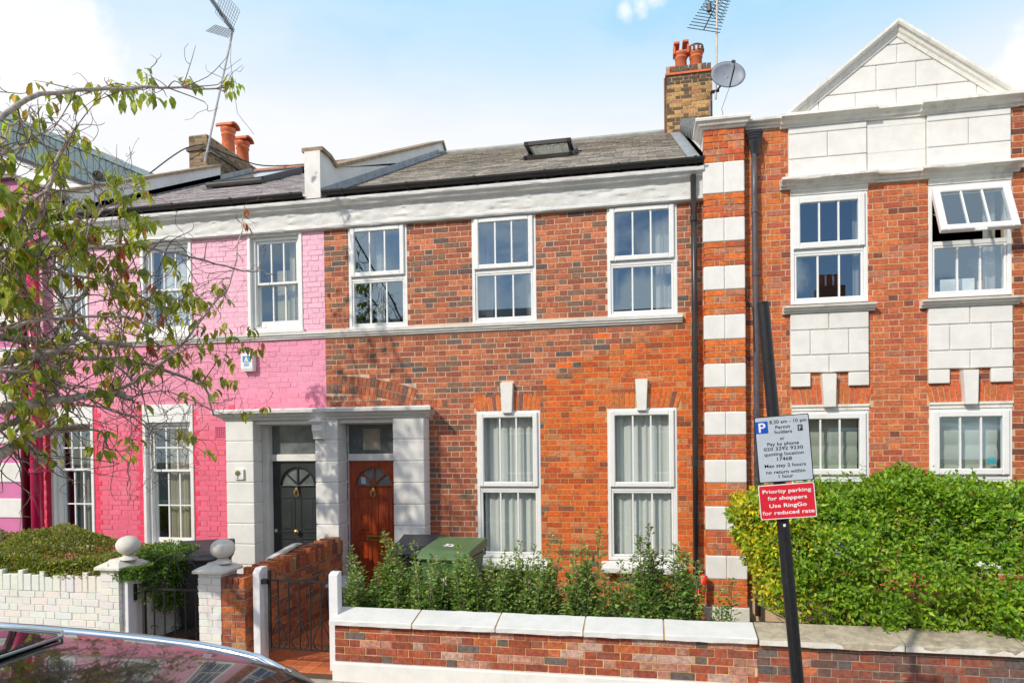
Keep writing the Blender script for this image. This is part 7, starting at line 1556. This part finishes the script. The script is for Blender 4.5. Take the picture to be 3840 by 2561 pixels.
for (a_, b_, c_q, d_q) in (((-9.17, 4.40, 11.73), (-8.70, 4.30, 11.22), (-8.50, 4.30, 11.62), (-8.98, 4.40, 12.18)), ((-9.20, 4.45, 11.50), (-8.66, 4.30, 11.22), (-8.75, 4.25, 11.05), (-9.36, 4.35, 11.33))):
    a_, b_, c_q, d_q = map(Vector, (a_, b_, c_q, d_q)); q = MB()
    for k in range(8): t = k / 7; q.tube([a_.lerp(d_q, t), b_.lerp(c_q, t)], .006, 3)
    for k in range(10): t = k / 9; q.tube([a_.lerp(b_, t), d_q.lerp(c_q, t)], .005, 3)
    q.build('reflector_grid', dk, AE)
MB().tube([m1_ + Vector((0, -.03, 0)), Vector((-8.75, 4.3, 10.6)), Vector((-8.80, 4.6, 9.6)), Vector((-8.9, 5.4, 9.5))], .005, 4).build('lead_cable', dk, AE)
MB().tube([(-9.345, 4.19, 8.45), (-9.30, 4.19, 8.62), (-9.28, 4.3, 8.70), (-9.30, 5.0, 8.72)], .012, 6).build('lashing_bracket', alu, AE)
for lab, pts in (('black cable sagging from the left chimney down towards the left parapet', [(-9.33, 4.18, 8.80), (-9.7, 4.1, 8.72), (-10.1, 4.1, 8.55), (-10.7, 4.2, 8.30)]), ('black cable running from the left chimney across the pink house ridge', [(-9.30, 4.3, 8.80), (-9.0, 4.9, 8.75), (-8.4, 5.4, 8.72), (-6.2, 5.6, 8.80), (-4.7, 5.7, 8.9)])):
    tag(MB().tube([tuple(p) for p in smooth_pts(pts, 5)], .014, 5).build('cable', M['black']), lab, 'cable')
AE2 = thing('tv_aerial', 'comb-like television aerial on a rusty pole beside the right chimney', 'aerial', (1.40, 5.33, 9.3))
rust = mat('rusty_white_pole', (.52, .45, .40), .6, .2, bump=.2, dirt=.8, dirtcol=(.22, .08, .04), dscale=5)
q = MB().tube([(1.43, 5.32, 9.15), (1.45, 5.32, 9.9), (1.475, 5.32, 11.35)], .022, 8).build('mast', rust, AE2)
b0, b1 = Vector((1.20, 5.25, 10.52)), Vector((1.55, 5.5, 11.30)); MB().tube([b0, b1], .014, 6).build('boom', dk, AE2)
q = MB(); n = 12
for k in range(n):
    t = k / (n - 1); c = b0.lerp(b1, t); hl = .33 - .10 * t; d = Vector((.97, .1, -.22)) * hl; q.tube([c - d, c + d], .008, 4)
    if k > 4: d2 = Vector((.8, .3, -.5)) * hl * .9; q.tube([c - d2, c + d2], .006, 4)
q.build('director', dk, AE2)
q = MB(); q.tube([(1.31, 5.2, 10.85), (1.30, 5.2, 11.0)], .05, 6); q.build('dipole_box', dk, AE2)
MB().box(1.34, 1.50, 5.30, 5.36, 9.30, 9.33).build('wall_bracket', M['iron'], AE2)
DI = thing('satellite_dish', 'grey oval satellite dish mounted on the right chimney beside its pole', 'satellite dish', (1.55, 5.1, 9.4))
mw = Matrix.Translation((1.63, 4.95, 9.43)) @ Matrix.Rotation(R(12), 4, 'Z') @ Matrix.Rotation(R(-8), 4, 'X') @ Matrix.Rotation(R(-3), 4, 'Y')
q = MB(); rings_ = 6; sg = 36
for j in range(rings_ + 1):
    for k in range(sg):
        r = j / rings_; a = 6.283 * k / sg; q.v.append(tuple(mw @ Vector((.335 * r * math.cos(a), -.09 * (r * r) + .09, .27 * r * math.sin(a)))))
q.f = [(j * sg + k, j * sg + (k + 1) % sg, (j + 1) * sg + (k + 1) % sg, (j + 1) * sg + k) for j in range(rings_) for k in range(sg)]
do = q.build('dish', mat('dish_grey', (.26, .29, .34), .45, var=.1, bump=.02, dirt=.2), DI, smooth=True); so = do.modifiers.new('thickness', 'SOLIDIFY'); so.thickness = .008
rim = MB(); rim.tube([tuple(mw @ Vector((.337 * math.cos(6.283 * k / 36), .0, .272 * math.sin(6.283 * k / 36)))) for k in range(37)], .007, 5); rim.build('dish_rim', dk, DI)
arm = MB(); arm.tube([tuple(mw @ Vector((0, .0, -.27))), tuple(mw @ Vector((0, -.34, -.10))), tuple(mw @ Vector((0, -.36, .03)))], .014, 6); arm.build('feed_arm', dk, DI); lnb = MB(); lnb.tube([tuple(mw @ Vector((0, -.36, .00))), tuple(mw @ Vector((0, -.29, .06)))], .028, 10); lnb.build('receiver', dk, DI)
MB().tube([tuple(mw @ Vector((0, .09, 0))), (1.45, 5.3, 9.3), (1.38, 5.36, 9.3)], .02, 8).build('mounting_arm', dk, DI)
MB().tube([tuple(mw @ Vector((0, -.0, -.27))), (1.50, 4.9, 8.75), (1.53, 4.8, 8.5), (1.55, 4.2, 7.9), (1.56, 3.6, 7.3)], .006, 4).build('cable', dk, DI)

# ================================================================== buildings behind
IB = thing('industrial_building', 'blue-grey corrugated metal clad building rising behind the roofs at far left', 'building', (-20, 12, 0))
q = MB(); x = -32.0; topz = lambda x: 14.44 + (11.905 - 14.44) * (x + 23.28) / (-17.6 + 23.28)
while x < -14.2:
    a, b = x, x + .26; q._add([(a, 12.0, 5), (a + .17, 12.0, 5), (a + .20, 12.02, 5), (b - .03, 12.02, 5), (b, 12.0, 5), (a, 12.0, topz(a)), (a + .17, 12.0, topz(a + .17)), (a + .20, 12.02, topz(a + .2)), (b - .03, 12.02, topz(b - .03)), (b, 12.0, topz(b))], [(i, i + 1, i + 6, i + 5) for i in range(4)]); x += .26
q.build('cladding', M['teal'], IB, kind='stuff'); MB().prism([(-32, 5), (-14.2, 5), (-14.2, topz(-14.2) - .05), (-32, topz(-32) - .05)], 12.06, 14, 'y').build('wall', M['teal'], IB)
MB().prism([(-32, topz(-32)), (-14.2, topz(-14.2)), (-14.2, topz(-14.2) + .20), (-32, topz(-32) + .20)], 11.93, 14.1, 'y').build('verge_trim', mat('pale_blue_grey_trim', (.20, .27, .29), .85), IB)
MB().tube([(-18.60, 12.1, 11.72), (-18.25, 11.0, 11.45)], .17, 16, cap=False).build('flue', mat('galvanised_metal', (.35, .38, .40), .4, .5), IB)
MB().tube([(-18.28, 11.09, 11.47), (-18.26, 11.03, 11.46)], .15, 16).build('flue_mouth', M['dark'], IB)
WB = thing('white_building', 'white rendered gable wall with black verge behind the roofs at far left', 'building', (-17, 8, 0))
tz = lambda x: 11.063 + (9.908 - 11.063) * (x + 18.87) / (-16.05 + 18.87)
MB().prism([(-26, 4), (-13.5, 4), (-13.5, tz(-13.5)), (-20.5, tz(-20.5)), (-26, tz(-20.5) - 2)], 8.0, 10, 'y').build('wall', mat('clean_white_render', (.80, .81, .80), .8, bump=.2), WB)
MB().prism([(-13.5, tz(-13.5) + .003), (-20.5, tz(-20.5) + .003), (-20.5, tz(-20.5) + .10), (-13.5, tz(-13.5) + .10)], 7.9, 10, 'y').build('verge', M['black'], WB)
# ================================================================== houses over the road (mirrored in the windows)
def opp(x0, x1, h, label, colr, chx):
    O = thing('terraced_house', label, 'house', ((x0 + x1) / 2, -19, 0)); bm = mat('opposite_wall_%d' % int(x0 + 99), colr, .9, var=.2, vscale=8, bump=.4)
    MB().box(x0 + .01, x1 - .01, -26, -18, -.06, h).build('wall', bm, O)
    MB().prism([(-18 + .25, h + .003), (-22, h + 2.2), (-26.25, h + .003)], x0 + .005, x1 - .005, 'x').build('roof', mat('opposite_slate', (.10, .10, .11), .7, var=.2), O)
    MB().box(chx - .5, chx + .5, -22.5, -21.5, h + 1.0, h + 3.1).build('chimney', bm, O)
    for k in range(3): MB().lathe([(.13, h + 3.1), (.11, h + 3.6), (.14, h + 3.65)], (chx - .3 + .3 * k, -22, 0), 12).build('chimney_pot', M['terracotta'], O)
    for fl in (0, 1):
        for k in range(2):
            xx = x0 + (x1 - x0) * (.28 + .44 * k); f = MB(); f.box(xx - .55, xx + .55, -18.0, -17.96, .9 + 2.9 * fl, 2.6 + 2.9 * fl); wf = f.build('window', M['upvc'], O); MB().box(xx - .46, xx + .46, -17.957, -17.95, 1.0 + 2.9 * fl, 2.5 + 2.9 * fl).build('pane', M['frost'], wf)
opp(-16, -9, 6.0, 'pale brick house across the road, the leftmost of four', (.45, .36, .24), -15); opp(-9, -3.5, 6.2, 'brown brick house across the road opposite the pink house', (.28, .16, .10), -8.5)
opp(-3.5, 2.5, 5.9, 'yellow brick house across the road opposite the red brick house', (.42, .31, .18), 2.1); opp(2.5, 9, 5.5, 'red brick house across the road opposite the gabled house', (.34, .12, .07), 7.7)
